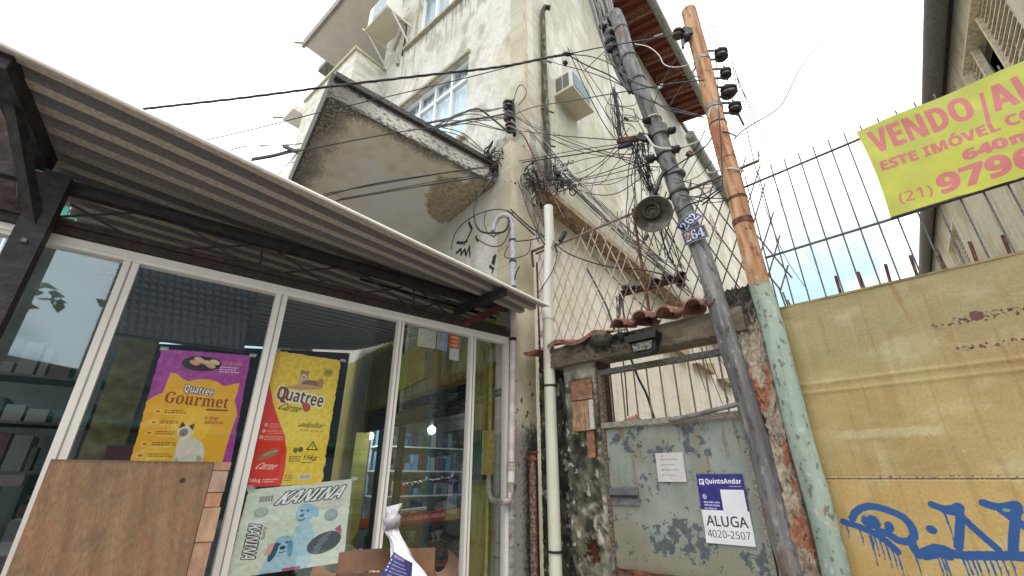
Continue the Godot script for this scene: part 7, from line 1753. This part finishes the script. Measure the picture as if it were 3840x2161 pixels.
	# between the two poles
	for q in [
		["upper dark wire tying the grey pole to the rusty pole above the lattice", [Vector3(1.234, 3.795, -2.854), Vector3(1.328, 3.815, -2.75), Vector3(1.467, 3.868, -2.66), Vector3(1.537, 3.943, -2.6), Vector3(1.579, 3.904, -2.53), Vector3(1.663, 3.884, -2.55)], 0.0055],
		["second dark wire tying the poles, ending at a brown connector", [Vector3(1.336, 3.781, -2.787), Vector3(1.401, 3.88, -2.75), Vector3(1.443, 3.924, -2.68), Vector3(1.487, 4.014, -2.62)], 0.0045],
		["heavy wire from the number plates up to the rusty pole's strap", [Vector3(1.254, 3.395, -2.836), Vector3(1.313, 3.421, -2.767), Vector3(1.406, 3.426, -2.7), Vector3(1.497, 3.469, -2.62)], 0.006],
		["lower heavy wire from the plates' top corner to the rusty pole", [Vector3(1.407, 3.408, -2.748), Vector3(1.445, 3.426, -2.7), Vector3(1.498, 3.438, -2.6)], 0.0055],
		["pale wire hooked round the eave gutter's end and the rusty pole", [Vector3(1.528, 3.778, -2.8), Vector3(1.516, 3.705, -2.75), Vector3(1.549, 3.654, -2.66), Vector3(1.553, 3.57, -2.53), Vector3(1.655, 3.563, -2.55)], 0.007],
		["vertical dark wire lying along the front of the rusty pole", [Vector3(1.568, 4.142, -2.52), Vector3(1.545, 3.959, -2.52), Vector3(1.519, 3.742, -2.53), Vector3(1.49, 3.551, -2.53), Vector3(1.46, 3.377, -2.54)], 0.0045],
		["white loop of wire round the rusty pole below its rack", [Vector3(1.482, 4.056, -2.54), Vector3(1.519, 4.139, -2.53), Vector3(1.557, 4.129, -2.52), Vector3(1.577, 4.073, -2.53)], 0.005],
		["arched black wire over the rusty pole's head to its rack", [Vector3(1.571, 5.092, -2.55), Vector3(1.645, 5.149, -2.55), Vector3(1.702, 5.109, -2.55), Vector3(1.693, 4.912, -2.55), Vector3(1.648, 4.572, -2.55), Vector3(1.593, 4.218, -2.54)], 0.0032],
		["kinked grey wire hanging left of the rusty pole's upper strap", [Vector3(1.389, 4.556, -2.6), Vector3(1.458, 4.586, -2.6), Vector3(1.503, 4.638, -2.58), Vector3(1.466, 4.547, -2.58), Vector3(1.504, 4.495, -2.56)], 0.0045]]:
		cable(q[0], "wires between the two poles", q[1], q[2], M.cable_pale if "white" in q[0] or "pale" in q[0] else K)
	solo("connector", MB.new().bar(Vector3(1.354, 3.858, -2.7), Vector3(1.377, 3.825, -2.7), 0.04, 0.03), M.rust, "brown square connector on the wires between the two poles", "connector")
	solo("connector", MB.new().bar(Vector3(1.235, 4.567, -2.73), Vector3(1.271, 4.592, -2.72), 0.02, 0.022), M.white_paint, "small white connector on a wire crossing the tiled eave", "connector")
	solo("connector", MB.new().blob(Vector3(0.475, 4.951, -2.8), Vector3(0.022, 0.03, 0.02), noise(173, 0.8, 3), 0.6, 6), K, "small black clamp dangling below the splice above the air conditioner", "connector")
	solo("connector", MB.new().tube([Vector3(0.971, 4.411, -2.9), Vector3(1, 4.375, -2.9)], 0.013, 7), K, "black stub connector floating on the loops left of the grey pole", "connector")
	# lines leaving to the right
	cable("long thin wire sweeping up over the white sky between the rusty pole and the banner", "", [Vector3(1.648, 3.859, -2.55), Vector3(1.862, 4.103, -2.7), Vector3(2.383, 4.598, -3), Vector3(2.684, 4.98, -3.2), Vector3(3.155, 5.657, -3.5), Vector3(3.857, 6.57, -3.9), Vector3(4.817, 7.719, -4.4), Vector3(5.587, 8.835, -4.8), Vector3(6.74, 10.695, -5.4)], 0.006, Gy)
	var far := "lines running away beyond the bar fence"
	for k in 4:
		cable("thin parallel line running away from the rusty pole's rack beyond the bar fence", far, [Vector3(1.826, 4.739, -2.6) + Vector3(0.004 * k, -0.1 * k, 0), Vector3(2.361, 4.905, -3.4) + Vector3(0.04 * k, -0.04 * k, 0), Vector3(3.874, 5.577, -5.4) + Vector3(0.06 * k, 0.0, 0), Vector3(5.927, 6.294, -8) + Vector3(0.08 * k, 0.02 * k, 0), Vector3(10.775, 8.124, -14) + Vector3(0.08 * k, 0.03 * k, 0)], 0.0035, Gy)
	cable("single thin line falling steeply left of the parallel lines to the steel wall's end", "", [Vector3(2.069, 4.387, -3), Vector3(2.455, 4.139, -3.6), Vector3(2.885, 4.075, -4.2), Vector3(3.517, 4.047, -5), Vector3(4.387, 4.106, -6)], 0.004, Gy)
	cable("faint thin line crossing the low blue patch of sky", "", [Vector3(11.836, 7.918, -14), Vector3(12.923, 8.97, -14), Vector3(14.758, 10.622, -14.5)], 0.01, M.cable_pale)
	# tangles round the mouldy corner
	var snarl := func(called: String, label: String, o: Vector3, size: Vector3, n: int, r: float) -> void:
		var mb := MB.new()
		for k in n:
			var p := o + Vector3(rng.randfn() * size.x, rng.randfn() * size.y, rng.randfn() * size.z) * 0.5
			var pts := [p]
			var d := Vector3(rng.randfn(), rng.randfn() * 0.7, rng.randfn()).normalized()
			for i in 5:
				d = (d + Vector3(rng.randfn(), rng.randfn(), rng.randfn()) * 0.7 - (pts[-1] - o) * 2.0).normalized()
				pts.append(pts[-1] + d * 0.07)
			mb.tube(curve(pts, 3), r * (0.6 + rng.randf()), 4, false)
		solo(called, mb, K, label, "wire").set_meta("kind", "stuff")
	snarl.call("wire_tangle", "dense black snarl of wire on the slab's inner corner", Vector3(-0.166, 4.959, -4.25), Vector3(0.26, 0.16, 0.16), 60, 0.0055)
	snarl.call("wire_tangle", "black snarl of wire and clamps below the building's corner", Vector3(0.17, 4.682, -4.2), Vector3(0.18, 0.24, 0.12), 55, 0.0055)
	snarl.call("wire_tangle", "small black snarl of clamps on the alley wall right of the dark conduit", Vector3(0.602, 4.903, -4.4), Vector3(0.12, 0.24, 0.1), 40, 0.005)
	for q in [[Vector3(-0.143, 4.951, -4.25), 0.07], [Vector3(-0.048, 4.912, -4.25), 0.06], [Vector3(0.124, 4.739, -4.2), 0.06], [Vector3(0.2, 4.645, -4.2), 0.07], [Vector3(0.563, 4.97, -4.4), 0.05], [Vector3(0.615, 4.831, -4.4), 0.05], [Vector3(0.356, 4.457, -4.3), 0.05]]:
		solo("cable_clamp", MB.new().blob(q[0], Vector3.ONE * float(q[1]) * 0.7, noise(173, 0.8, 3), 0.9, 8), K, "black lump of cable clamps buried in the snarls round the building's corner", "clamp", "clamps in the corner snarls")
	for q in [
		["fat black cable looping from the slab corner's snarl down over the white wall", [Vector3(-0.164, 4.931, -4.2), Vector3(-0.242, 4.644, -4.1), Vector3(-0.35, 4.409, -4), Vector3(-0.396, 4.186, -3.95), Vector3(-0.38, 3.974, -3.9), Vector3(-0.314, 3.869, -3.9), Vector3(-0.191, 3.85, -3.9), Vector3(-0.082, 3.869, -3.9), Vector3(-0.033, 3.958, -3.9), Vector3(-0.042, 4.039, -3.9)], 0.011],
		["thin black loop hanging inside the fat black loop on the white wall", [Vector3(-0.265, 4.12, -3.9), Vector3(-0.289, 3.99, -3.9), Vector3(-0.245, 3.847, -3.9), Vector3(-0.185, 3.816, -3.9), Vector3(-0.095, 3.863, -3.9)], 0.005],
		["wide thin black arc over the white wall left of the swan neck conduit", [Vector3(-0.611, 3.662, -3.9), Vector3(-0.584, 3.832, -3.9), Vector3(-0.495, 3.974, -3.9), Vector3(-0.334, 4.087, -3.9), Vector3(-0.14, 4.137, -3.9), Vector3(0.014, 4.087, -3.9)], 0.006],
		["black wire sagging below the loops from the wall to the conduit", [Vector3(-0.36, 3.791, -3.9), Vector3(-0.297, 3.739, -3.9), Vector3(-0.188, 3.693, -3.9), Vector3(-0.094, 3.723, -3.9), Vector3(-0.041, 3.832, -3.9), Vector3(-0.027, 3.926, -3.9)], 0.006],
		["small ringed wire by the swan neck's mouth", [Vector3(-0.189, 3.858, -3.85), Vector3(-0.166, 3.802, -3.85), Vector3(-0.187, 3.772, -3.85), Vector3(-0.21, 3.815, -3.85), Vector3(-0.189, 3.858, -3.85)], 0.004],
		["black wire curving from the conduit across the beige pillar to the drainpipe", [Vector3(0.032, 3.754, -3.9), Vector3(0.149, 3.763, -3.9), Vector3(0.294, 3.772, -3.85), Vector3(0.413, 3.828, -3.8)], 0.006],
		["black wire looping low beside the conduit in front of the beige pillar", [Vector3(0.189, 3.754, -3.9), Vector3(0.166, 3.632, -3.9), Vector3(0.08, 3.572, -3.9), Vector3(-0.04, 3.563, -3.9), Vector3(-0.075, 3.602, -3.9), Vector3(-0.04, 3.693, -3.9)], 0.005],
		["short black dash of wire beside the conduit's foot", [Vector3(0.074, 3.468, -3.9), Vector3(0.039, 3.396, -3.9), Vector3(0.026, 3.324, -3.9)], 0.007],
		["black wire bowing right of the upper drainpipe down to the canopy tip", [Vector3(0.351, 3.804, -3.8), Vector3(0.424, 3.653, -3.8), Vector3(0.435, 3.535, -3.8), Vector3(0.377, 3.339, -3.75), Vector3(0.231, 3.086, -3.7)], 0.005],
		["stiff black wire slanting from the swan neck to the drainpipe's top", [Vector3(-0.042, 4.12, -3.9), Vector3(0.11, 3.958, -3.9), Vector3(0.231, 3.825, -3.9)], 0.009],
		["second stiff black wire slanting beside the first to the drainpipe's top", [Vector3(-0.014, 4.137, -3.9), Vector3(0.151, 3.952, -3.9), Vector3(0.321, 3.778, -3.85)], 0.008],
		["curly black wire standing up from the corner reels", [Vector3(0, 5.84, -4.586), Vector3(0.018, 6.252, -4.571), Vector3(0.056, 6.491, -4.539), Vector3(0.129, 6.558, -4.477), Vector3(0.199, 6.336, -4.419), Vector3(0.091, 6.214, -4.51)], 0.006],
		["pale wire rising straight beside the corner reels", [Vector3(-0.251, 5.344, -4.796), Vector3(-0.144, 5.628, -4.707), Vector3(0.018, 6.107, -4.571)], 0.006]]:
		cable(q[0], "wires about the building's corner", q[1], q[2], M.cable_pale if q[0].begins_with("pale") else K)
	# arcs from the left spans into the corner
	for k in 9:
		var a := Vector3(-0.848, 4.697, -3.4).lerp(Vector3(-0.657, 5.102, -3.6), rng.randf()) + Vector3(0, 0.04 * rng.randfn(), 0)
		var b := [Vector3(-0.069, 5.974, -4.3), Vector3(-0.051, 5.793, -4.3), Vector3(-0.162, 5.112, -4.3), Vector3(0.1, 5.529, -4.3)][k % 4] as Vector3
		cable("thin black wire arching from the slab's edge into the corner reels and snarl", "arched wires by the tall window", [a, a.lerp(b, 0.35) + Vector3(0, 0.06 + 0.05 * rng.randf(), 0), a.lerp(b, 0.7) + Vector3(0, 0.03 * rng.randf(), 0), b], 0.0048, K)
	for k in 2: cable(["upper grey pair of service wires coming over the slab's side to the window's foot", "lower grey pair of service wires coming over the slab's side to the window's foot"][k], "grey service wires at the window's foot", [[Vector3(-0.883, 4.924, -3.5), Vector3(-0.664, 5.299, -3.8), Vector3(-0.496, 5.614, -4), Vector3(-0.394, 5.72, -4.1), Vector3(-0.233, 5.659, -4.2), Vector3(-0.067, 5.573, -4.3)], [Vector3(-0.81, 4.87, -3.5), Vector3(-0.6, 5.229, -3.8), Vector3(-0.507, 5.463, -4), Vector3(-0.293, 5.595, -4.1), Vector3(-0.069, 5.86, -4.3)]][k], 0.012, Gy)
	for k in 14:
		var a := [Vector3(-0.067, 5.782, -4.2), Vector3(0.124, 4.72, -4.2), Vector3(0.574, 4.873, -4.3), Vector3(0.504, 5.051, -2.8)][k % 4] as Vector3 + Vector3(rng.randfn(), rng.randfn(), rng.randfn()) * 0.05
		var b := Vector3(0.991, 4.344, -3.136).lerp(Vector3(1.208, 3.796, -2.906), rng.randf())
		var sag := rng.randf_range(-0.12, 0.28)
		cable("thin slack black wire between the building's corner and the grey pole", "slack wires to the grey pole", [a, a.lerp(b, 0.3) - Vector3(0, sag * 0.8, 0), a.lerp(b, 0.65) - Vector3(0, sag, 0), b], 0.0026 + 0.0022 * rng.randf(), K)
	for k in 9:
		var a := Vector3(1.246, 3.905, -2.843).lerp(Vector3(1.292, 3.467, -2.8), rng.randf()); var b := Vector3(1.587, 4.15, -2.58).lerp(Vector3(1.581, 3.316, -2.58), rng.randf())
		cable("thin slack wire strung between the grey and the rusty pole", "slack wires between the poles", [a, a.lerp(b, 0.5) - Vector3(0, rng.randf() * 0.12, 0), b], 0.003, K)
	for k in 8:
		var a := Vector3(0.136, 4.608, -4.1) + Vector3(rng.randfn() * 0.06, rng.randfn() * 0.05, 0.05); var b := Vector3(0.214, 3.741, -3.85).lerp(Vector3(0.511, 3.509, -3.75), rng.randf())
		cable("thin black wire dropping from the corner snarl past the pillar's head", "wires dropping from the corner snarl", [a, a.lerp(b, 0.4) + Vector3(rng.randfn() * 0.08, -0.05, 0.05), a.lerp(b, 0.8) + Vector3(rng.randfn() * 0.05, -0.08, 0.03), b], 0.0038, K)
	# red twisted lead and the run of wires down the alley wall
	cable("dark red twisted lead running down from the corner reels past the drainpipe's head", "", [Vector3(-0.053, 5.876, -4.526), Vector3(0.115, 5.437, -4.2), Vector3(0.225, 5.189, -4.2), Vector3(0.315, 4.931, -4.2), Vector3(0.402, 4.627, -4.15), Vector3(0.488, 4.357, -4.1), Vector3(0.553, 4.086, -4)], 0.009, M.cable_red)
	for k in 14:
		var a := Vector3(0.628, 5.464, -4.948) + Vector3(rng.randfn() * 0.06, rng.randfn() * 0.08, rng.randfn() * 0.06)
		if k % 3 == 0: a = Vector3(0.1, 5.587, -4.224) + Vector3(rng.randfn() * 0.08, rng.randfn() * 0.1, 0.1)
		var b := Vector3(1.317, 3.213, -3.434).lerp(Vector3(1.426, 2.848, -3.264), rng.randf()) + Vector3(rng.randfn() * 0.05, rng.randfn() * 0.08, 0)
		var m := a.lerp(b, 0.45) + Vector3(0, 0.04 - 0.15 * rng.randf(), 0)
		cable("thin black wire of the long run slanting down the alley wall behind the lattice", "long run of wires down the alley wall", [a, m, a.lerp(b, 0.75) + Vector3(rng.randfn() * 0.03, -0.06 + rng.randfn() * 0.03, 0), b], 0.0035 + 0.0025 * rng.randf(), K if k % 4 else M.cable_pale)
	for q in [
		["black cable sagging across the lattice from the drainpipe to the five reels", [Vector3(0.414, 3.62, -3.7), Vector3(0.524, 3.484, -3.65), Vector3(0.732, 3.362, -3.6), Vector3(0.897, 3.264, -3.5), Vector3(1.053, 3.202, -3.4), Vector3(1.235, 3.135, -3.35), Vector3(1.3, 3.075, -3.3)], 0.0065],
		["thin black cable sagging lower across the lattice to the dark bar", [Vector3(0.75, 3.444, -3.6), Vector3(0.836, 3.27, -3.55), Vector3(0.909, 3.142, -3.5), Vector3(0.959, 3.019, -3.42)], 0.005],
		["twisted black cable dropping behind the lattice to the tile row's left end", [Vector3(0.698, 3.356, -3.7), Vector3(0.771, 3.131, -3.65), Vector3(0.817, 2.912, -3.55), Vector3(0.843, 2.674, -3.45)], 0.0085],
		["twisted black cable seen through the gate bars, running down right of the lean to roof", [Vector3(1.227, 2.739, -4.5), Vector3(1.296, 2.488, -4.5), Vector3(1.358, 2.326, -4.5), Vector3(1.407, 2.08, -4.5)], 0.012],
		["pair of thin wires hanging straight behind the left gate bars", [Vector3(1.152, 2.739, -4.5), Vector3(1.16, 2.488, -4.5), Vector3(1.148, 2.118, -4.5)], 0.007],
		["dark wire slanting under the five reels to the tile row", [Vector3(1.022, 2.926, -3.4), Vector3(1.085, 2.824, -3.35), Vector3(1.121, 2.714, -3.3)], 0.006],
		["bent thin wire beside the white drainpipe's lower part", [Vector3(0.404, 2.321, -3.7), Vector3(0.425, 2.188, -3.7), Vector3(0.439, 2.038, -3.7)], 0.012]]:
		cable(q[0], "cables behind the gate", q[1], q[2], K)
	for k in 10:
		var a := Vector3(1.483, 2.857, -3.6) + Vector3(0.05 * k, -0.02 * k, 0.03 * rng.randfn()); var b := Vector3(1.921, 2.467, -4.4) + Vector3(0.07 * k, rng.randfn() * 0.15, 0)
		cable("thin dark wire sagging behind the right gate bars under the lintel", "wires behind the right gate bars", [a, a.lerp(b, 0.4) + Vector3(-0.05 * rng.randf(), -0.06, 0), b], 0.0035, K)
	for k in 6:
		var a := Vector3(0.894, 2.991, -3.5) + Vector3(0.012 * k, 0, 0)
		cable("thin wire hanging from the dark bar's left foot to the tiles", "wires below the dark bar", [a, a + Vector3(0.01 * rng.randfn(), -0.2, 0), a + Vector3(-0.03 + 0.01 * k, -0.42, 0.02)], 0.004, Gy)
	var dust := noise(173, 0.8, 3)
	solo("spare_wire", MB.new().tube(curve([Vector3(0.461, 3.641, -3.7), Vector3(0.494, 3.7, -3.7), Vector3(0.512, 3.744, -3.7)]), 0.025, 8), K, "black cable end sticking out beside the drainpipe over the lattice", "cable")
	solo("rusty_bracket", MB.new().bar(Vector3(0.2, 3.72, -4.065), Vector3(0.344, 3.704, -3.903), 0.02, 0.02).bar(Vector3(0.206, 3.717, -4.06), Vector3(0.217, 3.528, -4.022), 0.02, 0.02), M.rust, "rusty angle bracket on the beige pillar left of the drainpipe", "bracket")
